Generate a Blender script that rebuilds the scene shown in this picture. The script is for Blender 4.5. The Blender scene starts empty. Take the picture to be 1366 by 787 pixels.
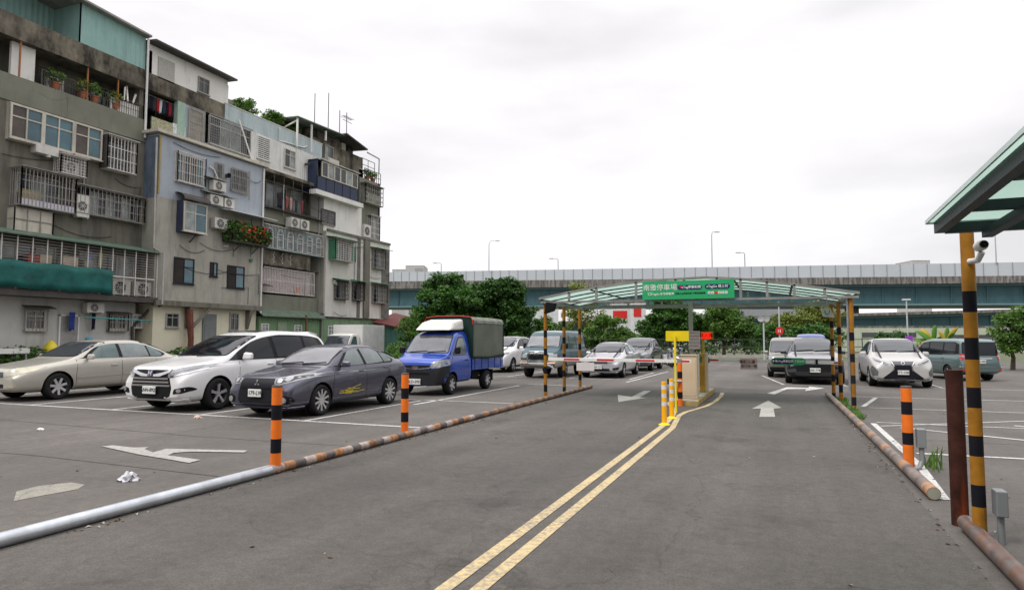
import bpy, bmesh, math, random
import numpy as np
from mathutils import Vector, Matrix
from mathutils.bvhtree import BVHTree
from mathutils.geometry import delaunay_2d_cdt
random.seed(7)
SC = bpy.context.scene
COL = SC.collection
# ------------------------------------------------------------------ camera
FP, CX, CY, HC = 880.0, 683.0, 393.0, 1.62
PITCH = math.atan(58 / FP)
YAW = math.atan(357 * math.cos(PITCH) / FP)
_s, _c, _sp, _cp = math.sin(YAW), math.cos(YAW), math.sin(PITCH), math.cos(PITCH)
FW = Vector((-_s * _cp, _c * _cp, _sp)); RT = Vector((_c, _s, 0)); UP = RT.cross(FW)
CAMPOS = Vector((0, 0, HC))
def ray(x, y): return RT * ((x - CX) / FP) + UP * ((CY - y) / FP) + FW
def gp(x, y, z=0.0):                       # surveyed point on the ground
    d = ray(x, y); return CAMPOS + d * ((z - HC) / d.z)
def onx(x, y, X):
    d = ray(x, y); return CAMPOS + d * (X / d.x)
def ony(x, y, Y):
    d = ray(x, y); return CAMPOS + d * (Y / d.y)
def at(x, depth):                          # ground position at a given distance
    d = ray(x, 451.0); return CAMPOS + d * depth
def RX(X, xl, yt, yb, xr):                 # rectangle on a plane X = const
    a = onx(xl, yt, X); b = onx(xl, yb, X); c = onx(xr, yt, X)
    return (a.y, c.y, b.z, a.z)
cam = bpy.data.cameras.new('camera'); co = bpy.data.objects.new('camera', cam); COL.objects.link(co)
co.location = CAMPOS
co.rotation_euler = Matrix((RT, UP, -FW)).transposed().to_euler()
cam.sensor_width = 36; cam.lens = 36 * FP / 1366; cam.clip_end = 3000; cam.clip_start = .05
SC.camera = co
# ------------------------------------------------------------------ helpers
ORG = {}
def props(o, label=None, cat=None, group=None, kind=None):
    for k, v in (('label', label), ('category', cat), ('group', group), ('kind', kind)):
        if v: o[k] = v
    return o
def thing(name, loc, label, cat, group=None):
    o = bpy.data.objects.new(name, None); COL.objects.link(o); o.empty_display_size = .2
    o.location = loc; ORG[o.name] = Vector(loc)
    return props(o, label, cat, group)
def origin_of(o): return ORG.get(o.name, Vector((0, 0, 0)))
class MB:
    def __init__(s): s.v = []; s.f = []; s.m = []
    def add(s, vs, fs, mi=0):
        b = len(s.v); s.v += [tuple(v) for v in vs]
        for f in fs: s.f.append([b + i for i in f]); s.m.append(mi)
        return s
    def box(s, x0, x1, y0, y1, z0, z1, mi=0):
        x0, x1 = min(x0, x1), max(x0, x1); y0, y1 = min(y0, y1), max(y0, y1); z0, z1 = min(z0, z1), max(z0, z1)
        vs = [(x, y, z) for x in (x0, x1) for y in (y0, y1) for z in (z0, z1)]
        return s.add(vs, [(0, 1, 3, 2), (4, 6, 7, 5), (0, 4, 5, 1), (2, 3, 7, 6), (0, 2, 6, 4), (1, 5, 7, 3)], mi)
    def hexa(s, b, t, mi=0):               # bottom four points, top four points
        return s.add(list(b) + list(t), [(3, 2, 1, 0), (4, 5, 6, 7), (0, 1, 5, 4), (1, 2, 6, 5), (2, 3, 7, 6), (3, 0, 4, 7)], mi)
    def bar(s, p, q, w, h=None, mi=0, up=None):
        p, q = Vector(p), Vector(q); h = h or w; d = (q - p)
        if d.length < 1e-6: return s
        d.normalize(); up = Vector(up) if up else (Vector((0, 0, 1)) if abs(d.z) < .95 else Vector((1, 0, 0)))
        a = d.cross(up).normalized() * w / 2; c = a.cross(d).normalized() * h / 2
        return s.hexa([p - a - c, p + a - c, p + a + c, p - a + c], [q - a - c, q + a - c, q + a + c, q - a + c], mi)
    def tube(s, pts, r, n=12, mi=0, cap=True, mis=None):
        pts = [Vector(p) for p in pts]; k = len(pts); rs = r if isinstance(r, (list, tuple)) else [r] * k
        b = len(s.v); prev = None
        for i, p in enumerate(pts):
            d = (pts[min(i + 1, k - 1)] - pts[max(i - 1, 0)]).normalized()
            if prev is None:
                a = d.cross(Vector((0, 0, 1)) if abs(d.z) < .95 else Vector((1, 0, 0))).normalized()
            else:
                a = (prev - d * prev.dot(d)).normalized()
            prev = a; c = d.cross(a)
            for j in range(n):
                t = 2 * math.pi * j / n; s.v.append(tuple(p + (a * math.cos(t) + c * math.sin(t)) * rs[i]))
        for i in range(k - 1):
            for j in range(n):
                s.f.append([b + i * n + j, b + i * n + (j + 1) % n, b + (i + 1) * n + (j + 1) % n, b + (i + 1) * n + j])
                s.m.append(mis[i] if mis else mi)
        if cap:
            s.f.append([b + j for j in range(n)][::-1]); s.m.append(mis[0] if mis else mi)
            s.f.append([b + (k - 1) * n + j for j in range(n)]); s.m.append(mis[-1] if mis else mi)
        return s
    def lathe(s, prof, c, axis='z', n=24, mi=0):   # prof: (radius, height)
        b = len(s.v); c = Vector(c)
        for r, h in prof:
            for j in range(n):
                t = 2 * math.pi * j / n; u, w = r * math.cos(t), r * math.sin(t)
                s.v.append(tuple(c + (Vector((u, w, h)) if axis == 'z' else Vector((h, u, w)) if axis == 'x' else Vector((w, h, u)))))
        for i in range(len(prof) - 1):
            for j in range(n):
                s.f.append([b + i * n + j, b + i * n + (j + 1) % n, b + (i + 1) * n + (j + 1) % n, b + (i + 1) * n + j]); s.m.append(mi)
        return s
    def prism(s, poly, h0, h1, axis='z', mi=0):
        k = len(poly)
        def P(a, b, h): return (a, b, h) if axis == 'z' else (h, a, b) if axis == 'x' else (a, h, b)
        s.add([P(a, b, h0) for a, b in poly] + [P(a, b, h1) for a, b in poly],
              [list(range(k))[::-1], list(range(k, 2 * k))] + [(i, (i + 1) % k, k + (i + 1) % k, k + i) for i in range(k)], mi)
        return s
    def sheet(s, pts, mi=0): return s.add(pts, [list(range(len(pts)))], mi)
    def build(s, name, mats, parent=None, smooth=False, bevel=0, fix=True, ground=None):
        if not s.v: return None
        if parent is not None: org = origin_of(parent)
        else:
            a = np.array(s.v); lo, hi = a.min(0), a.max(0)
            org = Vector(((lo[0] + hi[0]) / 2, (lo[1] + hi[1]) / 2, lo[2])) if ground is None else Vector(ground)
        me = bpy.data.meshes.new(name)
        me.from_pydata([(x - org.x, y - org.y, z - org.z) for x, y, z in s.v], [], s.f)
        mats = mats if isinstance(mats, (list, tuple)) else [mats]
        for m in mats: me.materials.append(m)
        me.polygons.foreach_set('material_index', s.m)
        if fix:
            bm = bmesh.new(); bm.from_mesh(me); bmesh.ops.recalc_face_normals(bm, faces=bm.faces); bm.to_mesh(me); bm.free()
        me.update()
        o = bpy.data.objects.new(name, me); COL.objects.link(o)
        if parent is None: o.location = org
        else: o.parent = parent
        ORG[o.name] = org
        if smooth: shade(o, smooth if smooth is not True else 40)
        if bevel:
            b = o.modifiers.new('b', 'BEVEL'); b.width = bevel; b.segments = 2; b.limit_method = 'ANGLE'
        return o
def shade(o, ang=40):
    me = o.data
    me.polygons.foreach_set('use_smooth', [True] * len(me.polygons))
    try: me.set_sharp_from_angle(angle=math.radians(ang))
    except Exception: pass
def kids(o): return [c for c in bpy.data.objects if c.parent == o]
def copy_tree(o, loc=None, rz=None, parent=None):
    c = o.copy(); COL.objects.link(c); c.parent = parent
    if loc is not None: c.location = loc
    if rz is not None: c.rotation_euler.z = rz
    for k in kids(o): copy_tree(k, parent=c)
    return c
def lin(c): return tuple((x / 12.92 if x <= .04045 else ((x + .055) / 1.055) ** 2.4) for x in c)
def text(body, size, name, mat, parent=None, center=True, depth=.002, squeeze=1.0, bold=0.0):
    cu = bpy.data.curves.new('t', 'FONT'); cu.body = body; cu.size = size; cu.extrude = depth; cu.offset = bold
    cu.resolution_u = 3
    if center: cu.align_x = 'CENTER'; cu.align_y = 'CENTER'
    to = bpy.data.objects.new('t', cu); COL.objects.link(to)
    bpy.context.view_layer.update()
    me = bpy.data.meshes.new_from_object(to.evaluated_get(bpy.context.evaluated_depsgraph_get()))
    bpy.data.objects.remove(to); bpy.data.curves.remove(cu)
    me.name = name; me.materials.clear(); me.materials.append(mat)
    for p in me.polygons: p.material_index = 0
    o = bpy.data.objects.new(name, me); COL.objects.link(o)
    if parent is not None: o.parent = parent
    ORG[o.name] = origin_of(parent) if parent is not None else Vector((0, 0, 0))
    if squeeze != 1.0:
        for v in me.vertices: v.co.x *= squeeze
    return o
def place_text(o, pos, rot=(math.pi / 2, 0, 0)):         # bake placement into the mesh, front towards -Y by default
    m = Matrix.Translation(Vector(pos) - origin_of(o)) @ __import__('mathutils').Euler(rot).to_matrix().to_4x4()
    o.data.transform(m); return o
# ------------------------------------------------------------------ materials
MC = {}
def M(name, col, rough=.75, metal=0.0, var=.15, scale=2.5, streak=0.0, stain=(.05, .045, .04), bump=0.0, bscale=40, coat=0.0, world=False,
      alpha=1.0, trans=0.0, ior=1.45, emit=0.0, sf=1.0, lo=.5, hi=.68):
    if name in MC: return MC[name]
    m = bpy.data.materials.new(name); m.use_nodes = True; nt = m.node_tree; N = nt.nodes; Lk = nt.links
    bs = N['Principled BSDF']
    bs.inputs['Roughness'].default_value = rough; bs.inputs['Metallic'].default_value = metal
    bs.inputs['Coat Weight'].default_value = coat; bs.inputs['Coat Roughness'].default_value = .06
    bs.inputs['Specular IOR Level'].default_value = .5 if coat or metal > .3 or rough < .3 else (.15 if max(col) < .06 else .3)
    bs.inputs['IOR'].default_value = ior; bs.inputs['Alpha'].default_value = alpha
    bs.inputs['Transmission Weight'].default_value = trans
    if emit:
        bs.inputs['Emission Color'].default_value = (*col, 1); bs.inputs['Emission Strength'].default_value = emit
    if world:
        tc = N.new('ShaderNodeNewGeometry'); src = tc.outputs['Position']
    else:
        tc = N.new('ShaderNodeTexCoord'); src = tc.outputs['Object']
    n1 = N.new('ShaderNodeTexNoise'); n1.inputs['Scale'].default_value = scale; n1.inputs['Detail'].default_value = 6; n1.inputs['Roughness'].default_value = .6
    Lk.new(src, n1.inputs['Vector'])
    mr = N.new('ShaderNodeMapRange'); mr.inputs[1].default_value = .25; mr.inputs[2].default_value = .75
    mr.inputs[3].default_value = 1 - var; mr.inputs[4].default_value = 1 + var
    Lk.new(n1.outputs['Fac'], mr.inputs[0])
    vm = N.new('ShaderNodeVectorMath'); vm.operation = 'SCALE'; vm.inputs[0].default_value = col
    Lk.new(mr.outputs[0], vm.inputs['Scale']); out = vm.outputs[0]
    if streak > 0:
        mp = N.new('ShaderNodeMapping'); mp.inputs['Scale'].default_value = (1.6 * sf, 1.6 * sf, .22 + .25 * (1 - sf)); Lk.new(src, mp.inputs[0])
        n2 = N.new('ShaderNodeTexNoise'); n2.inputs['Scale'].default_value = 1.6; n2.inputs['Detail'].default_value = 8; n2.inputs['Roughness'].default_value = .65
        Lk.new(mp.outputs[0], n2.inputs['Vector'])
        r2 = N.new('ShaderNodeMapRange'); r2.inputs[1].default_value = lo; r2.inputs[2].default_value = hi; r2.inputs[3].default_value = 0; r2.inputs[4].default_value = streak
        Lk.new(n2.outputs['Fac'], r2.inputs[0])
        mx = N.new('ShaderNodeMix'); mx.data_type = 'RGBA'; Lk.new(r2.outputs[0], mx.inputs[0]); Lk.new(out, mx.inputs[6]); mx.inputs[7].default_value = (*stain, 1)
        out = mx.outputs[2]
    Lk.new(out, bs.inputs['Base Color'])
    if bump:
        n3 = N.new('ShaderNodeTexNoise'); n3.inputs['Scale'].default_value = bscale; n3.inputs['Detail'].default_value = 4; Lk.new(src, n3.inputs['Vector'])
        bp = N.new('ShaderNodeBump'); bp.inputs['Strength'].default_value = bump; bp.inputs['Distance'].default_value = .02
        Lk.new(n3.outputs['Fac'], bp.inputs['Height']); Lk.new(bp.outputs[0], bs.inputs['Normal'])
    MC[name] = m; return m
def ribbed(name, col, pitch, axis='y', streak=.3, **k):
    m = M(name, col, streak=streak, **k)
    if m.get('rb'): return m
    m['rb'] = 1; nt = m.node_tree; N = nt.nodes; Lk = nt.links; bs = N['Principled BSDF']
    g = N.new('ShaderNodeNewGeometry'); w = N.new('ShaderNodeTexWave'); w.bands_direction = axis.upper()
    w.inputs['Scale'].default_value = 1 / pitch / 3.18; Lk.new(g.outputs['Position'], w.inputs['Vector'])
    bp = N.new('ShaderNodeBump'); bp.inputs['Strength'].default_value = .9; bp.inputs['Distance'].default_value = .04
    Lk.new(w.outputs['Fac'], bp.inputs['Height']); Lk.new(bp.outputs[0], bs.inputs['Normal'])
    return m
def asphalt(name, base, big=.16, patchy=.5):
    m = bpy.data.materials.new(name); m.use_nodes = True; nt = m.node_tree; N = nt.nodes; Lk = nt.links; bs = N['Principled BSDF']
    bs.inputs['Roughness'].default_value = .9
    g = N.new('ShaderNodeNewGeometry'); P = g.outputs['Position']
    def noise(s, d, r=.6, mp=None):
        n = N.new('ShaderNodeTexNoise'); n.inputs['Scale'].default_value = s; n.inputs['Detail'].default_value = d; n.inputs['Roughness'].default_value = r
        if mp:
            q = N.new('ShaderNodeMapping'); q.inputs['Scale'].default_value = mp; Lk.new(P, q.inputs[0]); Lk.new(q.outputs[0], n.inputs['Vector'])
        else: Lk.new(P, n.inputs['Vector'])
        return n.outputs['Fac']
    def mapr(s, a, b, c, d):
        q = N.new('ShaderNodeMapRange'); q.inputs[1].default_value = a; q.inputs[2].default_value = b; q.inputs[3].default_value = c; q.inputs[4].default_value = d
        Lk.new(s, q.inputs[0]); return q.outputs[0]
    def mul(a, b):
        q = N.new('ShaderNodeMath'); q.operation = 'MULTIPLY'; Lk.new(a, q.inputs[0]); Lk.new(b, q.inputs[1]); return q.outputs[0]
    a = mapr(noise(.22, 6), .3, .7, 1 - big, 1 + big)
    b = mapr(noise(1.3, 6, .7), .3, .7, .90, 1.10)
    s = mapr(noise(9, 5, .75), .3, .7, .80, 1.2)
    f = mapr(noise(70, 4, .85), .3, .72, .52, 1.6)
    tr = mapr(noise(1, 5, .6, (1.3, .05, 1)), .35, .65, .86, 1.14)      # long wheel tracks
    dk = mapr(noise(.6, 8, .75), .54, .72, 1.0, 1 - patchy * .5)         # oil and damp blotches
    v = N.new('ShaderNodeTexVoronoi'); v.feature = 'DISTANCE_TO_EDGE'; v.inputs['Scale'].default_value = .32
    dn = N.new('ShaderNodeTexNoise'); dn.inputs['Scale'].default_value = 1.2; dn.inputs['Detail'].default_value = 8; Lk.new(P, dn.inputs['Vector'])
    ad = N.new('ShaderNodeVectorMath'); ad.operation = 'MULTIPLY_ADD'; Lk.new(dn.outputs['Color'], ad.inputs[0]); ad.inputs[1].default_value = (1.3, 1.3, 0); Lk.new(P, ad.inputs[2])
    Lk.new(ad.outputs[0], v.inputs['Vector'])
    cr = mapr(v.outputs['Distance'], .0008, .004, .72, 1.0)
    tot = mul(mul(mul(mul(a, b), mul(s, f)), mul(tr, dk)), cr)
    sc = N.new('ShaderNodeVectorMath'); sc.operation = 'SCALE'; sc.inputs[0].default_value = base; Lk.new(tot, sc.inputs['Scale'])
    Lk.new(sc.outputs[0], bs.inputs['Base Color'])
    bp = N.new('ShaderNodeBump'); bp.inputs['Strength'].default_value = .35; bp.inputs['Distance'].default_value = .006
    Lk.new(noise(120, 3, .7), bp.inputs['Height']); Lk.new(bp.outputs[0], bs.inputs['Normal'])
    return m
def paintmat(name, col, worn=.5):
    m = bpy.data.materials.new(name); m.use_nodes = True; nt = m.node_tree; N = nt.nodes; Lk = nt.links; bs = N['Principled BSDF']
    bs.inputs['Roughness'].default_value = .75
    g = N.new('ShaderNodeNewGeometry')
    n = N.new('ShaderNodeTexNoise'); n.inputs['Scale'].default_value = 22; n.inputs['Detail'].default_value = 8; n.inputs['Roughness'].default_value = .75; Lk.new(g.outputs['Position'], n.inputs['Vector'])
    q = N.new('ShaderNodeMapRange'); q.inputs[1].default_value = .38; q.inputs[2].default_value = .60; q.inputs[3].default_value = worn; q.inputs[4].default_value = 0; Lk.new(n.outputs['Fac'], q.inputs[0])
    n2 = N.new('ShaderNodeTexNoise'); n2.inputs['Scale'].default_value = 1.1; n2.inputs['Detail'].default_value = 6; Lk.new(g.outputs['Position'], n2.inputs['Vector'])
    q2 = N.new('ShaderNodeMapRange'); q2.inputs[1].default_value = .35; q2.inputs[2].default_value = .7; q2.inputs[3].default_value = .5; q2.inputs[4].default_value = 1.5; Lk.new(n2.outputs['Fac'], q2.inputs[0])
    mu = N.new('ShaderNodeMath'); mu.operation = 'MULTIPLY'; mu.use_clamp = True; Lk.new(q.outputs[0], mu.inputs[0]); Lk.new(q2.outputs[0], mu.inputs[1])
    mx = N.new('ShaderNodeMix'); mx.data_type = 'RGBA'; Lk.new(mu.outputs[0], mx.inputs[0]); mx.inputs[6].default_value = (*col, 1); mx.inputs[7].default_value = (.14, .135, .13, 1)
    Lk.new(mx.outputs[2], bs.inputs['Base Color']); return m
def leafmat(name, c1, c2, trans=.25):
    if name in MC: return MC[name]
    m = bpy.data.materials.new(name); m.use_nodes = True; nt = m.node_tree; N = nt.nodes; Lk = nt.links; bs = N['Principled BSDF']
    g = N.new('ShaderNodeNewGeometry'); n = N.new('ShaderNodeTexNoise'); n.inputs['Scale'].default_value = .9; n.inputs['Detail'].default_value = 3
    Lk.new(g.outputs['Position'], n.inputs['Vector'])
    ad = N.new('ShaderNodeMath'); ad.operation = 'ADD'; Lk.new(g.outputs['Random Per Island'], ad.inputs[0]); Lk.new(n.outputs['Fac'], ad.inputs[1])
    q = N.new('ShaderNodeMapRange'); q.inputs[1].default_value = .4; q.inputs[2].default_value = 1.5; Lk.new(ad.outputs[0], q.inputs[0])
    mx = N.new('ShaderNodeMix'); mx.data_type = 'RGBA'; Lk.new(q.outputs[0], mx.inputs[0]); mx.inputs[6].default_value = (*c1, 1); mx.inputs[7].default_value = (*c2, 1)
    Lk.new(mx.outputs[2], bs.inputs['Base Color']); bs.inputs['Roughness'].default_value = .55
    tr = N.new('ShaderNodeBsdfTranslucent'); Lk.new(mx.outputs[2], tr.inputs[0]); ms = N.new('ShaderNodeMixShader'); ms.inputs[0].default_value = trans
    Lk.new(bs.outputs[0], ms.inputs[1]); Lk.new(tr.outputs[0], ms.inputs[2]); Lk.new(ms.outputs[0], N['Material Output'].inputs[0])
    MC[name] = m; return m
white = M('white_paint', (.62, .62, .60), .5, var=.08)
cream = M('cream_frame', (.50, .47, .40), .6, var=.15, streak=.35)
black = M('black_plastic', (.012, .012, .013), .45, var=.1)
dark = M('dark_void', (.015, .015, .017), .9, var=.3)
steel = M('galvanised_steel', (.42, .44, .46), .38, .8, var=.2, scale=9)
glass_b = M('blue_glass', (.05, .115, .14), .08, var=.5, scale=.9, ior=1.6)
glass_d = M('dark_glass', (.025, .03, .034), .07, var=.5, scale=1.2, ior=1.6)
glass_l = M('curtained_glass', (.22, .25, .24), .12, var=.5, scale=1.7, ior=1.5)
rust = M('rusty_iron', (.16, .075, .04), .85, .2, var=.5, scale=12)
# ------------------------------------------------------------------ light
w = bpy.data.worlds.new('World'); SC.world = w; w.use_nodes = True
nt = w.node_tree; N = nt.nodes; Lk = nt.links; bg = N['Background']
sky = N.new('ShaderNodeTexSky'); sky.sky_type = 'NISHITA'; sky.sun_disc = False
SUN_EL, SUN_AZ = math.radians(55), math.radians(215)
sky.sun_elevation = SUN_EL; sky.sun_rotation = SUN_AZ
tc = N.new('ShaderNodeTexCoord')
sx = N.new('ShaderNodeSeparateXYZ'); Lk.new(tc.outputs['Generated'], sx.inputs[0])
mp = N.new('ShaderNodeMapping'); mp.inputs['Scale'].default_value = (1, 1, 3.2); mp.inputs['Location'].default_value = (.35, .1, .2); Lk.new(tc.outputs['Generated'], mp.inputs[0])
cn = N.new('ShaderNodeTexNoise'); cn.inputs['Scale'].default_value = 2.1; cn.inputs['Detail'].default_value = 5; cn.inputs['Roughness'].default_value = .45; Lk.new(mp.outputs[0], cn.inputs['Vector'])
cr = N.new('ShaderNodeMapRange'); cr.inputs[1].default_value = .35; cr.inputs[2].default_value = .68; cr.inputs[3].default_value = .71; cr.inputs[4].default_value = 1.10; Lk.new(cn.outputs['Fac'], cr.inputs[0])
up = N.new('ShaderNodeMapRange'); up.inputs[1].default_value = .42; up.inputs[2].default_value = 1; up.inputs[3].default_value = 7.9; up.inputs[4].default_value = 21; Lk.new(sx.outputs['Z'], up.inputs[0])
mu = N.new('ShaderNodeMath'); mu.operation = 'MULTIPLY'; Lk.new(cr.outputs[0], mu.inputs[0]); Lk.new(up.outputs[0], mu.inputs[1])
vs = N.new('ShaderNodeVectorMath'); vs.operation = 'SCALE'; vs.inputs[0].default_value = (1.0, .972, .985); Lk.new(mu.outputs[0], vs.inputs['Scale'])
mx = N.new('ShaderNodeMix'); mx.data_type = 'RGBA'; mx.inputs[0].default_value = .93; Lk.new(sky.outputs[0], mx.inputs[6]); Lk.new(vs.outputs[0], mx.inputs[7])
Lk.new(mx.outputs[2], bg.inputs['Color']); bg.inputs['Strength'].default_value = .1
sl = bpy.data.lights.new('sun', 'SUN'); so = bpy.data.objects.new('sun', sl); COL.objects.link(so)
sl.energy = 1.4; sl.angle = math.radians(14); sl.color = (1, .96, .9)
_d = Vector((math.sin(SUN_AZ) * math.cos(SUN_EL), math.cos(SUN_AZ) * math.cos(SUN_EL), math.sin(SUN_EL)))
so.rotation_euler = _d.to_track_quat('Z', 'Y').to_euler(); so.location = (0, 0, 60)
SC.view_settings.view_transform = 'Standard'; SC.view_settings.look = 'None'; SC.view_settings.exposure = .55; SC.view_settings.gamma = 1
SC.cycles.max_bounces = 6; SC.cycles.use_denoising = True
# ------------------------------------------------------------------ ground
A_lot = asphalt('asphalt_lot', (.086, .078, .070), .26)
A_drv = asphalt('asphalt_driveway', (.066, .060, .053), .26, 1.2)
soil = M('soil', (.09, .10, .06), .95, var=.4, world=True)
props(MB().sheet([(-600, -300, -.004), (600, -300, -.004), (600, 900, -.004), (-600, 900, -.004)]).build('ground', soil), kind='structure')
props(MB().sheet([(-29, -12, 0), (45, -12, 0), (45, 58, 0), (-29, 47, 0)]).build('parking_lot', A_lot), kind='structure')
props(MB().sheet([(-31.5, -12, .002), (-29, -12, .002), (-29, 47, .002), (-31.5, 47, .002)]).build('pavement', M('pavement_concrete', (.24, .23, .21), .9, var=.25, world=True, streak=.3)), kind='structure')
props(MB().sheet([(-5.62, -12, .004), (1.30, -12, .004), (1.22, 21, .004), (-5.72, 21, .004)]).build('driveway', A_drv), kind='structure')
wp = paintmat('white_road_paint', (.55, .55, .53), .85); yp = paintmat('yellow_road_paint', (.52, .40, .20), .85)
gpn = paintmat('grey_road_paint', (.38, .37, .34), .75)
def line(mb, a, b, w=.12, z=.006):
    a, b = Vector((a[0], a[1], 0)), Vector((b[0], b[1], 0)); d = (b - a).normalized(); n = Vector((-d.y, d.x, 0)) * w / 2
    mb.sheet([(p.x, p.y, z) for p in (a - n, b - n, b + n, a + n)])
pl = MB()
line(pl, (-29, 10.62), (-6.1, 10.62), .11)
for X in (-26.0, -23.2, -20.35, -17.0, -14.15, -11.45, -8.72): line(pl, (X, 10.675), (X, 15.2), .11)
# rows beyond, truck row
line(pl, (-8.35, 14.2), (-8.35, 21.3), .11); line(pl, (-6.2, 15.4), (-17, 15.4), .09)
for X in (-11.2, -14.0, -16.8): line(pl, (X, 15.45), (X, 20.6), .1)
line(pl, (-8.3, 22.0), (-6.2, 22.0), .1)
line(pl, (-12.6, 26.0), (-5.9, 26.0), .1)
for X in (-5.55, -8.0, -10.75, -13.2): line(pl, (X, 26.05), (X, 31.5), .1)
line(pl, (-5.3, 24.4), (-5.1, 33.0), .1)
# right side
line(pl, (-.75, 31), (.1, 25.2), .1); line(pl, (.1, 25.2), (2.1, 25.0), .1)
line(pl, (1.9, 25.1), (13, 25.4), .1, .0068)
for X in (2.05, 4.9): line(pl, (X, 25.45), (X, 31), .1)
line(pl, (1.62, 9.9), (1.62, 14.4), .10); line(pl, (1.75, 10.9), (12, 11.3), .1); line(pl, (2.0, 13.9), (9, 9.6), .1, .0068)
line(pl, (1.7, 14.6), (12, 14.6), .08); line(pl, (1.9, 17.6), (14, 17.8), .08); line(pl, (1.8, 20.8), (14, 21.2), .09)
line(pl, (4.0, 15.0), (7.6, 12.6), .12, .0068); line(pl, (1.8, 17.8), (2.4, 20.6), .1, .0068); line(pl, (1.7, 14.0), (6, 17), .07, .0075)
line(pl, (1.5, 7.9), (1.62, 9.9), .1)
props(pl.build('parking_lines', wp), kind='structure')
def gpoly(name, pts, mat, z=.0105, px=True):
    pp = [gp(*p) for p in pts] if px else [Vector((*p, 0)) for p in pts]
    return props(MB().sheet([(p.x, p.y, z) for p in pp]).build(name, mat), kind='structure')
def strip(name, pts, w, mat, z):
    mb = MB(); ps = [Vector((*p, 0)) for p in pts]
    L = []; R = []
    for i, p in enumerate(ps):
        d = (ps[min(i + 1, len(ps) - 1)] - ps[max(i - 1, 0)]).normalized(); n = Vector((-d.y, d.x, 0)) * w / 2
        L.append(p - n); R.append(p + n)
    for i in range(len(ps) - 1):
        mb.sheet([(q.x, q.y, z) for q in (L[i], L[i + 1], R[i + 1], R[i])])
    return props(mb.build(name, mat), kind='structure')
strip('yellow_line', [(-2.05, -3), (-2.05, 12.9), (-2.10, 14.0), (-2.2, 15.0), (-2.38, 15.9), (-2.62, 16.9), (-2.64, 18.5), (-2.6, 20.6)], .105, yp, .009)
strip('yellow_line', [(-1.84, -3), (-1.84, 12.3), (-1.92, 13.3), (-2.0, 14.3), (-1.96, 15.0), (-1.82, 15.7), (-1.66, 16.6), (-1.58, 17.8), (-1.56, 19.4), (-1.62, 20.7)], .105, yp, .009)
gpoly('lane_arrow', [(825, 536), (824, 526.5), (842.5, 529), (859, 521), (868.5, 521.2), (853, 530), (863, 530.3)], gpn)
gpoly('lane_arrow', [(1013, 556), (1015, 545), (1003, 545), (1025, 534), (1043, 544), (1032, 545), (1034, 556)], gpn)
gpoly('lane_arrow', [(1023, 524.5), (1033, 526), (1050, 518.8), (1075, 518.6), (1074, 521.4), (1100, 517.6), (1079, 515.2), (1079, 517), (1050, 516.2)], wp)
a1 = [(136, 595.5), (150, 594), (178, 597), (198, 596.5), (193, 599), (204, 603.5), (222, 598.5), (240, 599), (330, 601), (326, 603.5), (255, 602.5), (232, 604), (224, 607.5), (268, 613.5), (252, 617.5), (232, 614), (186, 606.5)]
gpoly('lane_arrow', a1, gpn)
gpoly('asphalt_patch', [(18, 668), (22, 655), (50, 648), (95, 643), (113, 646), (104, 652), (60, 660)], asphalt('asphalt_pale', (.21, .20, .17), .1, .2), .004)
gpoly('asphalt_patch', [(505, 512), (880, 566), (900, 548), (800, 520)], A_drv, .0052) if False else None
A_seam = asphalt('asphalt_seam_dark', (.045, .042, .04), .2, .3)
for s_ in ([(-20, 8.35), (-14, 8.5), (-9, 8.3), (-5.75, 8.42)], [(-5.6, 13.4), (-3.8, 13.5), (-2.15, 13.35)], [(-1.7, 15.3), (-.2, 15.2), (1.2, 15.35)], [(-12.5, 6.0), (-9.5, 6.12), (-5.75, 6.0)], [(-18, 23.4), (-12, 23.3), (-5.8, 23.5)], [(1.6, 12.4), (6, 12.3), (12, 12.5)]): strip('asphalt_seam', s_, .016, A_seam, .0045)
# ------------------------------------------------------------------ apartment houses
conc = M('stained_concrete', (.165, .158, .128), .9, var=.25, scale=.8, streak=.8, stain=(.085, .08, .068), bump=.25, bscale=14, world=True, lo=.46, hi=.66)
conc2 = M('grey_render', (.33, .32, .275), .9, var=.2, scale=.9, streak=.55, stain=(.12, .115, .10), bump=.2, bscale=14, world=True, lo=.5, hi=.7)
conc_w = M('pale_render', (.56, .55, .50), .9, var=.12, scale=.7, streak=.65, stain=(.17, .165, .14), bump=.15, bscale=12, world=True, lo=.54, hi=.74)
conc_b = M('black_mould_concrete', (.19, .17, .13), .95, var=.35, scale=1.3, streak=.95, stain=(.022, .02, .017), bump=.3, bscale=10, world=True, lo=.40, hi=.64, sf=.45)
conc_g = M('greenish_render', (.175, .18, .142), .9, var=.18, scale=.9, streak=.5, stain=(.10, .10, .08), world=True, lo=.5, hi=.72)
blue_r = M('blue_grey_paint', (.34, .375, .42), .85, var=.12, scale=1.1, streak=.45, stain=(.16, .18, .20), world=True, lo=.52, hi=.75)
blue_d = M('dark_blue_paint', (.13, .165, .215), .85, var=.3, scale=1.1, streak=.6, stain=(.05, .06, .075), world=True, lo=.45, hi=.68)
cream_w = M('cream_wall', (.58, .55, .42), .85, var=.1, scale=.9, streak=.35, stain=(.25, .22, .16), world=True, lo=.56, hi=.78)
white_w = M('white_wall', (.68, .67, .63), .85, var=.1, scale=.9, streak=.5, stain=(.25, .23, .2), world=True, lo=.55, hi=.75)
grey_w = M('ground_floor_wall', (.44, .44, .41), .85, var=.14, scale=.8, streak=.5, stain=(.17, .165, .15), world=True, lo=.52, hi=.74)
teal_c = ribbed('turquoise_corrugated', (.26, .42, .39), .27, world=True, streak=.2, var=.08)
blue_c = ribbed('pale_blue_corrugated', (.42, .50, .51), .26, world=True, streak=.25, var=.08)
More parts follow.
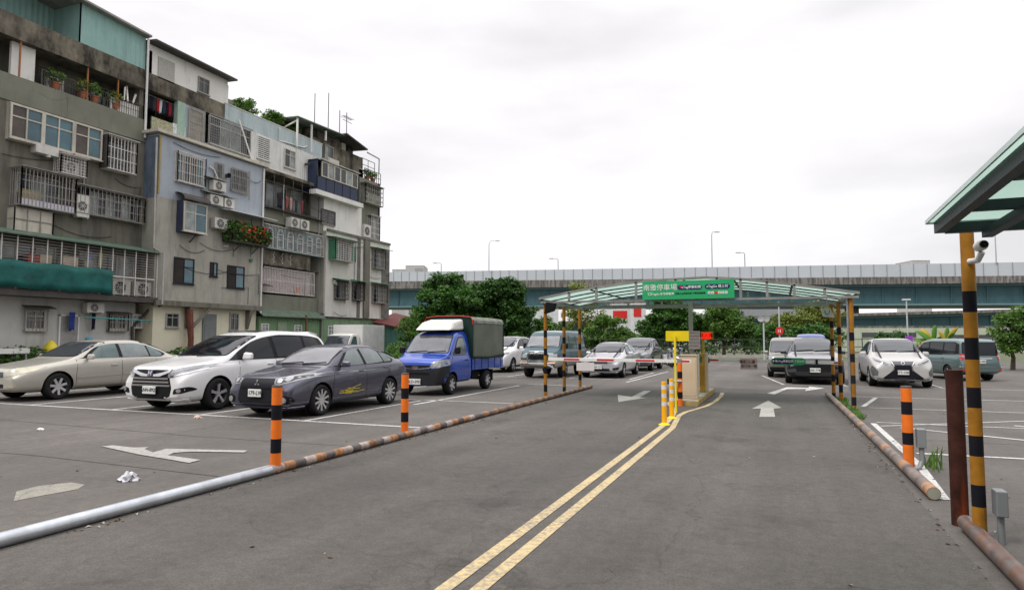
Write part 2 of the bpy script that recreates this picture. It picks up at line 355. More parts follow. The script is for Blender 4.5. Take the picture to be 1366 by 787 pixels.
white_c = ribbed('white_corrugated', (.66, .66, .63), .20, world=True, streak=.4, var=.08, stain=(.25, .23, .2))
green_c = ribbed('green_corrugated', (.16, .26, .14), .24, world=True, streak=.3, var=.12)
navy = M('navy_panel', (.03, .04, .075), .5, var=.2)
green_s = M('green_sheet', (.06, .19, .11), .6, var=.3, scale=2)
tarp = M('green_tarp', (.01, .095, .085), .6, var=.45, scale=1.6, bump=.6, bscale=3)
pinkc = M('pale_pink_curtain', (.50, .40, .40), .8, var=.3, scale=4)
barw = M('white_bars', (.55, .53, .50), .55, var=.15); barg = M('grey_bars', (.27, .26, .24), .6, var=.3); bard = M('dark_bars', (.06, .055, .05), .6, var=.3)
acw = M('old_white_plastic', (.55, .54, .50), .5, var=.1, streak=.3, stain=(.3, .27, .22))
XA, XB = -31.0, -30.0
def window(par, X, r, cols=2, frame=cream, glass=(glass_d,), transom=0.0, proj=.07, t=.06, sill=True):
    y0, y1, z0, z1 = r; mb = MB(); a, b = X - .03, X + proj
    mb.box(a, b, y0, y1, z1 - t, z1).box(a, b, y0, y1, z0, z0 + t)
    mb.box(a, b, y0, y0 + t, z0 + t, z1 - t).box(a, b, y1 - t, y1, z0 + t, z1 - t)
    zt = z1 - transom * (z1 - z0) if transom else None
    ww = (y1 - y0 - t) / cols
    for i in range(1, cols): mb.box(a, b - .01, y0 + i * ww + t * .1, y0 + i * ww + t * .8, z0 + t, z1 - t)
    if zt:
        for i in range(cols): mb.box(a, b - .02, y0 + i * ww + t * (1 if i == 0 else .8), y0 + (i + 1) * ww + t * .1, zt - t * .35, zt + t * .35)
    if sill: mb.box(a, b + .05, y0 - .04, y1 + .04, z0 - .05, z0 - .003)
    f = mb.build('window', frame, par)
    for i in range(cols):
        MB().box(X - .02, X + .02, y0 + i * ww + t * .7, y0 + (i + 1) * ww + t * .3, z0 + t * .6, z1 - t * .6).build('pane', glass[i % len(glass)], f)
    return f
def grille(par, X, r, depth=.0, sv=.11, sh=.5, m=barg, tb=.024, top=True, frame=.04, name='security_cage', post=0, mp=None):
    """barred cage standing `depth` proud of the plane X"""
    y0, y1, z0, z1 = r; mb = MB(); Xf = X + depth
    def face(p, q, n):                       # p,q end points in plan
        for i in range(n + 1):
            u = i / n; x = p[0] + (q[0] - p[0]) * u; y = p[1] + (q[1] - p[1]) * u
            k = frame if i in (0, n) or (post and i % post == 0) else tb
            mb.box(x - k / 2, x + k / 2, y - k / 2, y + k / 2, z0, z1)
        nh = max(1, round((z1 - z0) / sh))
        for j in range(nh + 1):
            z = z0 + (z1 - z0) * j / nh; k = (frame if j in (0, nh) else tb) * .98
            mb.bar((p[0], p[1], z), (q[0], q[1], z), k)
    face((Xf, y0), (Xf, y1), max(1, round((y1 - y0) / sv)))
    if depth > .15:
        n = max(1, round(depth / sv)); face((X, y0), (Xf, y0), n); face((X, y1), (Xf, y1), n)
        mb.box(X, Xf, y0, y1, z0 - .03, z0 - .012)
        if top: mb.box(X, Xf + .12, y0 - .06, y1 + .06, z1 + .03, z1 + .06)
    return mb.build(name, mp or m, par)
def ac(par, X, r, dep=.32, m=acw):
    y0, y1, z0, z1 = r
    b = MB().box(X + .06, X + .06 + dep, y0, y1, z0, z1); b.box(X, X + .07 + dep, y0 + .06, y0 + .1, z0 - .05, z0 - .004).box(X, X + .07 + dep, y1 - .1, y1 - .06, z0 - .05, z0 - .004)
    o = b.build('air_conditioner', m, par, bevel=.01)
    h = (z1 - z0); R = min(h * .42, (y1 - y0) * .36); yc = y0 + (y1 - y0) * .42; zc = (z0 + z1) / 2; Xf = X + .06 + dep
    g = MB().lathe([(R, .004), (R, .012), (0.001, .012)], (Xf, yc, zc), 'x', 20)
    fg = g.build('fan_grille', dark, o)
    k = MB()
    for q in (.3, .6, .95): k.lathe([(R * q - .012, .014), (R * q - .012, .024), (R * q, .024), (R * q, .014)], (Xf, yc, zc), 'x', 20)
    for i in range(4): a = i * math.pi / 4; k.bar((Xf + .02, yc - R * math.cos(a), zc - R * math.sin(a)), (Xf + .02, yc + R * math.cos(a), zc + R * math.sin(a)), .012)
    k.build('fan_guard', acw, o)
    return o
def awning(par, X, r, out=.5, m=barg, name='awning'):       # r top strip; slopes down outwards
    y0, y1, z0, z1 = r
    return MB().hexa([(X, y0, z1), (X, y1, z1), (X + out, y1, z0), (X + out, y0, z0)], [(X, y0, z1 + .04), (X, y1, z1 + .04), (X + out, y1, z0 + .04), (X + out, y0, z0 + .04)]).build(name, m, par)
def wallseg(mb, X, y0, y1, z0, z1, th=.25, mi=0): mb.box(X - th, X, y0, y1, z0, z1, mi)
def pipe(par, pts, r=.05, m=None, name='drainpipe'): return MB().tube(pts, r, 8).build(name, m or M('pvc_pipe', (.40, .39, .36), .6, var=.2, streak=.4), par, smooth=True)
def leaves(mb, c, rx, ry, rz, n, s=.09, seed=0, mi=0, shell=.0, clump=0):
    rnd = random.Random(seed)
    cl = []
    if clump:
        for _ in range(clump):
            th = rnd.uniform(0, 2 * math.pi); u = rnd.uniform(-1, 1); q = math.sqrt(1 - u * u); k = rnd.uniform(.45, 1)
            cl.append((q * math.cos(th) * k, q * math.sin(th) * k, u * k))
    for _ in range(n):
        if clump:
            a = cl[rnd.randrange(clump)]; p = [a[i] + rnd.gauss(0, .17) for i in range(3)]
        else:
            while True:
                p = [rnd.uniform(-1, 1) for _ in range(3)]
                l = sum(x * x for x in p)
                if shell * shell < l < 1: break
        P = Vector((c[0] + p[0] * rx, c[1] + p[1] * ry, c[2] + p[2] * rz))
        d = Vector((rnd.gauss(0, 1), rnd.gauss(0, 1), rnd.gauss(0, .6) - .25)).normalized(); e = d.cross(Vector((rnd.gauss(0, 1), rnd.gauss(0, 1), rnd.gauss(0, 1)))).normalized()
        k = s * rnd.uniform(.6, 1.4)
        b = len(mb.v); w2 = e * k * .42
        mb.v += [tuple(P - d * k * .5), tuple(P + w2 - d * k * .05), tuple(P + d * k * .6), tuple(P - w2 - d * k * .05)]
        mb.f.append([b, b + 1, b + 2, b + 3]); mb.m.append(mi)
    return mb
leaf_dk = leafmat('dark_leaves', (.018, .065, .010), (.085, .21, .03), .35)
leaf_md = leafmat('green_leaves', (.030, .085, .012), (.13, .25, .035), .35)
leaf_yl = leafmat('yellow_green_leaves', (.07, .12, .015), (.25, .29, .05), .35)
red_fl = M('red_petals', (.55, .06, .03), .6, var=.3)
def potted(loc, label, h=.5, w=.35, n=120, leaf=leaf_md, pot=None, group=None, flower=None, s=.09, seed=1, hz=.75):
    t = thing('potted_plant', loc, label, 'plant', group); x, y, z = loc
    MB().lathe([(w * .25, 0), (w * .36, h * .35), (w * .40, h * .35), (w * .40, h * .4), (w * .3, h * .4), (.001, h * .36)], loc, n=14).build('pot', pot or M('terracotta', (.28, .10, .05), .8, var=.2), t, smooth=True)
    leaves(MB(), (x, y, z + h * hz), w * .6, w * .75, h * (.38 if hz > .6 else .52), n, s, seed).build('foliage', leaf, t, fix=False)
    if flower: leaves(MB(), (x + w * .1, y, z + h * (hz + .04)), w * .62, w * .78, h * .42, n // 5, s, seed + 1).build('flowers', flower, t, fix=False)
    return t
def cloth(loc, label, w, h, m, kind='hanging_cloth', cat='laundry', group='washing hung out on the balconies'):
    x, y, z = loc; mb = MB(); n = 6; b = 0; vs = []
    for j in range(5):
        for i in range(n + 1):
            u = i / n; v = j / 4
            vs.append((x + .04 * math.sin(u * 9 + v * 2), y + (u - .5) * w * (1 - .12 * v * math.sin(u * 5)), z - v * h * (1 + .06 * math.sin(u * 7))))
    mb.add(vs, [(j * (n + 1) + i, j * (n + 1) + i + 1, (j + 1) * (n + 1) + i + 1, (j + 1) * (n + 1) + i) for j in range(4) for i in range(n)])
    o = mb.build(kind, m, smooth=True); sol = o.modifiers.new('s', 'SOLIDIFY'); sol.thickness = .015
    return props(o, label, cat, group)
YA0, YAB, YBC, YCD, YDE = 12.0, 24.62, 32.28, 38.45, 46.9
BK = -43.0
# ---- house A (left edge of the picture)
hA = thing('apartment_house', (-36, 18.5, 0), 'four storey grey apartment house at the left edge with a long green draped balcony cage', 'apartment house')
mb = MB()
wallseg(mb, XA, YA0, YAB - .2, 0, 3.55, mi=1)                         # ground floor
wallseg(mb, XA, YA0, YAB - .002, 3.552, 5.0); wallseg(mb, XA, YA0, YAB - .002, 5.0, 12.0)
wallseg(mb, XA + .05, YA0, YAB - .004, 12.0, 13.18, .3, 2)
mb.box(BK, XA - 1.6, YA0, YAB - .25, 0, 16, 0)                          # body behind
wallseg(mb, XA, YA0, YAB - .002, 14.86, 15.9, .3, 3)
mb.box(XA - 1.6, XA, YA0, YAB - .03, 12.9, 13.0); mb.box(XA - 1.6, XA - .3, YA0, YAB - .03, 15.0, 15.1)
mb.box(BK, XA - .25, YAB - .24, YAB - .01, 0, 15.5, 0)
mb.build('wall', [conc, grey_w, conc_g, conc_b], hA)
# roof hut in turquoise sheet
mb = MB(); y0 = 20.95
mb.hexa([(XA - .1, y0, 15.9), (XA - .1, YAB - .1, 15.9), (XA - .16, YAB - .1, 15.9), (XA - .16, y0, 15.9)], [(XA - .1, y0, 18.0), (XA - .1, YAB - .1, 17.66), (XA - .16, YAB - .1, 17.66), (XA - .16, y0, 18.0)])
mb.box(XA - 6, XA - 2.0, 12, y0 + .2, 15.9, 18.2)
mb.hexa([(XA - 2.0, y0, 15.9), (XA - .1, y0, 15.9), (XA - .1, y0 + .05, 15.9), (XA - 2, y0 + .05, 15.9)], [(XA - 2.0, y0, 18.0), (XA - .1, y0, 18.0), (XA - .1, y0 + .05, 18.0), (XA - 2, y0 + .05, 18.0)])
mb.build('rooftop_hut', teal_c, hA)
MB().hexa([(XA - 5, 12, 18.4), (XA - 5, YAB, 17.7), (XA + .25, YAB, 17.7), (XA + .25, 12, 18.4)], [(XA - 5, 12, 18.5), (XA - 5, YAB, 17.8), (XA + .25, YAB, 17.8), (XA + .25, 12, 18.5)]).build('roof', barg, hA)
# fifth floor balcony
r = RX(XA, 23, 52, 103, 55); mb = MB(); MB().box(XA - .5, XA - .35, r[0], r[1], 13.25, 14.84).build('balcony_panel', white_w, hA)
for y in (18.3, 21.4, 23.0): MB().box(XA - .12, XA - .06, y, y + .06, 13.18, 14.86).build('balcony_post', M('orange_rust', (.30, .12, .05), .8, var=.3), hA)
grille(hA, XA - .1, (19.3, 24.45, 13.2, 13.95), 0, .13, .38, bard, .02)
r = RX(XA, 155, 130, 160, 194); MB().box(XA - .22, XA - .17, r[0] - .2, 24.3, 13.22, 13.86).build('balustrade_panel', white_w, hA)
for y in (20.2, 21.9): ac(hA, XA - 1.55, (y, y + .85, 13.5, 14.2))
window(hA, XA - 1.6, (22.9, 24.2, 13.4, 14.7), 2, barg, (glass_d,))
grille(hA, XA - 1.3, (19.4, 20.6, 13.2, 14.5), 0, .16, .16, bard, .02)
MB().bar((XA - .1, 23.6, 13.9), (XA - .4, 23.75, 14.8), .07).bar((XA - .1, 23.9, 13.9), (XA - .3, 24.2, 14.5), .07).bar((XA - .1, 23.4, 13.9), (XA - .1, 23.42, 14.6), .05).build('timber_plank', white_w, hA)
# fourth floor bay of blue panes
r = RX(XA + .25, 14, 136, 183, 138)
MB().box(XA, XA + .22, r[0], r[1], r[2] - .06, r[3] + .04).build('window_bay', cream, hA)
ww = (r[1] - r[0]) / 3; gl = [glass_b, M('brown_curtain_glass', (.075, .06, .05), .15, var=.5, scale=1.5), glass_b]
for i in range(3): window(hA, XA + .23, (r[0] + i * ww, r[0] + (i + 1) * ww - .003, r[2], r[3]), 2, cream, (gl[(i + 1) % 2], glass_b), .36, .08, .08)
MB().box(XA, XA + .4, 18.9, 19.9, 9.95, 10.3).lathe([(.001, -.12), (.09, -.1), (.1, 0)], (XA + .3, 19.5, 9.95), n=12).build('gas_heater', acw, hA)
r = RX(XA + .5, 82, 205, 229, 117); grille(hA, XA, r, .5, .13, .13, barw, .02); ac(hA, XA, (r[0] + .3, r[1] - .3, r[2] + .08, r[3] - .2), .3)
r = RX(XA + .5, 147, 180, 224, 184); window(hA, XA, (r[0] + .1, r[1] - .05, r[2] + .1, r[3] - .05), 2, barg, (glass_d,)); grille(hA, XA, (r[0] - .1, r[1], r[2], r[3]), .5, .17, .55, barw, .034)
MB().box(XA, XA + .5, r[0] - .16, r[0] - .13, r[2], r[3]).build('cage_side_sheet', bard, hA)
# third floor cages
r = RX(XA + .75, 30, 222, 272, 103); window(hA, XA, (r[0] + .2, r[1] - .3, r[2] + .1, r[3] - .1), 3, cream, (glass_d, glass_l)); grille(hA, XA, r, .75, .155, .6, barg, .026, post=6)
MB().box(XA + .5, XA + .73, r[0] + .05, r[1] - .05, r[2] + .02, r[2] + .28).build('plant_tray', M('lilac_boards', (.50, .48, .55), .7, var=.15, scale=9), hA)
MB().box(XA + .3, XA + .45, r[0] + .2, r[0] + 1.0, r[2] + .3, r[2] + .75).build('stored_box', M('cardboard_tan', (.33, .27, .17), .8), hA)
r = RX(XA + .5, 20, 275, 306, 72); MB().box(XA, XA + .47, r[0], r[1], r[2], r[3]).build('boarded_cage', cream, hA); grille(hA, XA, r, .5, .55, .45, barg, .03, top=False)
r = RX(XA + .4, 104, 258, 288, 121); ac(hA, XA, (r[0], r[1], r[2], r[3]), .32)
r = RX(XA + .1, 105, 248, 284, 190); r2 = (r[0], 24.3, r[2], r[3])
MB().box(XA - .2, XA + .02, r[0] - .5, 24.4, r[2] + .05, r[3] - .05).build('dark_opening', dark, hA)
for i in range(3):
    y = r[0] + .6 + i * (24.2 - r[0] - .6) / 3; window(hA, XA + .03, (y, y + (24.2 - r[0] - .6) / 3 - .01, r[2] + .1, r[3] - .1), 2, barg, (glass_l, glass_d, glass_l), .3, .06, .05, False)
grille(hA, XA, (r[0] - .5, 24.45, r[2], r[3]), .38, .22, .42, barg, .024)
# second floor balcony with horizontal bars and green tarp
XF = XB + .02
MB().box(XA, XF, YA0, 24.9, 3.45, 3.72).box(XA, XF, YA0, 24.9, 6.0, 6.08).build('balcony_slab', bard, hA)
MB().hexa([(XA, YA0, 6.35), (XA, 24.95, 6.35), (XF + .2, 24.95, 6.02), (XF + .2, YA0, 6.02)], [(XA, YA0, 6.41), (XA, 24.95, 6.41), (XF + .2, 24.95, 6.08), (XF + .2, YA0, 6.08)]).build('balcony_awning', M('dull_green_awning', (.10, .15, .11), .7, var=.3), hA)
mb = MB(); z = 3.78
while z < 6.0: mb.box(XF - .02, XF, YA0, 24.9, z, z + .022); mb.box(XA, XF - .03, 24.88, 24.90, z, z + .022); z += .125
mb.build('horizontal_bars', barg, hA)
mb = MB(); y = 17.3
while y < 24.9: mb.box(XF + .002, XF + .035, y, y + .04, 3.74, 6.0); y += .62
mb.box(XF + .004, XF + .04, 22.3, 24.6, 4.62, 4.68)
mb.build('white_post', barw, hA)
r = RX(XF, 22, 352, 388, 150)
mb = MB(); vs = []; n = 40
for j in range(5):
    for i in range(n + 1): vs.append((XF + .10 + .02 * math.sin(i * 1.1 + j) + .02 * math.sin(i * .37 * j), YA0 + (22.25 - YA0) * i / n, 3.76 + (4.92 - 3.76) * j / 4 + .03 * math.sin(i * .9)))
mb.add(vs, [(j * (n + 1) + i, j * (n + 1) + i + 1, (j + 1) * (n + 1) + i + 1, (j + 1) * (n + 1) + i) for j in range(4) for i in range(n)])
tp = mb.build('tarpaulin', tarp, hA, smooth=True); tp.modifiers.new('s', 'SOLIDIFY').thickness = .01
for y in (22.5, 23.75): ac(hA, XA + .45, (y, y + .95, 3.78, 4.5))
window(hA, XA, (17.6, 20.2, 4.2, 5.8), 3, cream, (glass_l, glass_d)); window(hA, XA, (21.3, 24.2, 4.6, 5.8), 3, cream, (glass_l, glass_d))
for i, (y, c, w_, h_, nm) in enumerate([(21.3, (.25, .28, .55), .22, .75, 'lilac towel hanging behind the balcony bars'), (21.85, (.55, .55, .12), .2, .7, 'yellow shirt hanging behind the balcony bars'), (17.2, (.55, .6, .6), .5, .5, 'pale cloth hung at the left end of the barred balcony')]):
    cloth((XF - .25, y, 5.75), nm, w_, h_, M('cloth_%d' % i, c, .9, var=.15))
for i, (y, c, w_, h_, nm) in enumerate([(18.5, (.30, .07, .06), .45, .28, 'dark red crate'), (19.0, (.45, .38, .28), .5, .35, 'tan cardboard box'), (20.0, (.48, .42, .33), .7, .4, 'pale brown storage box'), (21.0, (.3, .28, .25), .4, .3, 'grey box')]):
    props(MB().box(XF - .5, XF - .15, y, y + w_, 4.95, 4.95 + h_).box(XF - .51, XF - .14, y - .01, y + w_ + .01, 4.95 + h_, 4.98 + h_).build('storage_box', M('bx%d' % i, c, .8)), nm + ' behind the bars above the green tarpaulin', 'box')
# ground floor
window(hA, XA, RX(XA, 33, 413, 439, 60), 2, cream, (glass_d,), .3); r = RX(XA, 32, 411, 441, 62); grille(hA, XA, r, .14, .16, .5, barg, .022, top=False); awning(hA, XA, (r[0] - .1, r[1] + .2, r[3] + .0, r[3] + .12), .4, bard)
r = RX(XA, 80, 421, 455, 103); MB().box(XA, XA + .05, r[0], r[1], .12, r[3]).build('metal_door', M('tin_door', (.28, .27, .26), .5, .4, var=.25), hA); MB().box(XA + .003, XA + .08, r[0] - .07, r[0] - .004, .12, r[3] + .07).box(XA + .003, XA + .08, r[1] + .004, r[1] + .07, .12, r[3] + .07).box(XA + .003, XA + .08, r[0] - .07, r[1] + .07, r[3] + .004, r[3] + .07).build('door_frame', white, hA)
r = RX(XA + .35, 115, 403, 416, 138); ac(hA, XA, r, .38)
r = RX(XA, 144, 419, 439, 167); window(hA, XA, r, 2, cream, (glass_d,), .3); grille(hA, XA, (r[0] - .05, r[1] + .05, r[2] - .08, r[3] + .05), .18, .16, .4, barg, .024, top=False); awning(hA, XA, (r[0] - .1, r[1] + .15, r[3] + .03, r[3] + .12), .4, bard)
r = RX(XA, 175, 419, 437, 189); window(hA, XA, r, 2, white, (glass_l,), .3, sill=False); grille(hA, XA, r, .1, .13, .3, barw, .02, top=False)
pipe(hA, [(XA + .6, 21.3, 2.62), (XA + .6, 24.9, 2.55)], .035, M('teal_pole', (.08, .30, .28), .5), 'drying_pole')
MB().tube([(XA + .1, 24.3, .1), (XA + .1, 24.2, 2.2), (XA + .35, 24.9, 3.1), (XA + .8, 25.3, 3.4)], .07, 8).build('bent_duct', bard, hA, smooth=True)
cloth((XA + .25, 20.95, 2.85), 'dark blue cloth hanging beside the tin door', .28, .85, M('blue_cloth', (.03, .06, .25), .9))
cloth((XA + .25, 22.0, 2.85), 'black cloth hanging under the air conditioner', .2, .8, M('black_cloth', (.02, .02, .04), .9))
pipe(hA, [(XA + .12, YAB - .12, 12.2), (XA + .12, YAB - .12, 17.6)], .06, white)
pipe(hA, [(XB + .06, 24.45, 12.1), (XB + .06, 24.45, 12.0), (XB + .06, 24.5, 6.3), (XB + .2, 25.0, 6.0), (XB + .2, 25.0, 3.4)], .05)
# ---- house B (blue and grey)
hB = thing('apartment_house', (-36, 28.4, 0), 'apartment house with pale blue painted upper floor above bare grey render', 'apartment house')
mb = MB()
mb.box(BK, XB, YAB, YBC, 9.05, 12.35, 0); mb.box(BK, XB - .002, YAB + .002, YBC - .002, 3.45, 9.05, 1)
mb.box(BK, XB - .28, YAB + .25, YBC - .1, 0, 3.45, 2)
mb.box(BK, XA - 1.5, YAB, YBC - .1, 12.35, 17.0, 3)
wallseg(mb, XA - .03, YAB + .1, 30.2, 14.95, 15.86, .3, 4); wallseg(mb, XA - .08, YAB + .12, 30.25, 15.86, 17.15, .25, 5)
mb.box(XA - 1.5, XA - .08, YAB + .12, YAB + .3, 15.86, 17.1, 5)
mb.box(XA - 1.5, XA - .33, YAB + .3, 30.2, 15.3, 15.4, 3); mb.box(XA - 1.5, XB, YAB, YBC, 12.36, 12.42, 3)
wallseg(mb, XA - .02, 26.6, 27.1, 12.42, 14.95, .3, 6)
mb.box(BK + .5, XB - 1.9, YAB - .01, YAB - .005, 3.45, 12.3, 3)
mb.build('wall', [blue_r, conc2, cream_w, conc_g, conc_b, white_w, M('pale_green_pillar', (.30, .42, .34), .8, var=.15, world=True)], hB)
MB().box(XA - 1.3, XB + .003, YAB - .012, YAB - .004, 9.0, 12.3).build('side_wall', blue_d, hB)  # side wall a darker blue than the front
MB().box(XA - 1.3, XB + .22, YAB - .25, YBC + .2, 12.425, 12.58).build('ledge', cream, hB)
MB().box(XB, XB + .16, YAB + .05, YBC - .05, 3.35, 3.62).box(XB - .28, XB, YAB + .1, YBC - .1, 3.36, 3.44).build('floor_slab', conc, hB)
mb = MB(); mb.hexa([(XA - 2, YAB + .05, 17.75), (XA - 2, 30.4, 17.55), (XA + .5, 30.4, 17.4), (XA + .5, YAB + .05, 17.5)], [(XA - 2, YAB + .05, 17.83), (XA - 2, 30.4, 17.63), (XA + .5, 30.4, 17.5), (XA + .5, YAB + .05, 17.6)])
mb.build('roof', bard, hB)
MB().box(XA - .3, XA - .1, YAB + .15, 30.2, 17.15, 17.45).build('eave_board', white_w, hB)
r = RX(XA - .08, 211, 75, 104, 233); MB().box(XA - .08, XA - .03, r[0], r[1], r[2], r[3]).build('roller_shutter', M('grey_shutter', (.36, .35, .32), .6, var=.15, scale=8), hB)
window(hB, XA - .08, RX(XA - .08, 264, 101, 122, 279), 2, barg, (glass_d,), .3)
# balcony fifth floor
r = RX(XA, 204, 143, 167, 232); MB().box(XA - .12, XA - .05, r[0], r[1], 12.43, 13.55).build('tiled_balustrade', M('mosaic_tiles', (.32, .31, .20), .5, var=.6, scale=14), hB)
r = RX(XA, 232, 152, 178, 249); MB().box(XA - .12, XA - .04, r[0], r[1], 12.43, 13.6).build('white_balustrade', M('patterned_panel', (.60, .60, .60), .6, var=.5, scale=10), hB)
for i in range(9):
    c = [(.03, .03, .04), (.02, .02, .03), (.05, .05, .06), (.35, .02, .03), (.6, .6, .6), (.03, .04, .08), (.02, .02, .02), (.28, .02, .05), (.04, .04, .05)][i]
    nm = ['black', 'very dark', 'charcoal', 'red', 'white', 'navy', 'jet black', 'crimson', 'grey'][i]
    cloth((XA - .35 + .04 * (i % 2), 25.0 + .19 * i, 14.75), '%s garment, number %s along the washing rail under the stained parapet' % (nm, ['one', 'two', 'three', 'four', 'five', 'six', 'seven', 'eight', 'nine'][i]), .2, .75, M('cl%d' % i, c, .9), group='clothes drying on the blue house balcony')
MB().tube([(XA - .33, YAB + .1, 14.77), (XA - .33, 26.6, 14.77)], .02, 6).build('washing_rail', steel, hB)
window(hB, XA - 1.5, (25.0, 26.4, 12.8, 14.6), 2, barg, (glass_d,))
wallw = MB(); wallseg(wallw, XA - .05, 27.1, 28.55, 12.42, 14.95, .2); wallseg(wallw, XA - .05, 28.55, YBC, 12.42, 13.1, .2); wallw.build('balcony_wall', blue_r, hB)
r = RX(XA, 261, 151, 181, 277); window(hB, XA - .05, (27.35, 28.35, 12.9, 14.8), 1, cream, (M('beige_blind', (.36, .34, .29), .6),), .4); grille(hB, XA - .03, (27.3, 28.4, 12.85, 14.85), .1, .12, .4, barg, .02, top=False)
window(hB, XA - .05, (28.8, 32.1, 13.15, 14.85), 4, barw, (glass_d, glass_l, glass_l, glass_d), .3); grille(hB, XA - .05, (28.75, 32.15, 13.1, 14.9), .15, .16, .16, barg, .012, top=False)
MB().bar((XA + .1, 31.0, 15.2), (XB + .1, 31.1, 12.6), .06).build('prop_pole', white, hB)
# fourth floor
r = RX(XB, 235, 203, 240, 271); window(hB, XB, r, 4, cream, (glass_b, glass_d, glass_d, glass_b), .28, .08, .06); grille(hB, XB, (r[0] - .05, r[1] + .05, r[2] - .05, r[3] + .08), .2, .16, .55, barw, .022, top=False)
window(hB, XB, RX(XB, 287, 217, 237, 296), 1, barg, (glass_d,)); grille(hB, XB, RX(XB, 286, 216, 238, 297), .12, .12, .4, barg, .022, top=False)
window(hB, XB, RX(XB, 308, 224, 252, 329), 2, barg, (glass_d,)); grille(hB, XB, RX(XB, 307, 223, 254, 330), .15, .13, .45, barg, .024, top=False)
for q in ((283, 239, 252, 301), (279, 258, 271, 297), (298, 263, 275, 312), (285, 289, 303, 303)):
    r = RX(XB + .35, *q); ac(hB, XB, (r[0] + .05, r[1], r[2], r[3]), .36)
    if q[0] != 285: awning(hB, XB, (r[0] - .3, r[1] + .25, r[3] + .05, r[3] + .16), .5, barg)
pipe(hB, [(XB + .08, 27.9, 11.4), (XB + .1, 28.2, 11.3), (XB + .1, 28.45, 10.9), (XB + .1, 28.5, 10.3)], .045, white, 'duct')
pipe(hB, [(XB + .08, YBC - .1, 12.3), (XB + .08, YBC - .1, 3.2)], .06, white); pipe(hB, [(XB + .05, YAB + .05, 12.3), (XB + .05, YAB + .05, 9.2)], .05, M('rusty_yellow', (.35, .26, .1), .8))
MB().lathe([(.02, 0), (.13, .1), (.15, .3)], (XB, onx(301, 222, XB).y, 11.15), 'x', 14).build('wall_lamp', bard, hB)
# third floor bay window with curved dark awning
r = RX(XB + .55, 246, 267, 307, 277)
MB().box(XB, XB + .5, r[0], r[1], r[2] - .05, r[3] + .05).build('bay_window_box', navy, hB)
window(hB, XB + .5, r, 2, cream, (glass_l, glass_b), .36, .06, .07)
mb = MB()
for i in range(5):
    a0, a1_ = i * math.pi / 10, (i + 1) * math.pi / 10
    P = lambda a, y: (XB + .72 * math.sin(a), y, r[3] + .08 + .42 * math.cos(a))
    Q = lambda a, y: (XB + .69 * math.sin(a), y, r[3] + .05 + .42 * math.cos(a))
    y0, y1 = r[0] - .12, r[1] + .12
    mb.hexa([Q(a0, y0), Q(a0, y1), Q(a1_, y1), Q(a1_, y0)], [P(a0, y0), P(a0, y1), P(a1_, y1), P(a1_, y0)])
mb.build('curved_awning', bard, hB)
MB().bar((XB, r[0] + .9, r[2] - .5), (XB + .5, r[0] + .9, r[2] - .1), .05).build('bracket', bard, hB)
# flower balcony
r = RX(XB + .6, 308, 288, 320, 358); fy0, fy1, fz = r[0], r[1] - .1, r[2]
MB().box(XB, XB + .75, fy0, fy1, fz - .06, fz).bar((XB, fy0 + .9, fz - .5), (XB + .6, fy0 + .9, fz - .06), .04).bar((XB, fy1 - .6, fz - .5), (XB + .6, fy1 - .6, fz - .06), .04).build('flower_shelf', bard, hB)
grille(hB, XB, (fy0, fy1, fz, fz + .9), .74, .3, .45, bard, .025, top=False)
awning(hB, XB, (fy0 - .4, fy1 + .5, fz + 1.65, fz + 1.85), 1.0, white)
for i in range(5):
    y = fy0 + .28 + i * (fy1 - fy0 - .5) / 4
    potted((XB + .45, y, fz), ['leafy potted shrub at the left end of the flower shelf', 'potted shrub with bright red blossoms, second along the flower shelf', 'potted shrub with orange red blossoms at the middle of the flower shelf', 'dark green potted shrub beside the last one on the flower shelf', 'potted shrub with pale blossoms at the right end of the flower shelf'][i], 1.35, .95, 420, leaf_md if i % 2 else leaf_dk, M('dark_pot', (.05, .04, .035), .8), 'potted shrubs on the flower shelf', red_fl if i in (1, 2, 3, 4) else None, .16, i, .42)
# second floor windows
for q, c in (((232, 342, 377, 259), 2), ((280, 349, 368, 290), 2), ((303, 353, 383, 326), 2)):
    r = RX(XB, *q); f = window(hB, XB, r, c, M('black_frame', (.02, .02, .025), .4), (M('flyscreen', (.035, .03, .027), .8, var=.2), glass_b if c == 2 else glass_d), .35 if q[0] != 280 else 0, .05, .07)
pipe(hB, [(XB, 29.2, 7.0), (XB + .25, 29.25, 7.0)], .06, acw, 'vent')
MB().tube([(XB + .03, 31.3, 9.0), (XB + .03, 31.3, 6.6)], .018, 6).lathe([(.001, 0), (.11, .02), (.11, .1), (.001, .12)], (XB, 31.3, 6.4), 'x', 12).build('meter', green_s, hB)
# ground floor
for q in ((221, 417, 436, 238), (306, 417, 440, 318)):
    r = RX(XB - .28, *q); window(hB, XB - .28, r, 2, barg, (glass_d,), .3)
r = RX(XB - .28, 270, 418, 445, 288); MB().box(XB - .28, XB - .2, r[0], r[1], .1, r[3]).box(XB - .198, XB - .18, r[0] + .1, r[1] - .1, .9, r[3] - .6).build('door', M('grey_door', (.16, .17, .17), .4, var=.2), hB)
MB().tube([(XB + .1, 26.95, 0), (XB + .12, 26.95, 1.6), (XB, 26.9, 3.2)], [.17, .15, .2], 9).build('red_pillar', M('red_brown_plaster', (.13, .05, .035), .95, var=.5, scale=3, bump=.6, bscale=7), hB, smooth=True)
for y in (26.95, 31.4): MB().hexa([(XB - .28, y - .1, 2.2), (XB - .2, y - .1, 2.2), (XB - .2, y + .1, 2.2), (XB - .28, y + .1, 2.2)], [(XB - .28, y - .1, 3.35), (XB + .15, y - .1, 3.35), (XB + .15, y + .1, 3.35), (XB - .28, y + .1, 3.35)]).build('bracket', conc, hB)
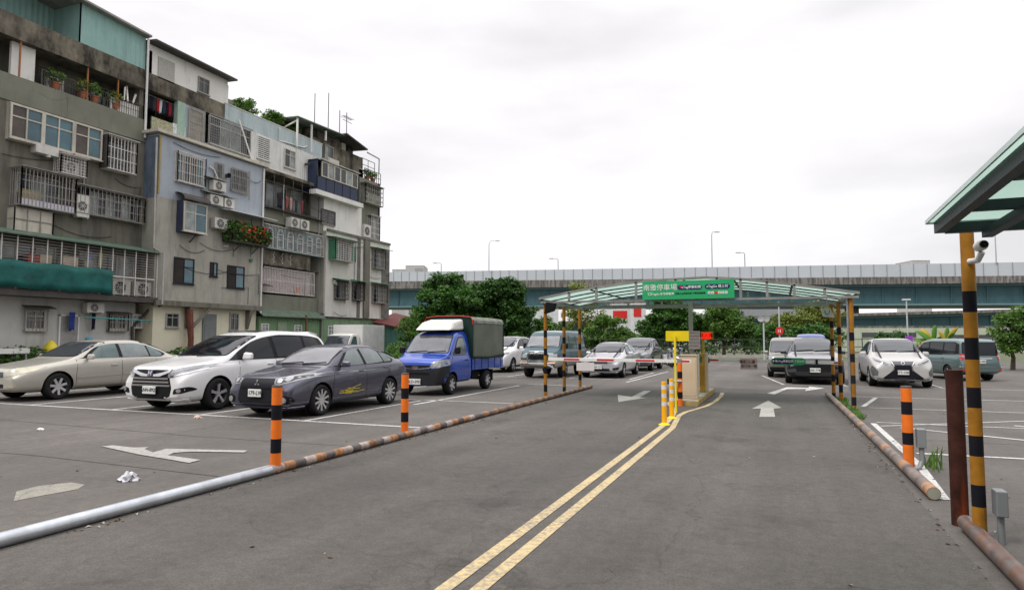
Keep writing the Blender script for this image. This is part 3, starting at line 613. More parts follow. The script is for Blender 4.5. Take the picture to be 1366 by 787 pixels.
MB().bar((XB + .1, 27.0, 2.2), (XB + .1, 28.2, 3.3), .14).build('bracket', conc, hB)
# ---- house C
hC = thing('apartment_house', (-37, 35.4, 0), 'apartment house with white corrugated top floor and teal arched window cage', 'apartment house')
mb = MB(); XC = -31.5
mb.box(BK, XC, YBC, YCD + .1, 0, 14.8, 0); mb.box(BK, XA - 1.3, 29.95, YCD, 14.8, 15.4, 0)
mb.box(XC, XB - .3, YBC, YCD, 8.92, 9.1, 1); mb.box(XC, XB - .45, YBC, YCD, 6.3, 6.35, 1); mb.box(XC, XB - .25, YBC + .1, YCD + .05, 12.35, 12.55, 1)
wallseg(mb, XB - .45, YBC, YCD, 3.4, 4.45, .2, 2); wallseg(mb, XB - .2, YBC, YCD, 9.1, 9.95, .2, 2)
wallseg(mb, XB - .3, YBC, YCD - 1.2, 6.35, 7.35, .2, 1)
mb.build('wall', [conc, conc_b, conc_g], hC)
MB().box(XA - .15, XA + .02, 29.95, 39.15, 14.86, 15.88).build('parapet_cladding', blue_c, hC)
MB().hexa([(XA + .02, 29.95, 15.9), (XA + .02, 39.2, 15.9), (XA - 2, 39.2, 16.2), (XA - 2, 29.95, 16.2)], [(XA + .05, 29.95, 15.97), (XA + .05, 39.2, 15.97), (XA - 2, 39.2, 16.25), (XA - 2, 29.95, 16.25)]).build('roof_edge', white_w, hC)
MB().box(XB - .95, XB - .85, 32.0, 38.85, 12.5, 14.8).box(XA - 1.5, XB - .86, 38.7, 38.84, 12.5, 14.8).build('corrugated_wall', white_c, hC)
XW = XB - .85
r = RX(XW, 343, 180, 210, 360); window(hC, XW, r, 2, white, (glass_l,)); 
mb = MB(); z = r[2] + .1
while z < r[3] - .05: mb.box(XW + .07, XW + .11, r[0] + .06, r[1] - .06, z, z + .05); z += .13
mb.build('louvre', white_w, hC)
window(hC, XW, RX(XW, 379, 197, 222, 394), 2, cream, (glass_d, glass_l), .3)
pipe(hC, [(XW + .05, 37.1, 13.9), (XW + .4, 37.2, 13.9)], .09, bard, 'vent')
pipe(hC, [(XA + .08, 34.6, 15.8), (XA + .08, 34.6, 14.9), (XA + .08, 37.0, 15.1), (XA + .08, 37.4, 15.3)], .05, white)
# 4th floor open balcony
MB().box(XC, XC + .02, YBC + .1, YCD - .1, 9.9, 12.3).build('dark_back_wall', conc_b, hC)
window(hC, XC + .02, (34.0, 36.0, 10.0, 12.0), 2, barg, (glass_l, glass_d)); window(hC, XC + .02, (36.4, 37.6, 10.3, 12.0), 1, barg, (glass_l,)); window(hC, XC + .02, (32.5, 33.6, 10.2, 12.0), 1, barg, (glass_l,))
mb = MB()
for y in (32.5, 33.4, 34.3, 35.2, 36.1, 37.0, 37.9): mb.box(XB - .22, XB - .18, y, y + .04, 9.95, 12.3)
for z in (11.7, 10.1): mb.box(XB - .22, XB - .18, YBC + .1, YCD - .1, z, z + .04)
for i in range(22): y = 32.5 + i * .26; mb.bar((XB - .15, y, 10.1), (XB + .12, y + .1, 9.9), .025)
mb.box(XB - .2, XB + .15, YBC + .2, YCD - .3, 9.93, 9.96)
mb.build('balcony_railing', bard, hC)
for i, (y, c, w_) in enumerate([(34.3, (.03, .03, .04), .5), (35.0, (.30, .10, .09), .25), (35.4, (.45, .30, .28), .3), (35.9, (.05, .05, .06), .3), (36.5, (.35, .06, .06), .25)]):
    cloth((XB - .5, y, 11.15), ['wide black coat', 'brick red shirt', 'pinkish shirt', 'short black shirt', 'red towel'][i] + ' hung in the shaded open balcony', w_, .9, M('cc%d' % i, c, .9))
for q in ((388, 289, 302, 399), (401, 292, 305, 412)): r = RX(XB + .3, *q); ac(hC, XB - .2, r, .5)
# 3rd floor teal cage with arches
r = (32.34, 38.3, 7.4, 8.88); MB().box(XC, XB - .02, *r[:2], 7.34, 7.4).box(XB - .35, XB - .3, 32.4, 38.2, 7.42, 8.86).build('cage_backing', M('teal_glass', (.045, .13, .14), .3, var=.5, scale=1.2), hC)
grille(hC, XB - .02, r, 0, .135, .74, barw, .022)
mb = MB()
for i in range(6):
    yc = 32.9 + i * .96
    for k in range(9):
        a0, a1_ = math.pi * k / 9, math.pi * (k + 1) / 9
        mb.bar((XB + .02, yc + .26 * math.cos(a0), 8.35 + .3 * math.sin(a0)), (XB + .02, yc + .26 * math.cos(a1_), 8.35 + .3 * math.sin(a1_)), .035)
    for z in (7.5, 8.0, 8.35): mb.bar((XB + .02, yc - .26, z), (XB + .02, yc + .26, z), .035)
    for s in (-1, 1): mb.bar((XB + .02, yc + s * .26, 7.45), (XB + .02, yc + s * .26, 8.35), .04)
mb.build('arched_ironwork', barw, hC)
mb = MB()
for y in (33.6, 34.4, 35.2):
    for k in range(5): mb.bar((XB - .28, y, 6.5 + .15 * k), (XB - .28, y + .07 * (-1) ** k, 6.62 + .15 * k), .03)
mb.build('hanging_chain', barw, hC)
# 2nd floor pale cage
r = (32.9, 37.85, 4.6, 6.2); MB().box(XB - .75, XB - .7, 33.0, 37.8, 4.6, 6.15).build('curtain', pinkc, hC)
grille(hC, XB - .4, r, 0, .15, .78, barw, .035)
MB().box(XB - .5, XB - .42, 36.0, 36.35, 4.7, 5.1).build('red_bucket', M('orange_red', (.6, .12, .04), .6), hC)
awning(hC, XB - .3, (32.3, 33.1, 4.9, 5.05), .5, bard)
# ---- house D
hD = thing('apartment_house', (-36, 42.8, 0), 'apartment house at the far end with blackened top floor and navy balcony', 'apartment house')
mb = MB()
mb.box(BK, XB, 38.55, YDE, 3.2, 9.35, 0); mb.box(XB - 1.9, XB - .02, YCD - .05, 38.55, 3.4, 9.0, 1)
mb.box(BK, XB - .35, 38.6, YDE - .3, 0, 3.2, 1)
mb.box(BK, XB - .25, YCD + .1, 43.2, 9.35, 12.0, 4); mb.box(BK, XB - .5, 43.2, 46.0, 9.35, 14.4, 3)
mb.box(BK, XB - 1.6, 38.3, 43.5, 12.0, 14.6, 3); mb.box(BK, XB - 1.2, 38.3, 44.6, 14.6, 16.3, 2)
mb.box(BK, XB - 1.5, 38.4, 41.9, 16.3, 17.0, 2)
mb.box(XB, XB + .02, 39.5, 41.9, 9.352, 9.5, 0)
mb.build('wall', [conc_w, conc2, conc_b, conc_g, white_w], hD)
MB().box(XB - .3, XB + .28, 37.0, 42.65, 11.72, 12.05).build('floor_slab', white_w, hD)
# navy balcony
mb = MB(); mb.box(XB - 1.5, XB - .02, 37.42, 37.5, 12.06, 14.2); mb.box(XB - .06, XB, 37.42, 42.3, 12.06, 13.1); mb.box(XB - 1.5, XB - .02, 42.22, 42.3, 12.06, 14.2); mb.box(XB - 1.5, XB, 37.42, 42.3, 14.25, 14.33)
mb.build('navy_balcony', navy, hD)
mb = MB()
for i in range(6): y = 37.46 + i * .96; mb.box(XB + .002, XB + .02, y, y + .03, 12.06, 13.1)
mb.build('panel_joint', black, hD)
for i in range(6):
    y = 37.9 + i * .72; window(hD, XB - .02, (y, y + .71, 13.15, 14.25), 1, cream, ((glass_d, glass_l, glass_d, glass_d, glass_l, glass_d)[i],), 0, .06, .07, False)
awning(hD, XB - .3, (37.4, 42.4, 14.35, 14.5), .45, white)
# roof canopies, aerials, terrace
MB().hexa([(XB - 6, 36.0, 17.15), (XB - 6, 41.5, 17.35), (XB - .6, 41.5, 17.15), (XB - .6, 36.0, 16.95)], [(XB - 6, 36.0, 17.23), (XB - 6, 41.5, 17.43), (XB - .6, 41.5, 17.23), (XB - .6, 36.0, 17.03)]).build('roof_canopy', M('green_roof_sheet', (.11, .15, .11), .6, var=.3), hD)
MB().hexa([(XB - 5, 41.2, 17.2), (XB - 5, 44, 16.9), (XB - .3, 44, 16.7), (XB - .3, 41.2, 17.2)], [(XB - 5, 41.2, 17.3), (XB - 5, 44, 17.0), (XB - .3, 44, 16.8), (XB - .3, 41.2, 17.3)]).build('roof_canopy', bard, hD)
for x, y in ((XB - .8, 36.1), (XB - .8, 37.6), (XB - .8, 39.2), (XB - 3, 36.1)): MB().box(x, x + .1, y, y + .1, 14.9 if y < 38.4 else 16.2, 16.93).build('canopy_post', white_w, hD)
MB().bar((XB - .8, 36.2, 16.8), (XB - 3, 36.2, 16.1), .08).build('canopy_brace', white_w, hD)
MB().box(XB - 5, XB - 2.2, 36.0, 38.3, 15.0, 16.9).build('roof_store', M('brown_boards', (.10, .085, .07), .9, var=.4), hD)
mb = MB()
for y, h in ((39.0, 19.8), (40.6, 20.4), (42.0, 19.5), (42.9, 19.6)): mb.tube([(XB - 1.6, y, 16.8), (XB - 1.6, y, h)], .03, 6)
for z in (18.9, 19.2): mb.bar((XB - 1.6, 42.4, z), (XB - 1.6, 43.6, z), .03)
for k in range(5): mb.bar((XB - 1.9, 42.5 + k * .25, 19.2), (XB - 1.3, 42.5 + k * .25, 19.2), .025)
mb.build('aerial', bard, hD)
window(hD, XB - 1.2, (39.7, 40.7, 15.1, 16.1), 2, barg, (glass_l, glass_d)); MB().box(XB - 1.2, XB - .6, 39.4, 40.7, 14.35, 15.0).build('stored_cabinet', cream, hD)
grille(hD, XB - .6, (44.0, 46.3, 14.4, 15.3), 0, .3, .4, bard, .035, name='terrace_railing'); grille(hD, XB - 1.2, (44.4, 46.3, 15.3, 16.3), 0, .8, .5, bard, .035, name='terrace_railing')
MB().tube([(XB - .5, 44.2, 16.6), (XB - .5, 45.9, 16.5), (XB - .5, 45.9, 15.3)], .06, 8).build('vent_pipe', steel, hD, smooth=True)
grille(hD, XB - .5, (43.3, 45.8, 12.4, 13.9), .5, .3, .4, barg, .03); MB().box(XB - .45, XB - .1, 43.6, 45.5, 12.42, 13.2).build('stored_boxes', M('mixed_clutter', (.3, .3, .24), .8, var=.8, scale=5), hD)
MB().box(XB - .5, XB - .42, 45.85, 46.0, 9.4, 14.4).build('corner_strip', bard, hD)
r = RX(XB - .25, 428, 278, 297, 446); window(hD, XB - .25, r, 2, barg, (M('lace_curtain', (.3, .3, .32), .5, var=.9, scale=9),)); grille(hD, XB - .25, r, .1, .13, .2, bard, .02, top=False)
ac(hD, XB - .5, (43.3, 44.2, 9.6, 10.6), .4); window(hD, XB - .5, (44.4, 45.6, 9.7, 11.4), 2, barg, (glass_l,)); grille(hD, XB - .5, (44.3, 45.7, 9.6, 11.5), .3, .2, .5, barw, .03)
# third floor green cage etc.
r = (39.9, 43.0, 7.5, 9.1)
r = RX(XB + .6, 448, 318, 345, 475); g_ = (r[0], r[1], r[2], r[3])
MB().box(XB, XB + .56, g_[0] - .04, g_[0], g_[2], g_[3]).box(XB + .54, XB + .56, g_[0], g_[0] + .35, g_[2], g_[3]).box(XB + .54, XB + .56, g_[1] - .5, g_[1], g_[2], g_[3] - .3).build('green_sheeting', green_s, hD)
window(hD, XB, (g_[0] + .2, g_[1] - .1, g_[2] + .1, g_[3] - .1), 3, barg, (glass_d, glass_l)); grille(hD, XB, g_, .6, .3, .16, barw, .03); awning(hD, XB, (g_[0] - .3, g_[1] + .5, g_[3] + .05, g_[3] + .2), .9, green_s)
for q, cc, aw in (((450, 374, 398, 465), bard, 1), ((474, 376, 400, 486), bard, 1), ((500, 379, 403, 516), barg, 1), ((500, 332, 357, 514), barg, 1)):
    r = RX(XB + .3, *q); window(hD, XB, (r[0] + .05, r[1] - .05, r[2] + .05, r[3] - .05), 2, barg, (glass_d, glass_l)); grille(hD, XB, r, .35, .2, .35, cc, .028, top=False)
    if aw: awning(hD, XB, (r[0] - .2, r[1] + .5, r[3] + .05, r[3] + .18), .75, green_s if q[0] in (450, 474, 500) else barg)
mb = MB(); mb.box(XB, XB + .03, 42.35, 42.75, 3.25, 9.3); mb.box(XB, XB + .03, 45.7, 46.85, 3.25, 8.9); mb.build('damp_strip', M('dark_grey_stain', (.14, .135, .12), .9, var=.4, world=True), hD)
mb = MB(); mb.box(XB, XB + .12, 43.15, 43.9, 3.25, 9.3); mb.build('column', conc, hD)
MB().box(XB - .02, XB + .1, 38.6, YDE, 9.35, 9.52).build('ledge', conc, hD)
MB().tube([(XB + .05, 39.6, 5.7), (XB + .2, 39.6, 5.7)], .2, 12).build('vent', acw, hD)
# green corrugated ground floor shed, in front of C and D
sh = thing('corrugated_lean_to', (-30.3, 39.5, 0), 'long green corrugated lean-to with small white windows under the far houses', 'shed')
MB().box(XB - 1.4, XB - .15, 32.35, 46.7, 0, 3.0).build('wall', green_c, sh)
MB().hexa([(XB - .45, 32.3, 3.45), (XB - .45, 38.5, 3.45), (XB + .2, 38.5, 3.0), (XB + .2, 32.3, 3.0)], [(XB - .45, 32.3, 3.5), (XB - .45, 38.5, 3.5), (XB + .2, 38.5, 3.06), (XB + .2, 32.3, 3.06)]).build('roof', M('green_roof_sheet', (.16, .24, .16)), sh)
for q in ((348, 431, 441, 358), (392, 433, 443, 402), (437, 434, 447, 446)):
    r = RX(XB - .15, *q); window(sh, XB - .15, (r[0], r[1], r[2], r[3]), 2, white, (glass_l,), .4)
r = RX(XB - .15, 370, 429, 442, 382); MB().box(XB - .15, XB - .1, r[0], r[1], .1, r[3]).build('door', M('faded_green_door', (.22, .28, .2), .6, var=.2), sh)
MB().box(XB - 1, XB - .1, 38.2, 38.35, .0, 3.3).build('partition_post', bard, sh)
MB().bar((XB + .15, 36.4, 0), (XB + .15, 36.4, 3.2), .1).build('rusty_post', rust, sh)
# things at the foot of the houses
potg = 'potted plants in front of the left house'
for i, (x, y, h, w_) in enumerate([(XA + .5, 17.6, .6, .8), (XA + .55, 18.4, .75, .95), (XA + .5, 19.3, .7, .9), (XB + .5, 25.6, .5, .7), (XB + .5, 26.1, .6, .7)]):
    potted((x, y, .0), ['bushy potted plant nearest the left picture edge', 'bushy potted plant second from the left picture edge', 'bushy potted plant below the yellow bag', 'small potted herb at the cream wall', 'spiky potted plant beside the red pillar'][i], h + .45, w_, 260, leaf_dk if i % 2 else leaf_md, None, potg, None, .13, 20 + i)
t = thing('work_table', (XA + .6, 18.0, 0), 'white table with odds and ends against the left house wall', 'table')
MB().box(XA + .25, XA + .95, 17.3, 18.7, .98, 1.2).build('tabletop', white, t)
for a, b in ((.3, 17.4), (.85, 17.4), (.3, 18.55), (.85, 18.55)): MB().box(XA + a, XA + a + .06, b, b + .06, 0, .98).build('leg', steel, t)
yb = MB(); n = 16
prof = [(.05, 0), (.26, .03), (.32, .2), (.28, .4), (.17, .6), (.06, .7), (.001, .72)]
yb.lathe(prof, (XA + .55, 19.85, .82), n=n); o = yb.build('yellow_bag', M('yellow_plastic', (.62, .50, .03), .45, var=.25, bump=.8, bscale=6), smooth=True)
props(o, 'bulging yellow plastic sack on top of a crate by the tin door', 'sack')
props(MB().box(XA + .2, XA + .9, 19.4, 20.2, 0, .82).build('wooden_crate', M('old_wood', (.15, .11, .07), .9, var=.4)), 'worn wooden crate under the yellow sack', 'crate')
t = thing('water_dispenser', (XA + .4, 21.7, 0), 'blue water bottle on a red stand beside the house wall', 'water bottle')
MB().box(XA + .2, XA + .6, 21.45, 21.95, 0, 1.25).build('stand', M('red_plastic', (.35, .03, .03), .5), t); MB().lathe([(.16, 0), (.17, .1), (.17, .38), (.1, .45), (.001, .46)], (XA + .4, 21.7, 1.25), n=16).build('bottle', M('light_blue_plastic', (.12, .32, .42), .2), t, smooth=True)

# loose cables and thin pipes strung over the facades
rnd = random.Random(21); cab_m = M('cable', (.02, .02, .02), .6)
for h_, y0, y1, X_, z0, z1, n_ in ((hA, 17.5, 24.4, XA, 6.4, 12.8, 6), (hB, 24.8, 32, XB, 3.7, 12.2, 8), (hC, 32.5, 38.3, XB - .2, 4.5, 12, 4), (hD, 38.8, 46.7, XB, 3.4, 9.2, 7)):
    for i in range(n_):
        a = rnd.uniform(y0, y1); b = min(y1, a + rnd.uniform(1.2, 4)); z = rnd.uniform(z0, z1); s_ = rnd.uniform(.03, .3); e_ = rnd.uniform(-.25, .25)
        pts = [(X_ + .04, a + (b - a) * u, z + e_ * u - s_ * 4 * u * (1 - u)) for u in (0, .2, .4, .6, .8, 1)]
        if i % 2: pts.append((X_ + .04, b, max(z0, pts[-1][2] - rnd.uniform(.4, 1.8))))
        MB().tube(pts, .013, 5).build('cable', cab_m, h_)
    for i in range(2):
        y = rnd.uniform(y0 + .5, y1 - .3); z = rnd.uniform(z0 + 1.5, z1); MB().tube([(X_ + .05, y, z), (X_ + .05, y, z - rnd.uniform(1, 3))], .028, 6).build('thin_pipe', M('pvc_pipe', (.40, .39, .36), .6), h_)

grille(hD, XB - 1.1, (38.8, 41.4, 16.35, 16.9), 0, .3, .3, bard, .03, name='roof_railing')
for i, (x, y, z, w_, h_, m_) in enumerate([(XB - 1.5, 42.2, 16.32, .5, .6, cream), (XB - 1.6, 43.1, 16.32, .7, .45, bard), (XB - 1.2, 44.1, 14.62, .6, .7, steel)]): MB().box(x - .3, x, y, y + w_, z, z + h_).box(x - .32, x + .02, y - .02, y + w_ + .02, z + h_, z + h_ + .04).build('roof_tank', m_, hD)
for i, (y, zb_) in enumerate(((42.0, 16.32), (43.9, 16.32), (44.6, 14.42), (45.4, 14.42))):
    if i > 1: potted((XB - .75, y, zb_ if i > 1 else 14.62 + 1.7), ['rooftop plant beside the dark roof canopy of the far house', 'rooftop plant at the step of the far house roof', 'rooftop plant on the railed terrace', 'rooftop plant at the far end of the railed terrace'][i], .8, .6, 110, leaf_dk, None, 'plants on the far house roof', None, .15, 80 + i)
# ------------------------------------------------------------------ pipes, posts, barrier island, canopies
orange = M('orange_paint', (.74, .16, .015), .5, var=.18, scale=6, streak=.6, stain=(.25, .09, .03), lo=.55, hi=.8)
amber = M('amber_old_paint', (.31, .135, .012), .5, var=.3, scale=7, streak=.6, stain=(.13, .07, .03), lo=.5, hi=.75)
blk = M('black_paint', (.009, .009, .013), .6, var=.3, scale=6, streak=.25, stain=(.12, .11, .1), lo=.6, hi=.8)
yel = M('yellow_paint', (.80, .55, .01), .4, var=.08)
yorange = M('yellow_orange_plastic', (.90, .42, .008), .4, var=.08)
wfilm = M('white_film', (.66, .64, .62), .4, var=.15)
redm = M('red_film', (.55, .025, .02), .45, var=.1)
def banded(name, x, y, z0, bands, r, par=None, n=20, cap=True):
    """bands: list of (top z, material) upwards from z0"""
    mats = []; pts = [(x, y, z0)]; mis = []
    for zt, m in bands:
        if m not in mats: mats.append(m)
        pts.append((x, y, zt)); mis.append(mats.index(m))
    mb = MB(); mb.tube(pts, r, n, cap=cap, mis=mis)
    return mb.build(name, mats, par, smooth=True)
def zs(px_, ys, Y): return [ony(px_, y, Y).z for y in ys]
# kerb pipes
oldw = M('worn_white_pipe', (.34, .28, .25), .6, .1, var=.45, scale=14, streak=.6, stain=(.09, .06, .045)); oldo = M('worn_orange_pipe', (.30, .15, .07), .6, var=.6, scale=12, streak=.8, stain=(.08, .05, .04)); oldk = M('worn_black_pipe', (.10, .085, .08), .6, var=.7, scale=12, streak=.6, stain=(.28, .22, .2))
props(MB().tube([(-5.665, 6.30, .062), (-5.60, -3, .062)], .060, 24).build('kerb_pipe', M('zinc_pipe', (.50, .53, .56), .36, .75, var=.22, scale=5, streak=.3, stain=(.25, .25, .25)), smooth=True), 'clean galvanised steel kerb pipe lying along the driveway edge, bottom left', 'kerb pipe', 'kerb pipes along the driveway')
pts = []; mis = []; y = 6.31; k = 0
while y < 21.2:
    pts.append((-5.665 - .006 * (y - 6.3), y, .058)); mis.append((2, 0, 1, 2, 0, 1, 0, 2, 1)[k % 9] if y < 12 else (k % 2)); k += 1; y += .2 if y < 9 else .24
props(MB().tube(pts, .055, 16, mis=mis[:len(pts) - 1]).build('kerb_pipe', [oldo, oldk, oldw], smooth=True), 'worn kerb pipe with orange and black stripes left of the driveway', 'kerb pipe', 'kerb pipes along the driveway')
rp = M('rusty_pink_pipe', (.20, .165, .15), .55, .2, var=.35, scale=9, streak=.7, stain=(.09, .05, .04), lo=.48, hi=.62)
pts = []; mis = []; y = 7.84; k = 0
while y < 20.95: pts.append((1.40 - .0145 * (y - 7.8), y, .068)); mis.append(0 if k % 5 else 1); k += 1; y += .27
props(MB().tube(pts, .064, 20, mis=mis[:len(pts) - 1]).lathe([(.001, -.004), (.058, -.004)], (1.40, 7.84, .068), 'y', 20, 2).build('kerb_pipe', [rp, M('faded_orange_pipe', (.30, .17, .10), .6, var=.5, scale=10), M('pipe_end', (.27, .27, .22), .7)], smooth=True), 'rusty pinkish kerb pipe right of the driveway with a capped round end', 'kerb pipe', 'kerb pipes along the driveway')
props(MB().tube([(1.42, 6.72, .07), (1.43, 2.5, .07)], .062, 20).build('kerb_pipe', M('rusty_grey_pipe', (.15, .12, .11), .45, .4, var=.45, scale=8, streak=.8, stain=(.20, .08, .035), lo=.45, hi=.6), smooth=True), 'short rusty kerb pipe at the foot of the rusty post, bottom right corner', 'kerb pipe', 'kerb pipes along the driveway')
# bollards beside the kerb pipes
bg_ = 'orange and black bollards'
z = zs(366, (632, 629, 607, 592, 572, 558, 538, 516, 513), 6.36)
def obol(x, y, edges, px_, label, r=.062):
    zz = zs(px_, edges, y); b = []; m = [blk, orange]
    for i, q in enumerate(zz): b.append((q, m[i % 2]))
    b.append((zz[-1] + .025, M('bollard_cap', (.10, .09, .08), .6)))
    return props(banded('bollard', x, y, 0, b, r), label, 'bollard', bg_)
obol(-5.68, 6.42, (628, 603, 584, 559, 539, 516), 366, 'orange and black bollard nearest the camera, in front of the dark grey sedan')
obol(-5.78, 9.55, (578, 562, 549, 531, 517, 499), 541, 'orange and black bollard between the dark grey sedan and the blue truck')
b3 = obol(1.46, 9.62, (620, 592, 576, 552, 535, 517), 1211, 'orange and black bollard with a grey junction box, right of the driveway')
t = thing('junction_box', (1.60, 9.6, 0), 'grey electrical box on a bent conduit behind the right hand bollard', 'junction box', 'electrical boxes on conduits')
gry = M('grey_enamel', (.22, .23, .24), .5, .2, var=.1)
MB().box(1.55, 1.65, 9.55, 9.68, .27, .50).build('box', gry, t, bevel=.008); MB().tube([(1.6, 9.6, .27), (1.6, 9.6, .1), (1.56, 9.55, .03), (1.45, 9.5, .0)], .03, 10).build('conduit', gry, t, smooth=True)
# rusty square-ish post and big striped pole on the right
zz = ony(1273, 493, 6.88).z
mb = MB(); mb.tube([(1.42, 6.90, 0), (1.42, 6.90, zz)], .067, 20)
props(mb.build('rusty_post', M('rust_red_paint', (.05, .018, .013), .7, .1, var=.7, scale=5, streak=.95, stain=(.30, .055, .012), lo=.54, hi=.68), smooth=True), 'thick dark rusty post with orange flakes beside the kerb pipe', 'post')
CANW = thing('side_canopy', (1.5, 6.45, 0), 'green glass canopy on a striped pole at the right picture edge', 'canopy')
px0 = 1.46; py0 = 6.45
ed = [(725, 0), (709, 1), (674, 0), (645, 1), (607, 0), (580, 1), (543, 0), (516, 1), (479, 0), (450, 1), (416, 0)]
bands = []
for i, (yy, c) in enumerate(ed):
    nx = ed[i + 1][0] if i + 1 < len(ed) else None
    if nx: bands.append((ony(1300, nx, py0).z, amber if c else blk))
bands.append((ony(1300, 388, py0).z, blk)); bands.append((2.57, amber))
banded('pole', px0, py0, 0, bands, .050, CANW)
A = onx(1236, 295, 1.12); B = onx(1345, 192, 1.12); A.z -= .06; B.z -= .06
Ap = Vector((4.6, A.y, A.z + .0)); slope = (B.z - A.z) / (B.y - A.y)
def rz(y): return A.z + slope * (y - A.y)
cg = bpy.data.materials.new('frosted_green_glass'); cg.use_nodes = True; _n = cg.node_tree; _b = _n.nodes['Principled BSDF']
_b.inputs['Base Color'].default_value = (.42, .62, .55, 1); _b.inputs['Roughness'].default_value = .35
_t = _n.nodes.new('ShaderNodeBsdfTranslucent'); _nz = _n.nodes.new('ShaderNodeTexNoise'); _nz.inputs['Scale'].default_value = 2.5; _nz.inputs['Detail'].default_value = 8
_cr = _n.nodes.new('ShaderNodeMix'); _cr.data_type = 'RGBA'; _cr.inputs[6].default_value = (.17, .27, .23, 1); _cr.inputs[7].default_value = (.40, .52, .46, 1); _n.links.new(_nz.outputs['Fac'], _cr.inputs[0]); _n.links.new(_cr.outputs[2], _t.inputs[0])
_m = _n.nodes.new('ShaderNodeMixShader'); _m.inputs[0].default_value = .8; _n.links.new(_b.outputs[0], _m.inputs[1]); _n.links.new(_t.outputs[0], _m.inputs[2]); _n.links.new(_m.outputs[0], _n.nodes['Material Output'].inputs[0])
beam = M('dark_green_beam', (.035, .05, .05), .5, .3, var=.25)
yE = -1.0
MB().sheet([(1.12, A.y, A.z + .05), (4.6, A.y, A.z + .05), (4.6, yE, rz(yE) + .05), (1.12, yE, rz(yE) + .05)]).build('glass_roof', cg, CANW); MB().bar((1.115, A.y, A.z + .05), (1.115, yE, rz(yE) + .05), .012, .03).bar((1.12, A.y + .006, A.z + .05), (4.6, A.y + .006, A.z + .05), .012, .03).build('glass_edge', M('pale_glass_edge', (.40, .52, .48), .3), CANW)
mb = MB(); mb.bar((1.2, A.y - .02, A.z), (1.2, yE, rz(yE)), .07, .09)
mb.bar((1.24, A.y - .04, A.z - .01), (4.6, A.y - .04, A.z - .01), .07, .08); y = A.y - .85
while y > yE: mb.bar((1.24, y, rz(y) - .01), (4.6, y, rz(y) - .01), .06, .07); y -= .85
mb.bar((1.5, A.y - .09, rz(A.y) - .075), (1.55, yE, rz(yE) - .075), .07, .06)
mb.bar((2.9, A.y - .09, rz(A.y) - .075), (2.9, yE, rz(yE) - .075), .07, .06)
mb.build('roof_frame', beam, CANW)
banded('pole', 4.4, py0, 0, [(1, amber), (1.2, blk), (2.6, amber)], .078, CANW)
banded('pole', 4.4, 0, 0, [(1, amber), (1.2, blk), (2.6, amber)], .078, CANW); banded('pole', 1.75, -.8, 0, [(1, amber), (1.2, blk), (2.75, amber)], .078, CANW)
t = thing('security_camera', (1.5, 6.3, 2.3), 'white dome security camera fixed to the striped pole under the glass canopy', 'camera')
MB().tube([(1.46, 6.40, 2.25), (1.50, 6.32, 2.25), (1.52, 6.28, 2.31)], .024, 10).build('bracket', white, t, smooth=True)
MB().lathe([(.001, -.10), (.034, -.09), (.042, -.05), (.042, .05), (.001, .055)], (1.51, 6.27, 2.36), 'y', 18).build('housing', white, t, smooth=True); MB().lathe([(.001, 0), (.029, 0), (.029, .01)], (1.51, 6.165, 2.36), 'y', 16).build('lens', black, t)
t = thing('junction_box', (1.62, 6.4, 0), 'grey electrical box on a straight conduit at the foot of the big striped pole', 'junction box', 'electrical boxes on conduits')
z0, z1 = ony(1325, 686, 6.4).z, ony(1325, 652, 6.4).z
MB().box(1.55, 1.63, 6.33, 6.47, z0, z1).build('box', gry, t, bevel=.008); MB().tube([(1.59, 6.4, z0), (1.59, 6.4, 0)], .026, 10).build('conduit', gry, t, smooth=True)
# main arched canopy over the lanes
CAN = thing('entrance_canopy', (-2.2, 18.9, 0), 'low arched canopy with pale green strips over the car park lanes', 'canopy')
def pbands(start=1):
    b = []; z = .1; k = start
    seq = [.30, .19]
    while z < 1.85: b.append((z, (blk, amber)[k % 2])); z += seq[k % 2] if k % 2 == 0 else .20; k += 1
    return b
def post(x, y, zt, ph=0.0, r=.048):
    b = []; z = -ph; 
    while z < 1.72:
        z1 = z + .30; z2 = z1 + .19
        if z1 > .02: b.append((z1, amber))
        if z2 > .02: b.append((z2, blk))
        z = z2
    b.append((zt, amber)); return banded('post', x, y, 0, b, r, CAN)
LP = [(-5.92, 17.05), (-5.96, 18.86), (-6.02, 20.74)]; RP = [(1.54, 17.0), (1.42, 18.87), (1.34, 20.2)]
def arch(x):                                # top chord height
    P = [(-6.05, 2.70), (-4.8, 2.92), (-3.25, 3.09), (-1.6, 3.13), (-.8, 3.06), (.3, 2.90), (1.72, 2.66)]
    for (a, za), (b, zb) in zip(P, P[1:]):
        if a <= x <= b: u = (x - a) / (b - a); return za + (zb - za) * u
    return P[0][1] if x < P[0][0] else P[-1][1]
for i, (x, y) in enumerate(LP + RP): post(x, y, 2.56, (.12, .3, .02, .2, .05, .35)[i])
xs = [-6.05 + i * (7.77) / 16 for i in range(17)]
ys = [16.95 + i * .99 for i in range(5)]
mb = MB()
for j in range(4):
    for a, b in zip(xs, xs[1:]):
        y0, y1 = ys[j] + .045, ys[j + 1] - .045
        mb.sheet([(a, y0, arch(a)), (b, y0, arch(b)), (b, y1, arch(b)), (a, y1, arch(a))])
mb.build('roof_panel', cg, CAN)
metal_o = M('old_aluminium', (.27, .27, .25), .5, .5, var=.3, streak=.3, stain=(.12, .1, .08))
mb = MB()
for y in ys:
    for a, b in zip(xs, xs[1:]): mb.bar((a, y, arch(a) - .015), (b, y, arch(b) - .015), .10, .022)
for x in (-6.0, -4.6, -3.2, -2.2, -1.0, .3, 1.65): mb.bar((x, 16.95, arch(x) - .045), (x, 20.9, arch(x) - .045), .05, .03)
mb.build('purlins', beam, CAN)
mb = MB()
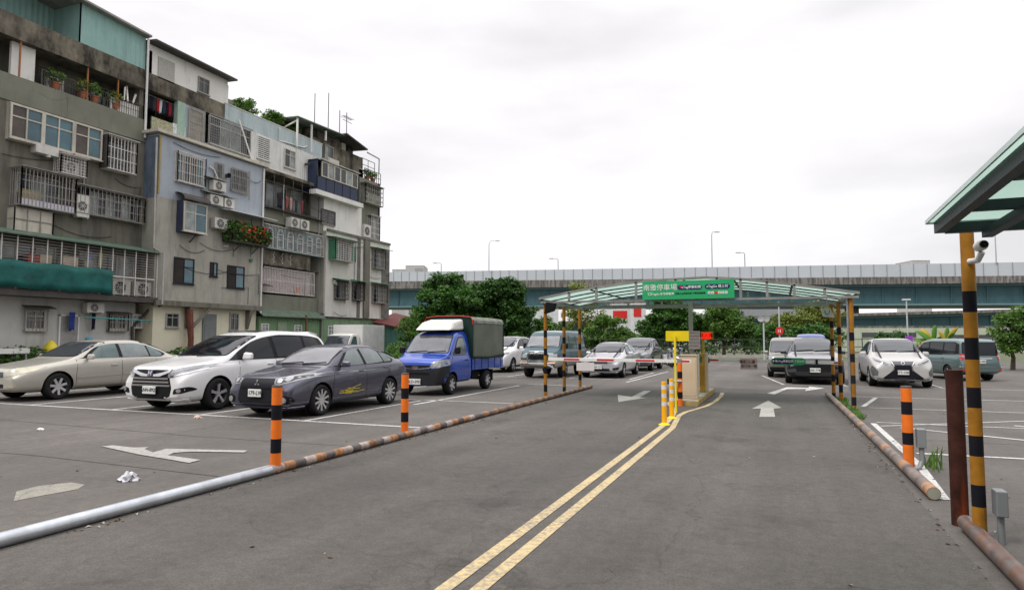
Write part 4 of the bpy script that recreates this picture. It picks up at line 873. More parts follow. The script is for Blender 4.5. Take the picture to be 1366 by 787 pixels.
for y in (16.92, 20.9):
    mb.bar((-6.0, y, 2.60), (1.7, y, 2.57), .05, .055)
    for a, b in zip(xs, xs[1:]): mb.bar((a, y, arch(a)), (b, y, arch(b)), .05, .06)
    for x in (-5.2, -4.45, -3.4, -2.4, -1.4, -.85, -.25, .35, 1.0): mb.bar((x, y, 2.61), (x, y, arch(x)), .06, .05, up=(0, 1, 0))
for x in (-5.95, 1.5): mb.bar((x, 16.95, 2.6), (x, 20.9, 2.58), .07, .09)
for y in (18.9,): mb.bar((-6, y, 2.56), (1.65, y, 2.54), .05, .06)
mb.build('truss', metal_o, CAN)
MB().tube([(1.47, 17.02, 0), (1.47, 17.02, 2.6)], .03, 10).build('downpipe', steel, CAN, smooth=True)
# floodlight hung at left corner
t = thing('floodlight', (-5.9, 16.9, 2.3), 'black floodlight hanging at the left front corner of the canopy', 'floodlight')
MB().hexa([(-5.86, 16.75, 2.28), (-5.62, 16.8, 2.36), (-5.6, 16.95, 2.36), (-5.84, 16.9, 2.28)], [(-5.8, 16.75, 2.6), (-5.56, 16.8, 2.56), (-5.54, 16.95, 2.56), (-5.78, 16.9, 2.6)]).build('housing', black, t, bevel=.015); MB().bar((-5.75, 16.98, 2.4), (-5.88, 17.0, 2.45), .03).build('bracket', steel, t)
# overhead sign
SG = M('sign_green', (.022, .33, .125), .5, var=.05); SN = M('sign_navy', (.012, .012, .09), .5, var=.05); SW = M('sign_white', (.75, .76, .74), .5, var=.03); SK = M('sign_dark_text', (.01, .03, .02), .6, var=.02); SR = M('sign_red', (.60, .03, .02), .5, var=.03)
def pill(mb, x0, x1, z0, z1, y0, y1):
    r = (z1 - z0) / 2; zc = (z0 + z1) / 2; pts = []
    for k in range(9): a = -math.pi / 2 + math.pi * k / 8; pts.append((x1 - r + r * math.cos(a), zc + r * math.sin(a)))
    for k in range(9): a = math.pi / 2 + math.pi * k / 8; pts.append((x0 + r + r * math.cos(a), zc + r * math.sin(a)))
    return mb.prism(pts, y0, y1, 'y')
os_ = thing('overhead_sign', (-2.12, 16.8, 2.6), 'long green car park name sign across the front of the arched canopy', 'sign')
x0, x1 = ony(857, 388, 16.8).x, ony(979.5, 385, 16.8).x; zb, zt = 2.60, 3.06
MB().box(x0, x1, 16.80, 16.84, zb, zt).build('board', SG, os_)
W_ = x1 - x0; H_ = zt - zb
def sx_(u): return x0 + W_ * u
def sz_(v): return zb + H_ * (1 - v)
place_text(text('南雅停車場', .17, 'lettering', SW, os_), (sx_(.20), 16.796, sz_(.36)))
place_text(text('uTagGo 城市停車場', .068, 'lettering', SW, os_, bold=.001), (sx_(.225), 16.796, sz_(.71)))
mb = MB(); cxx, czz = sx_(.082), sz_(.69)
for k in range(12): a0, a1_ = math.pi + math.pi * k / 12, math.pi + math.pi * (k + 1) / 12; mb.bar((cxx + .035 * math.cos(a0), 16.794, czz + .035 * math.sin(a0)), (cxx + .035 * math.cos(a1_), 16.794, czz + .035 * math.sin(a1_)), .012)
mb.bar((cxx - .035, 16.794, czz), (cxx - .035, 16.794, czz + .04), .012).bar((cxx + .035, 16.794, czz), (cxx + .035, 16.794, czz + .04), .012).lathe([(.010, -.003), (.001, -.004)], (cxx, 16.796, czz + .03), 'y', 8).build('smile_logo', SW, os_)
pill(MB(), sx_(.395), sx_(.66), sz_(.49), sz_(.25), 16.793, 16.80).build('pill', SN, os_); pill(MB(), sx_(.69), sx_(.955), sz_(.48), sz_(.24), 16.793, 16.80).build('pill', SN, os_)
place_text(text('eTag停車扣繳', .078, 'lettering', SW, os_, bold=.001), (sx_(.545), 16.789, sz_(.37))); place_text(text('uTagGo 線上付', .078, 'lettering', SW, os_, bold=.001), (sx_(.822), 16.789, sz_(.36)))
place_text(text('♥', .06, 'heart_mark', SR, os_), (sx_(.432), 16.789, sz_(.36)))
place_text(text('支援eTag停車扣繳 不需取票繳費', .052, 'lettering', SK, os_), (sx_(.53), 16.796, sz_(.70)))
for k, m in enumerate((SW, SW, SR, SW, SW, SW)): MB().box(sx_(.722 + .036 * k), sx_(.750 + .036 * k), 16.793, 16.80, sz_(.76), sz_(.63)).build('payment_card_mark', m, os_)
for k in (0, 1, 3, 4, 5): MB().box(sx_(.728 + .036 * k), sx_(.744 + .036 * k), 16.790, 16.7928, sz_(.72), sz_(.67)).build('payment_card_mark', SR if k == 3 else gry, os_)
# grey sign post with price notice
zt = 2.62
props(MB().tube([(-2.27, 18.8, 0), (-2.27, 18.8, zt)], .058, 14).build('grey_post', M('grey_post_paint', (.36, .35, .31), .5, var=.15, streak=.3), smooth=True), 'plain grey steel post rising from the island to the green sign', 'post')
t = thing('notice_board', (-2.2, 18.7, 1.4), 'white notice with rows of red and grey print on the grey post', 'notice')
a = ony(918.5, 441, 18.7); b = ony(934, 465, 18.7); MB().box(a.x, b.x, 18.70, 18.715, b.z, a.z).build('board', M('pinkish_white', (.60, .52, .52), .5, var=.06), t)
mb = MB(); mr = MB(); rnd = random.Random(3)
for j in range(5):
    z = a.z - .05 - j * (a.z - b.z - .08) / 4.6; x = a.x + .03
    while x < b.x - .05:
        w_ = rnd.uniform(.012, .03); (mr if j in (0, 1, 4) and rnd.random() < .7 else mb).box(x, x + w_, 18.694, 18.6995, z - .012, z + .012); x += w_ + rnd.uniform(.006, .02)
mr.build('print_row', redm, t); mb.build('print_row', gry, t)
# island
isl = thing('traffic_island', (-2.15, 18.6, 0), 'low concrete barrier island with a yellow kerb between the lanes', 'traffic island')
xa, xb, ya, yb2 = -2.46, -1.86, 16.4, 20.9
MB().box(xa + .05, xb - .05, ya + .05, yb2 - .05, 0, .125).build('top', M('island_concrete', (.33, .31, .27), .9, var=.25, streak=.4), isl)
mb = MB(); mb.box(xa, xb, ya, ya + .048, 0, .12).box(xa, xa + .048, ya + .05, yb2, 0, .12).box(xb - .048, xb, ya + .05, yb2, 0, .12).box(xa + .05, xb - .05, yb2 - .048, yb2, 0, .12)
mb.build('kerb', M('dirty_yellow_kerb', (.42, .30, .09), .8, var=.4, scale=5, streak=.7, stain=(.2, .17, .13), lo=.4, hi=.6), isl)
crm = M('cream_enamel', (.56, .45, .31), .45, var=.06, streak=.15, stain=(.35, .28, .2))
t = thing('barrier_cabinet', (-2.1, 17.1, .125), 'cream barrier machine cabinet at the front of the island', 'barrier machine')
a = ony(907, 474, 17.0); b = ony(930.5, 538, 17.0)
MB().box(a.x, b.x - .0, 17.0, 17.32, .127, a.z).build('housing', crm, t, bevel=.012)
MB().box(a.x + .03, b.x - .03, 16.992, 16.999, .2, a.z - .1).build('door', crm, t); MB().box(a.x - .01, b.x + .01, 16.98, 17.34, a.z + .001, a.z + .03).build('lid', crm, t)
MB().box(a.x + .02, a.x + .04, 16.985, 16.991, .7, .76).build('lock', black, t)
t = thing('ticket_machine', (-2.05, 19.5, .125), 'yellow orange ticket machine with cream side behind the cream cabinet', 'ticket machine')
a = ony(932.5, 471, 19.3); b = ony(941, 528, 19.3); c = ony(943, 471, 19.3)
MB().box(a.x, b.x, 19.3, 19.6, .127, a.z).build('housing', M('amber_enamel', (.52, .28, .04), .5, var=.08), t, bevel=.01); MB().box(b.x + .001, c.x, 19.3, 19.62, .127, a.z + .01).build('side_panel', crm, t, bevel=.008)
MB().box(a.x + .02, a.x + .08, 19.29, 19.30, .95, 1.12).build('display', green_s, t); MB().box(a.x + .015, b.x - .02, 19.292, 19.2995, .3, .85).build('door', M('amber_enamel_dark', (.42, .22, .03), .5), t)
t = thing('payment_terminal', (-2.0, 18.2, 1.1), 'small grey and black card reader on top behind the cabinet', 'card reader')
MB().box(-2.42, -2.30, 18.4, 18.6, .127, 1.16).build('pedestal', M('pale_green_enamel', (.40, .44, .36), .5), t, bevel=.01); MB().hexa([(-2.43, 18.38, 1.162), (-2.29, 18.38, 1.162), (-2.29, 18.6, 1.162), (-2.43, 18.6, 1.162)], [(-2.43, 18.38, 1.2), (-2.29, 18.38, 1.2), (-2.29, 18.6, 1.25), (-2.43, 18.6, 1.25)]).build('reader', black, t)
# barrier arms
def arm(name, p, q, w, reds, label, extra=None):
    t = thing('gate_barrier', p, label, 'gate barrier', 'gate barriers'); p, q = Vector(p), Vector(q)
    MB().bar(p, q, .035, w).build('boom', M('white_boom', (.70, .69, .67), .4, var=.05), t, bevel=.004)
    for a, b in reds:
        A_ = p + (q - p) * a; B_ = p + (q - p) * b; off = Vector((0, -.019, w * .02)); MB().bar(A_ + off, B_ + off, .006, w * .52).build('red_band', redm, t)
    return t
Y = 16.45; p = ony(922, 481.5, Y); q = ony(731.5, 478.3, Y); L_ = p.x - q.x
f = lambda x: (922 - x) / (922 - 731.5)
ta = arm('barrier_arm', p, q, .085, [(f(920), f(909)), (f(876), f(852)), (f(823), f(800)), (f(775.7), f(754))], 'white and red barrier arm reaching left from the island')
MB().box(p.x - .33, p.x - .22, Y - .04, Y + .05, p.z - .09, p.z + .06).build('mount', gry, ta, bevel=.01); MB().tube([(p.x - .6, Y - .03, p.z - .05), (p.x - .55, Y - .03, p.z - .1), (p.x - .48, Y - .03, p.z - .06)], .02, 8).build('hook', black, ta)
t = thing('hanging_placard', (-4.8, 16.4, .8), 'blank white placard hanging from the left barrier arm', 'placard')
a = ony(769, 482.8, 16.42); b = ony(792.5, 494.3, 16.42); MB().box(a.x, b.x, 16.42, 16.428, b.z, a.z).build('board', M('milky_plastic', (.60, .56, .55), .4, var=.08), t); 
for x in (a.x + .06, b.x - .06): MB().bar((x, 16.424, a.z), (x, 16.424, a.z + .03), .012).build('tie', black, t)
Y = 19.7; p = ony(941, 479.5, Y); q = ony(1118, 483.5, Y)
tb = arm('barrier_arm', p, q, .085, [(.0, .105), (.97, .999)], 'white barrier arm reaching right with a green pill shaped sign'); MB().box(p.x - .1, p.x + .12, Y - .06, Y + .06, p.z - .08, p.z + .07).build('mount', gry, tb, bevel=.01)
b_ = ony(1089.5, 482, Y - .03); MB().box(b_.x - .03, b_.x + .03, Y - .04, Y - .022, b_.z - .06, b_.z + .06).build('clamp', black, tb)
t = thing('pill_sign', (1, 19.6, .9), 'green rounded sign with a navy inset hanging on the right barrier arm', 'sign')
a = ony(1028.5, 476.5, 19.64); b = ony(1075, 486.5, 19.64); pill(MB(), a.x, b.x, b.z, a.z, 19.63, 19.65).build('board', SG, t); wI = b.x - a.x
pill(MB(), a.x + .02, a.x + wI * .66, b.z + .025, a.z - .025, 19.624, 19.63).build('inset', SN, t)
place_text(text('本場eTag停車扣繳', .078, 'lettering', SW, t, squeeze=.88, bold=.001), (a.x + wI * .34, 19.62, (a.z + b.z) / 2)); place_text(text('不需取票', .072, 'lettering', SW, t, squeeze=.9), (a.x + wI * .82, 19.626, (a.z + b.z) / 2))
t = thing('hanging_placard', (-.6, 19.6, .8), 'pinkish placard with two rows of dark print hanging from the right barrier arm', 'placard')
a = ony(987.5, 477.5, 19.64); b = ony(1010.5, 492.5, 19.64); MB().box(a.x, b.x, 19.63, 19.638, b.z, a.z).build('board', M('pink_white', (.52, .42, .40), .5, var=.1), t)
place_text(text('車輛入場', .105, 'lettering', M('dark_red_print', (.20, .03, .03), .6), t, bold=.002), ((a.x + b.x) / 2 - .04, 19.626, a.z - .10)); place_text(text('請只過一輛', .085, 'lettering', SK, t), ((a.x + b.x) / 2, 19.626, b.z + .09))
# island posts
ye = thing('direction_sign', (-2.14, 14.86, 0), 'blank yellow sign board on a slim yellow pole before the island', 'sign')
zt = ony(904, 447, 14.86).z; MB().tube([(-2.14, 14.86, 0), (-2.14, 14.86, zt)], .024, 12).build('pole', M('bright_yellow_paint', (.78, .62, .02), .4, var=.08), ye, smooth=True)
a = ony(888, 441, 14.9); b = ony(919, 454.5, 14.9); MB().box(a.x, b.x, 14.90, 14.92, b.z, a.z).build('board', M('yellow_board', (.72, .55, .01), .5, var=.08), ye)
MB().tube([(-2.2, 14.82, .97), (-2.2, 14.82, 1.0)], .012).build('clamp', black, ye)
ld = thing('led_sign', (-2.0, 19.9, 1.2), 'small red lit display in an orange frame on a yellow pole', 'display')
a = ony(934.5, 442, 19.9); b = ony(951, 452.5, 19.9); MB().box(a.x, b.x, 19.9, 20.0, b.z, a.z).build('frame', M('orange_frame', (.62, .25, .01), .5), ld, bevel=.01)
MB().box(a.x + .02, b.x - .05, 19.893, 19.899, b.z + .03, a.z - .03).build('screen', M('led_red', (.75, .012, .006), .5, emit=.9, var=0), ld); place_text(text('請入場', .13, 'lettering', black, ld, bold=.0), ((a.x + b.x) / 2 - .015, 19.888, (a.z + b.z) / 2))
MB().tube([((a.x * .8 + b.x * .2), 19.95, .127), ((a.x * .8 + b.x * .2), 19.95, b.z)], .032, 10).build('pole', M('yellow_pole', (.60, .36, .02), .5), ld, smooth=True)
zz = zs(911, (541, 531, 522, 512, 503, 495, 484), 16.35)
props(banded('bollard', -2.25, 16.34, 0, [(zz[1], orange), (zz[2], blk), (zz[3], orange), (zz[4] - .02, orange), (zz[4], blk), (zz[5], blk), (zz[6], orange)], .058), 'orange and black bollard right in front of the cream cabinet', 'bollard', bg_)
props(banded('bollard', -2.26, 22.4, 0, [(.2, orange), (.4, blk), (.65, orange), (.88, blk), (1.05, orange)], .05), 'orange and black bollard just behind the island', 'bollard', bg_)
t = thing('wall_camera', (-2.3, 16.2, .6), 'small black and silver camera clamped to the bollard before the cream cabinet', 'camera')
MB().tube([(-2.42, 16.2, .60), (-2.2, 16.25, .60)], .03, 10).build('clamp_arm', steel, t, smooth=True); MB().box(-2.52, -2.40, 16.12, 16.26, .53, .66).build('housing', black, t, bevel=.01)
def delin(x, y, h, label):
    t = thing('lane_delineator', (x, y, 0), label, 'delineator post', 'yellow delineator posts')
    b = []; k = h / .74
    for zt_, m in ((.26, yorange), (.33, yorange), (.40, wfilm), (.47, yorange), (.54, wfilm), (.61, yorange), (.68, wfilm), (.74, yorange)): b.append((zt_ * k, m))
    banded('tube', x, y, .025, b, .047, t); MB().lathe([(.11, 0), (.11, .012), (.06, .03), (.045, .05)], (x, y, .002), n=20).build('base', yel, t, smooth=True); return t
delin(-2.045, 12.68, ony(885, 508.5, 12.68).z, 'yellow and white flexible post nearest the camera on the double line'); delin(-2.07, 13.78, ony(895, 504.6, 13.78).z, 'yellow and white flexible post just behind the first, closer to the island')
# tilted parking logo board under the canopy
t = thing('logo_placard', (.9, 17.5, 2.3), 'tilted white placard with a green mark hung under the right end of the canopy', 'placard')
a = ony(1094, 411, 17.6); b = ony(1113, 423, 17.6)
MB().hexa([(a.x + .06, 17.6, b.z + .02), (b.x, 17.6, b.z), (b.x, 17.62, b.z), (a.x + .06, 17.62, b.z + .02)], [(a.x, 17.6, a.z), (b.x - .08, 17.6, a.z), (b.x - .08, 17.62, a.z), (a.x, 17.62, a.z)]).build('board', M('pale_board', (.5, .48, .44), .5), t)
mb = MB(); xc, zc = (a.x + b.x) / 2, (a.z + b.z) / 2 + .02
for k in range(8): a0, a1_ = math.pi + math.pi * k / 8, math.pi + math.pi * (k + 1) / 8; mb.bar((xc + .05 * math.cos(a0), 17.594, zc + .05 * math.sin(a0)), (xc + .05 * math.cos(a1_), 17.594, zc + .05 * math.sin(a1_)), .02)
mb.bar((xc - .05, 17.594, zc), (xc - .05, 17.594, zc + .05), .02).bar((xc + .05, 17.594, zc), (xc + .05, 17.594, zc + .05), .02); mb.build('smile_logo', SG, t)
MB().bar((xc, 17.61, a.z), (xc, 17.61, 2.6), .02).build('hanger', steel, t)
# litter
def litter(c, sx, sy, sz, seed, m, label, cat='litter'):
    rnd = random.Random(seed); bm = bmesh.new(); bmesh.ops.create_icosphere(bm, subdivisions=3, radius=1)
    for v in bm.verts:
        k = .6 + .75 * rnd.random(); v.co = Vector((v.co.x * sx * k, v.co.y * sy * k, max(0, v.co.z) * sz * (.4 + rnd.random())))
    me = bpy.data.meshes.new('litter'); bm.to_mesh(me); bm.free(); me.materials.append(m); o = bpy.data.objects.new('crumpled_litter', me); COL.objects.link(o); shade(o, 60); o.location = (c[0], c[1], .004)
    return props(o, label, cat)
plast = M('thin_plastic', (.62, .62, .66), .35, var=.15, trans=.25)
litter(gp(172, 640), .11, .09, .08, 1, plast, 'crumpled clear plastic bag on the asphalt at lower left'); litter(gp(264, 557), .09, .05, .05, 2, M('tissue', (.55, .42, .36), .8), 'crumpled pinkish tissue on the asphalt before the white minivan'); litter(gp(54, 573), .07, .05, .03, 3, white, 'small flat white paper scrap at the far left'); litter(gp(103, 628), .012, .012, .012, 4, M('brown_scrap', (.15, .06, .03), .8), 'tiny brown scrap left of the plastic bag')
for i, (x, y) in enumerate([(103, 670), (190, 652), (240, 648)][:0]): pass
rnd = random.Random(11); mb = MB(); m2 = MB()
for i in range(260):
    side = rnd.random()
    if side < .45: x = -5.56 + abs(rnd.gauss(0, .05)); y = rnd.uniform(3.6, 16)
    elif side < .85: x = 1.28 - abs(rnd.gauss(0, .06)); y = rnd.uniform(4.5, 18)
    else: x = rnd.uniform(-9, 4); y = rnd.uniform(3, 18)
    a = rnd.uniform(0, 6.3); k = rnd.uniform(.008, .03); z = .007
    (mb if rnd.random() < .6 else m2).sheet([(x + k * math.cos(a), y + k * math.sin(a), z), (x + .4 * k * math.cos(a + 1.7), y + .4 * k * math.sin(a + 1.7), z + k * .5), (x - k * math.cos(a), y - k * math.sin(a), z), (x - .5 * k * math.cos(a + 1.5), y - .5 * k * math.sin(a + 1.5), z + .3 * k)])
props(mb.build('dead_leaves', M('dead_leaf', (.13, .09, .055), .9, var=.4)), kind='stuff', label='small dead leaves and crumbs along the kerb pipes'); props(m2.build('grit', M('pale_grit', (.38, .34, .30), .9, var=.4)), kind='stuff', label='pale grit scattered on the asphalt')
# weeds
def weeds(name, pts, h, label, n=26):
    mb = MB(); rnd = random.Random(5)
    for (x, y) in pts:
        for i in range(n):
            a = rnd.uniform(0, 6.3); l = h * rnd.uniform(.4, 1); px_, py_ = x + rnd.gauss(0, .05), y + rnd.gauss(0, .1); dx, dy = .5 * l * math.cos(a), .5 * l * math.sin(a); w_ = .008
            mb.sheet([(px_ - w_, py_, 0), (px_ + w_, py_, 0), (px_ + dx * .5 + w_, py_ + dy * .5, l * .7), (px_ + dx * .5 - w_, py_ + dy * .5, l * .7)]); mb.sheet([(px_ + dx * .5 - w_, py_ + dy * .5, l * .7), (px_ + dx * .5 + w_, py_ + dy * .5, l * .7), (px_ + dx, py_ + dy, l)])
    return props(mb.build(name, leaf_md, fix=False), kind='stuff', label=label)
weeds('weeds', [(1.42 + .03 * (i % 3), 15.0 + i * .2) for i in range(24)], .13, 'low green weeds growing behind the right kerb pipe')
o = weeds('weed_plant', [(1.72, 9.7), (1.74, 9.75)], .34, 'x', 8); del o['kind']; props(o, 'spindly green weed beside the right hand bollard box', 'weed')
# ------------------------------------------------------------------ vehicles (front faces -Y, origin on the ground at the middle)
def pch(P):
    xs = np.array([p[0] for p in P], float); ys = np.array([p[1] for p in P], float); h = np.diff(xs); d = np.diff(ys) / h
    m = np.zeros(len(xs)); m[0] = d[0]; m[-1] = d[-1]
    for i in range(1, len(xs) - 1):
        if d[i - 1] * d[i] > 0: w1, w2 = 2 * h[i] + h[i - 1], h[i] + 2 * h[i - 1]; m[i] = (w1 + w2) / (w1 / d[i - 1] + w2 / d[i])
    def f(x):
        x = min(max(x, xs[0]), xs[-1]); i = min(int(np.searchsorted(xs, x, 'right')) - 1, len(h) - 1); t = (x - xs[i]) / h[i]
        return (1 + 2 * t) * (1 - t) ** 2 * ys[i] + t * (1 - t) ** 2 * h[i] * m[i] + t * t * (3 - 2 * t) * ys[i + 1] + t * t * (t - 1) * h[i] * m[i + 1]
    return f
def carpaint(name, col, metal=.0, rough=.28, dirt=.1, ct=.7):
    return M(name, col, rough, metal, var=.04, scale=1.2, coat=ct, streak=dirt, stain=(.15, .14, .12), lo=.5, hi=.8)
rubber = M('tyre_rubber', (.018, .018, .018), .85, var=.2, scale=8); alloy = M('alloy', (.55, .55, .56), .35, .6, var=.08); alloy_d = M('dark_alloy', (.09, .09, .10), .35, .8)
chrome = M('chrome', (.62, .62, .64), .12, 1, var=.03); under = M('underbody', (.008, .008, .008), .9); seam = M('panel_gap', (.01, .01, .01), .8)
wind = M('windscreen_glass', (.03, .037, .045), .04, var=.35, scale=.8, ior=1.7); sideg = M('side_glass', (.008, .011, .014), .05, var=.3, scale=1, ior=1.42); sideg_g = M('greenish_side_glass', (.06, .11, .11), .06, var=.6, scale=1.4, ior=1.7)
sideg_l = M('clear_side_glass', (.14, .17, .17), .06, var=.5, scale=1.6, ior=1.7)
lampg = M('headlamp_glass', (.26, .27, .28), .08, .3, var=.4, scale=6, coat=1); lampy = M('aged_headlamp', (.42, .40, .30), .15, .2, var=.3, scale=7, coat=1); lampd = M('headlamp_inner', (.07, .07, .075), .2, .3); lampw = M('lamp_bulb', (.34, .34, .35), .2, .3, coat=.6)
red_l = M('tail_lamp', (.40, .012, .01), .15, coat=1); amb_l = M('indicator_lamp', (.6, .22, .03), .15, coat=1)
platew = M('plate_white', (.68, .68, .66), .4, var=.03); platek = M('plate_ink', (.01, .01, .015), .5)
class Car: pass
def ringpts(S, s):
    zb, zt, zl, w, wr, cab = S.zb(s), S.top(s), S.belt(s), S.W / 2 * S.plan(s), S.roofw(s), S.cab(s)
    zl = min(zl, zt - .035); wr = min(wr, w * .95); H = zl - zb; e = .025 + .05 * cab
    sill = .90 if not S.boxy else .96
    wb = w * S.beltw
    P = [(0, zb), (w * .7, zb), (w * sill, zb + .02), (w * .975, zb + H * .16), (w, zb + H * .42), (w * .995, zb + H * .66), (w * .985, zb + H * .82), (wb + (w - wb) * .55, zb + H * .95), (wb, zl)]
    ze = zt - e
    for u in (.33, .67): P.append((wb + (wr - wb) * u + .018 * cab * math.sin(math.pi * u), zl + (ze - zl) * u))
    P += [(wr, ze), (wr * .93, zt - e * .42), (wr * .8, zt - e * .12), (wr * .45, zt), (0, zt + .012)]
    return P
def make_body(S, paint):
    L = S.L; ss = sorted(set([round(x, 4) for x in list(np.linspace(0, L, 46)) + [.02, .05, .09, .14, .2, L - .02, L - .06, L - .12, L - .2]]))
    mb = MB(); n = None; rings = []
    for s in ss:
        P = ringpts(S, s); full = [(x, z) for x, z in P] + [(-x, z) for x, z in P[-2:0:-1]]
        n = len(full); rings.append([(x, s - L / 2, z) for x, z in full])
    for r in rings: mb.v += r
    for i in range(len(rings) - 1):
        for j in range(n): mb.f.append([i * n + j, i * n + (j + 1) % n, (i + 1) * n + (j + 1) % n, (i + 1) * n + j]); mb.m.append(0)
    for base, rev in ((0, True), ((len(rings) - 1) * n, False)):       # end caps as strips between mirrored points
        k = n // 2
        for j in range(k):
            a, b = j, j + 1; a2, b2 = (n - j) % n, n - j - 1
            f = [base + a, base + b, base + b2, base + a2] if a != a2 and b != b2 else ([base + a, base + b, base + b2] if a == a2 else [base + a, base + b, base + a2])
            mb.f.append(f); mb.m.append(0)
    me = bpy.data.meshes.new('body'); me.from_pydata(mb.v, [], mb.f)
    bm = bmesh.new(); bm.from_mesh(me); bmesh.ops.recalc_face_normals(bm, faces=bm.faces); bm.to_mesh(me); bm.free()
    me.materials.append(paint); me.materials.append(under)
    o = bpy.data.objects.new('body', me); COL.objects.link(o)
    sd = o.modifiers.new('s', 'SUBSURF'); sd.levels = 1; sd.render_levels = 1
    bpy.context.view_layer.update(); dg = bpy.context.evaluated_depsgraph_get()
    full = bpy.data.meshes.new_from_object(o.evaluated_get(dg))
    S.bvh = BVHTree.FromPolygons([v.co.copy() for v in full.vertices], [tuple(p.vertices) for p in full.polygons])
    cut = []
    cm = MB()
    for y in S.axles:
        for sg in (-1, 1): cm.tube([(sg * (S.W / 2 + .3), y, S.rw), (sg * (S.W / 2 - S.archd), y, S.rw)], S.ra, 36)
    c = cm.build('cut', under)
    bo = o.modifiers.new('b', 'BOOLEAN'); bo.operation = 'DIFFERENCE'; bo.object = c; bo.solver = 'EXACT'
    bpy.context.view_layer.update(); dg = bpy.context.evaluated_depsgraph_get()
    res = bpy.data.meshes.new_from_object(o.evaluated_get(dg)); o.modifiers.clear(); o.data = res; res.name = 'body'
    bpy.data.objects.remove(c)
    for p in res.polygons:
        q = p.center
        for y in S.axles:
            r = math.hypot(q.y - y, q.z - S.rw); rad = Vector((0, q.y - y, q.z - S.rw)).normalized()
            if (abs(r - S.ra) < .012 and abs(p.normal.dot(rad)) > .85) or (r < S.ra and abs(abs(q.x) - (S.W / 2 - S.archd)) < .01): p.material_index = 1
        if q.z < S.zb(S.L / 2) + .03 and p.normal.z < -.7: p.material_index = 1
    shade(o, 50); return o
def dens(poly, st):
    out = []
    for a, b in zip(poly, poly[1:] + poly[:1]):
        n = max(1, int(math.hypot(b[0] - a[0], b[1] - a[1]) / st))
        for i in range(n): out.append((a[0] + (b[0] - a[0]) * i / n, a[1] + (b[1] - a[1]) * i / n))
    return out
def patch(S, poly, axis, off, name, mat, par, st=.042, skirt=.012, maxd=None, rnd_=0.0):
    """panel that follows the body; poly in (x,z) for front/rear, (s,z) for sides, (x,s) for top"""
    if rnd_: poly = roundpoly(poly, rnd_)
    P = dens(poly, st)
    if axis in ('left', 'right') and 'window' in name: P = [(a, min(b, S.top(a) - .105)) if b > S.belt(a) + .03 else (a, b) for a, b in P]
    n = len(P); pts = list(P)
    xs = [p[0] for p in P]; ys = [p[1] for p in P]
    def inside(x, y):
        c = False
        for i in range(n):
            x1, y1 = P[i]; x2, y2 = P[(i + 1) % n]
            if (y1 > y) != (y2 > y) and x < (x2 - x1) * (y - y1) / (y2 - y1) + x1: c = not c
        return c
    def far(x, y): return min((x - a) ** 2 + (y - b) ** 2 for a, b in P) > (st * .45) ** 2
    x = min(xs) + st * .5
    while x < max(xs):
        y = min(ys) + st * .5
        while y < max(ys):
            if inside(x, y) and far(x, y): pts.append((x, y))
            y += st
        x += st
    V, E, F, *_ = delaunay_2d_cdt([Vector(p) for p in pts], [], [list(range(n))], 1, 1e-5)
    h = S.L / 2; out = []; nor = []
    for v in V:
        a, b = v.x, v.y
        if axis == 'front': o, d = Vector((a, -h - 3, b)), Vector((0, 1, 0))
        elif axis == 'rear': o, d = Vector((a, h + 3, b)), Vector((0, -1, 0))
        elif axis == 'left': o, d = Vector((4, a - h, b)), Vector((-1, 0, 0))
        elif axis == 'right': o, d = Vector((-4, a - h, b)), Vector((1, 0, 0))
        else: o, d = Vector((a, b - h, 5)), Vector((0, 0, -1))
        lo, no, ix, di = S.bvh.ray_cast(o, d)
        if lo is None:
            lo, no, ix, di = S.bvh.find_nearest(o + d * 3.2)
        if no.dot(d) > 0: no = -no
        out.append(lo); nor.append(no)
    co = [o_ + n_ * off for o_, n_ in zip(out, nor)]
    fs = [tuple(f) for f in F]
    # boundary skirt
    cnt = {}
    for f in fs:
        for i in range(len(f)): e = (f[i], f[(i + 1) % len(f)]); cnt[tuple(sorted(e))] = cnt.get(tuple(sorted(e)), []) + [e]
    b = len(co); mp_ = {}
    for k, es in cnt.items():
        if len(es) == 1:
            i, j = es[0]
            for q in (i, j):
                if q not in mp_: mp_[q] = len(co); co.append(out[q] - nor[q] * skirt)
            fs.append((j, i, mp_[i], mp_[j]))
    me = bpy.data.meshes.new(name); me.from_pydata([tuple(c) for c in co], [], fs)
    bm = bmesh.new(); bm.from_mesh(me); bmesh.ops.recalc_face_normals(bm, faces=bm.faces)
    bm.faces.ensure_lookup_table()
    f0 = bm.faces[0]; 
    if f0.normal.dot(nor[fs[0][0]]) < 0: bmesh.ops.reverse_faces(bm, faces=bm.faces)
    bm.to_mesh(me); bm.free(); me.materials.append(mat)
    o = bpy.data.objects.new(name, me); COL.objects.link(o); o.parent = par; shade(o, 35); return o
def roundpoly(poly, r, k=4):
    out = []; n = len(poly)
    for i in range(n):
        p0, p1, p2 = Vector(poly[i - 1]), Vector(poly[i]), Vector(poly[(i + 1) % n])
        a = (p0 - p1); b = (p2 - p1); ra = min(r, a.length * .45); rb = min(r, b.length * .45)
        A = p1 + a.normalized() * ra; B = p1 + b.normalized() * rb
        for j in range(k + 1): t = j / k; q = A * (1 - t) ** 2 + p1 * 2 * t * (1 - t) + B * t * t; out.append((q.x, q.y))
    return out
def both(S, poly, *a, **k): return [patch(S, poly, 'left', *a, **k), patch(S, poly, 'right', *a, **k)]
def fboth(S, poly, off, name, mat, par, axis='front', **k): return [patch(S, poly, axis, off, name, mat, par, **k), patch(S, [(-x, z) for x, z in poly][::-1], axis, off, name, mat, par, **k)]
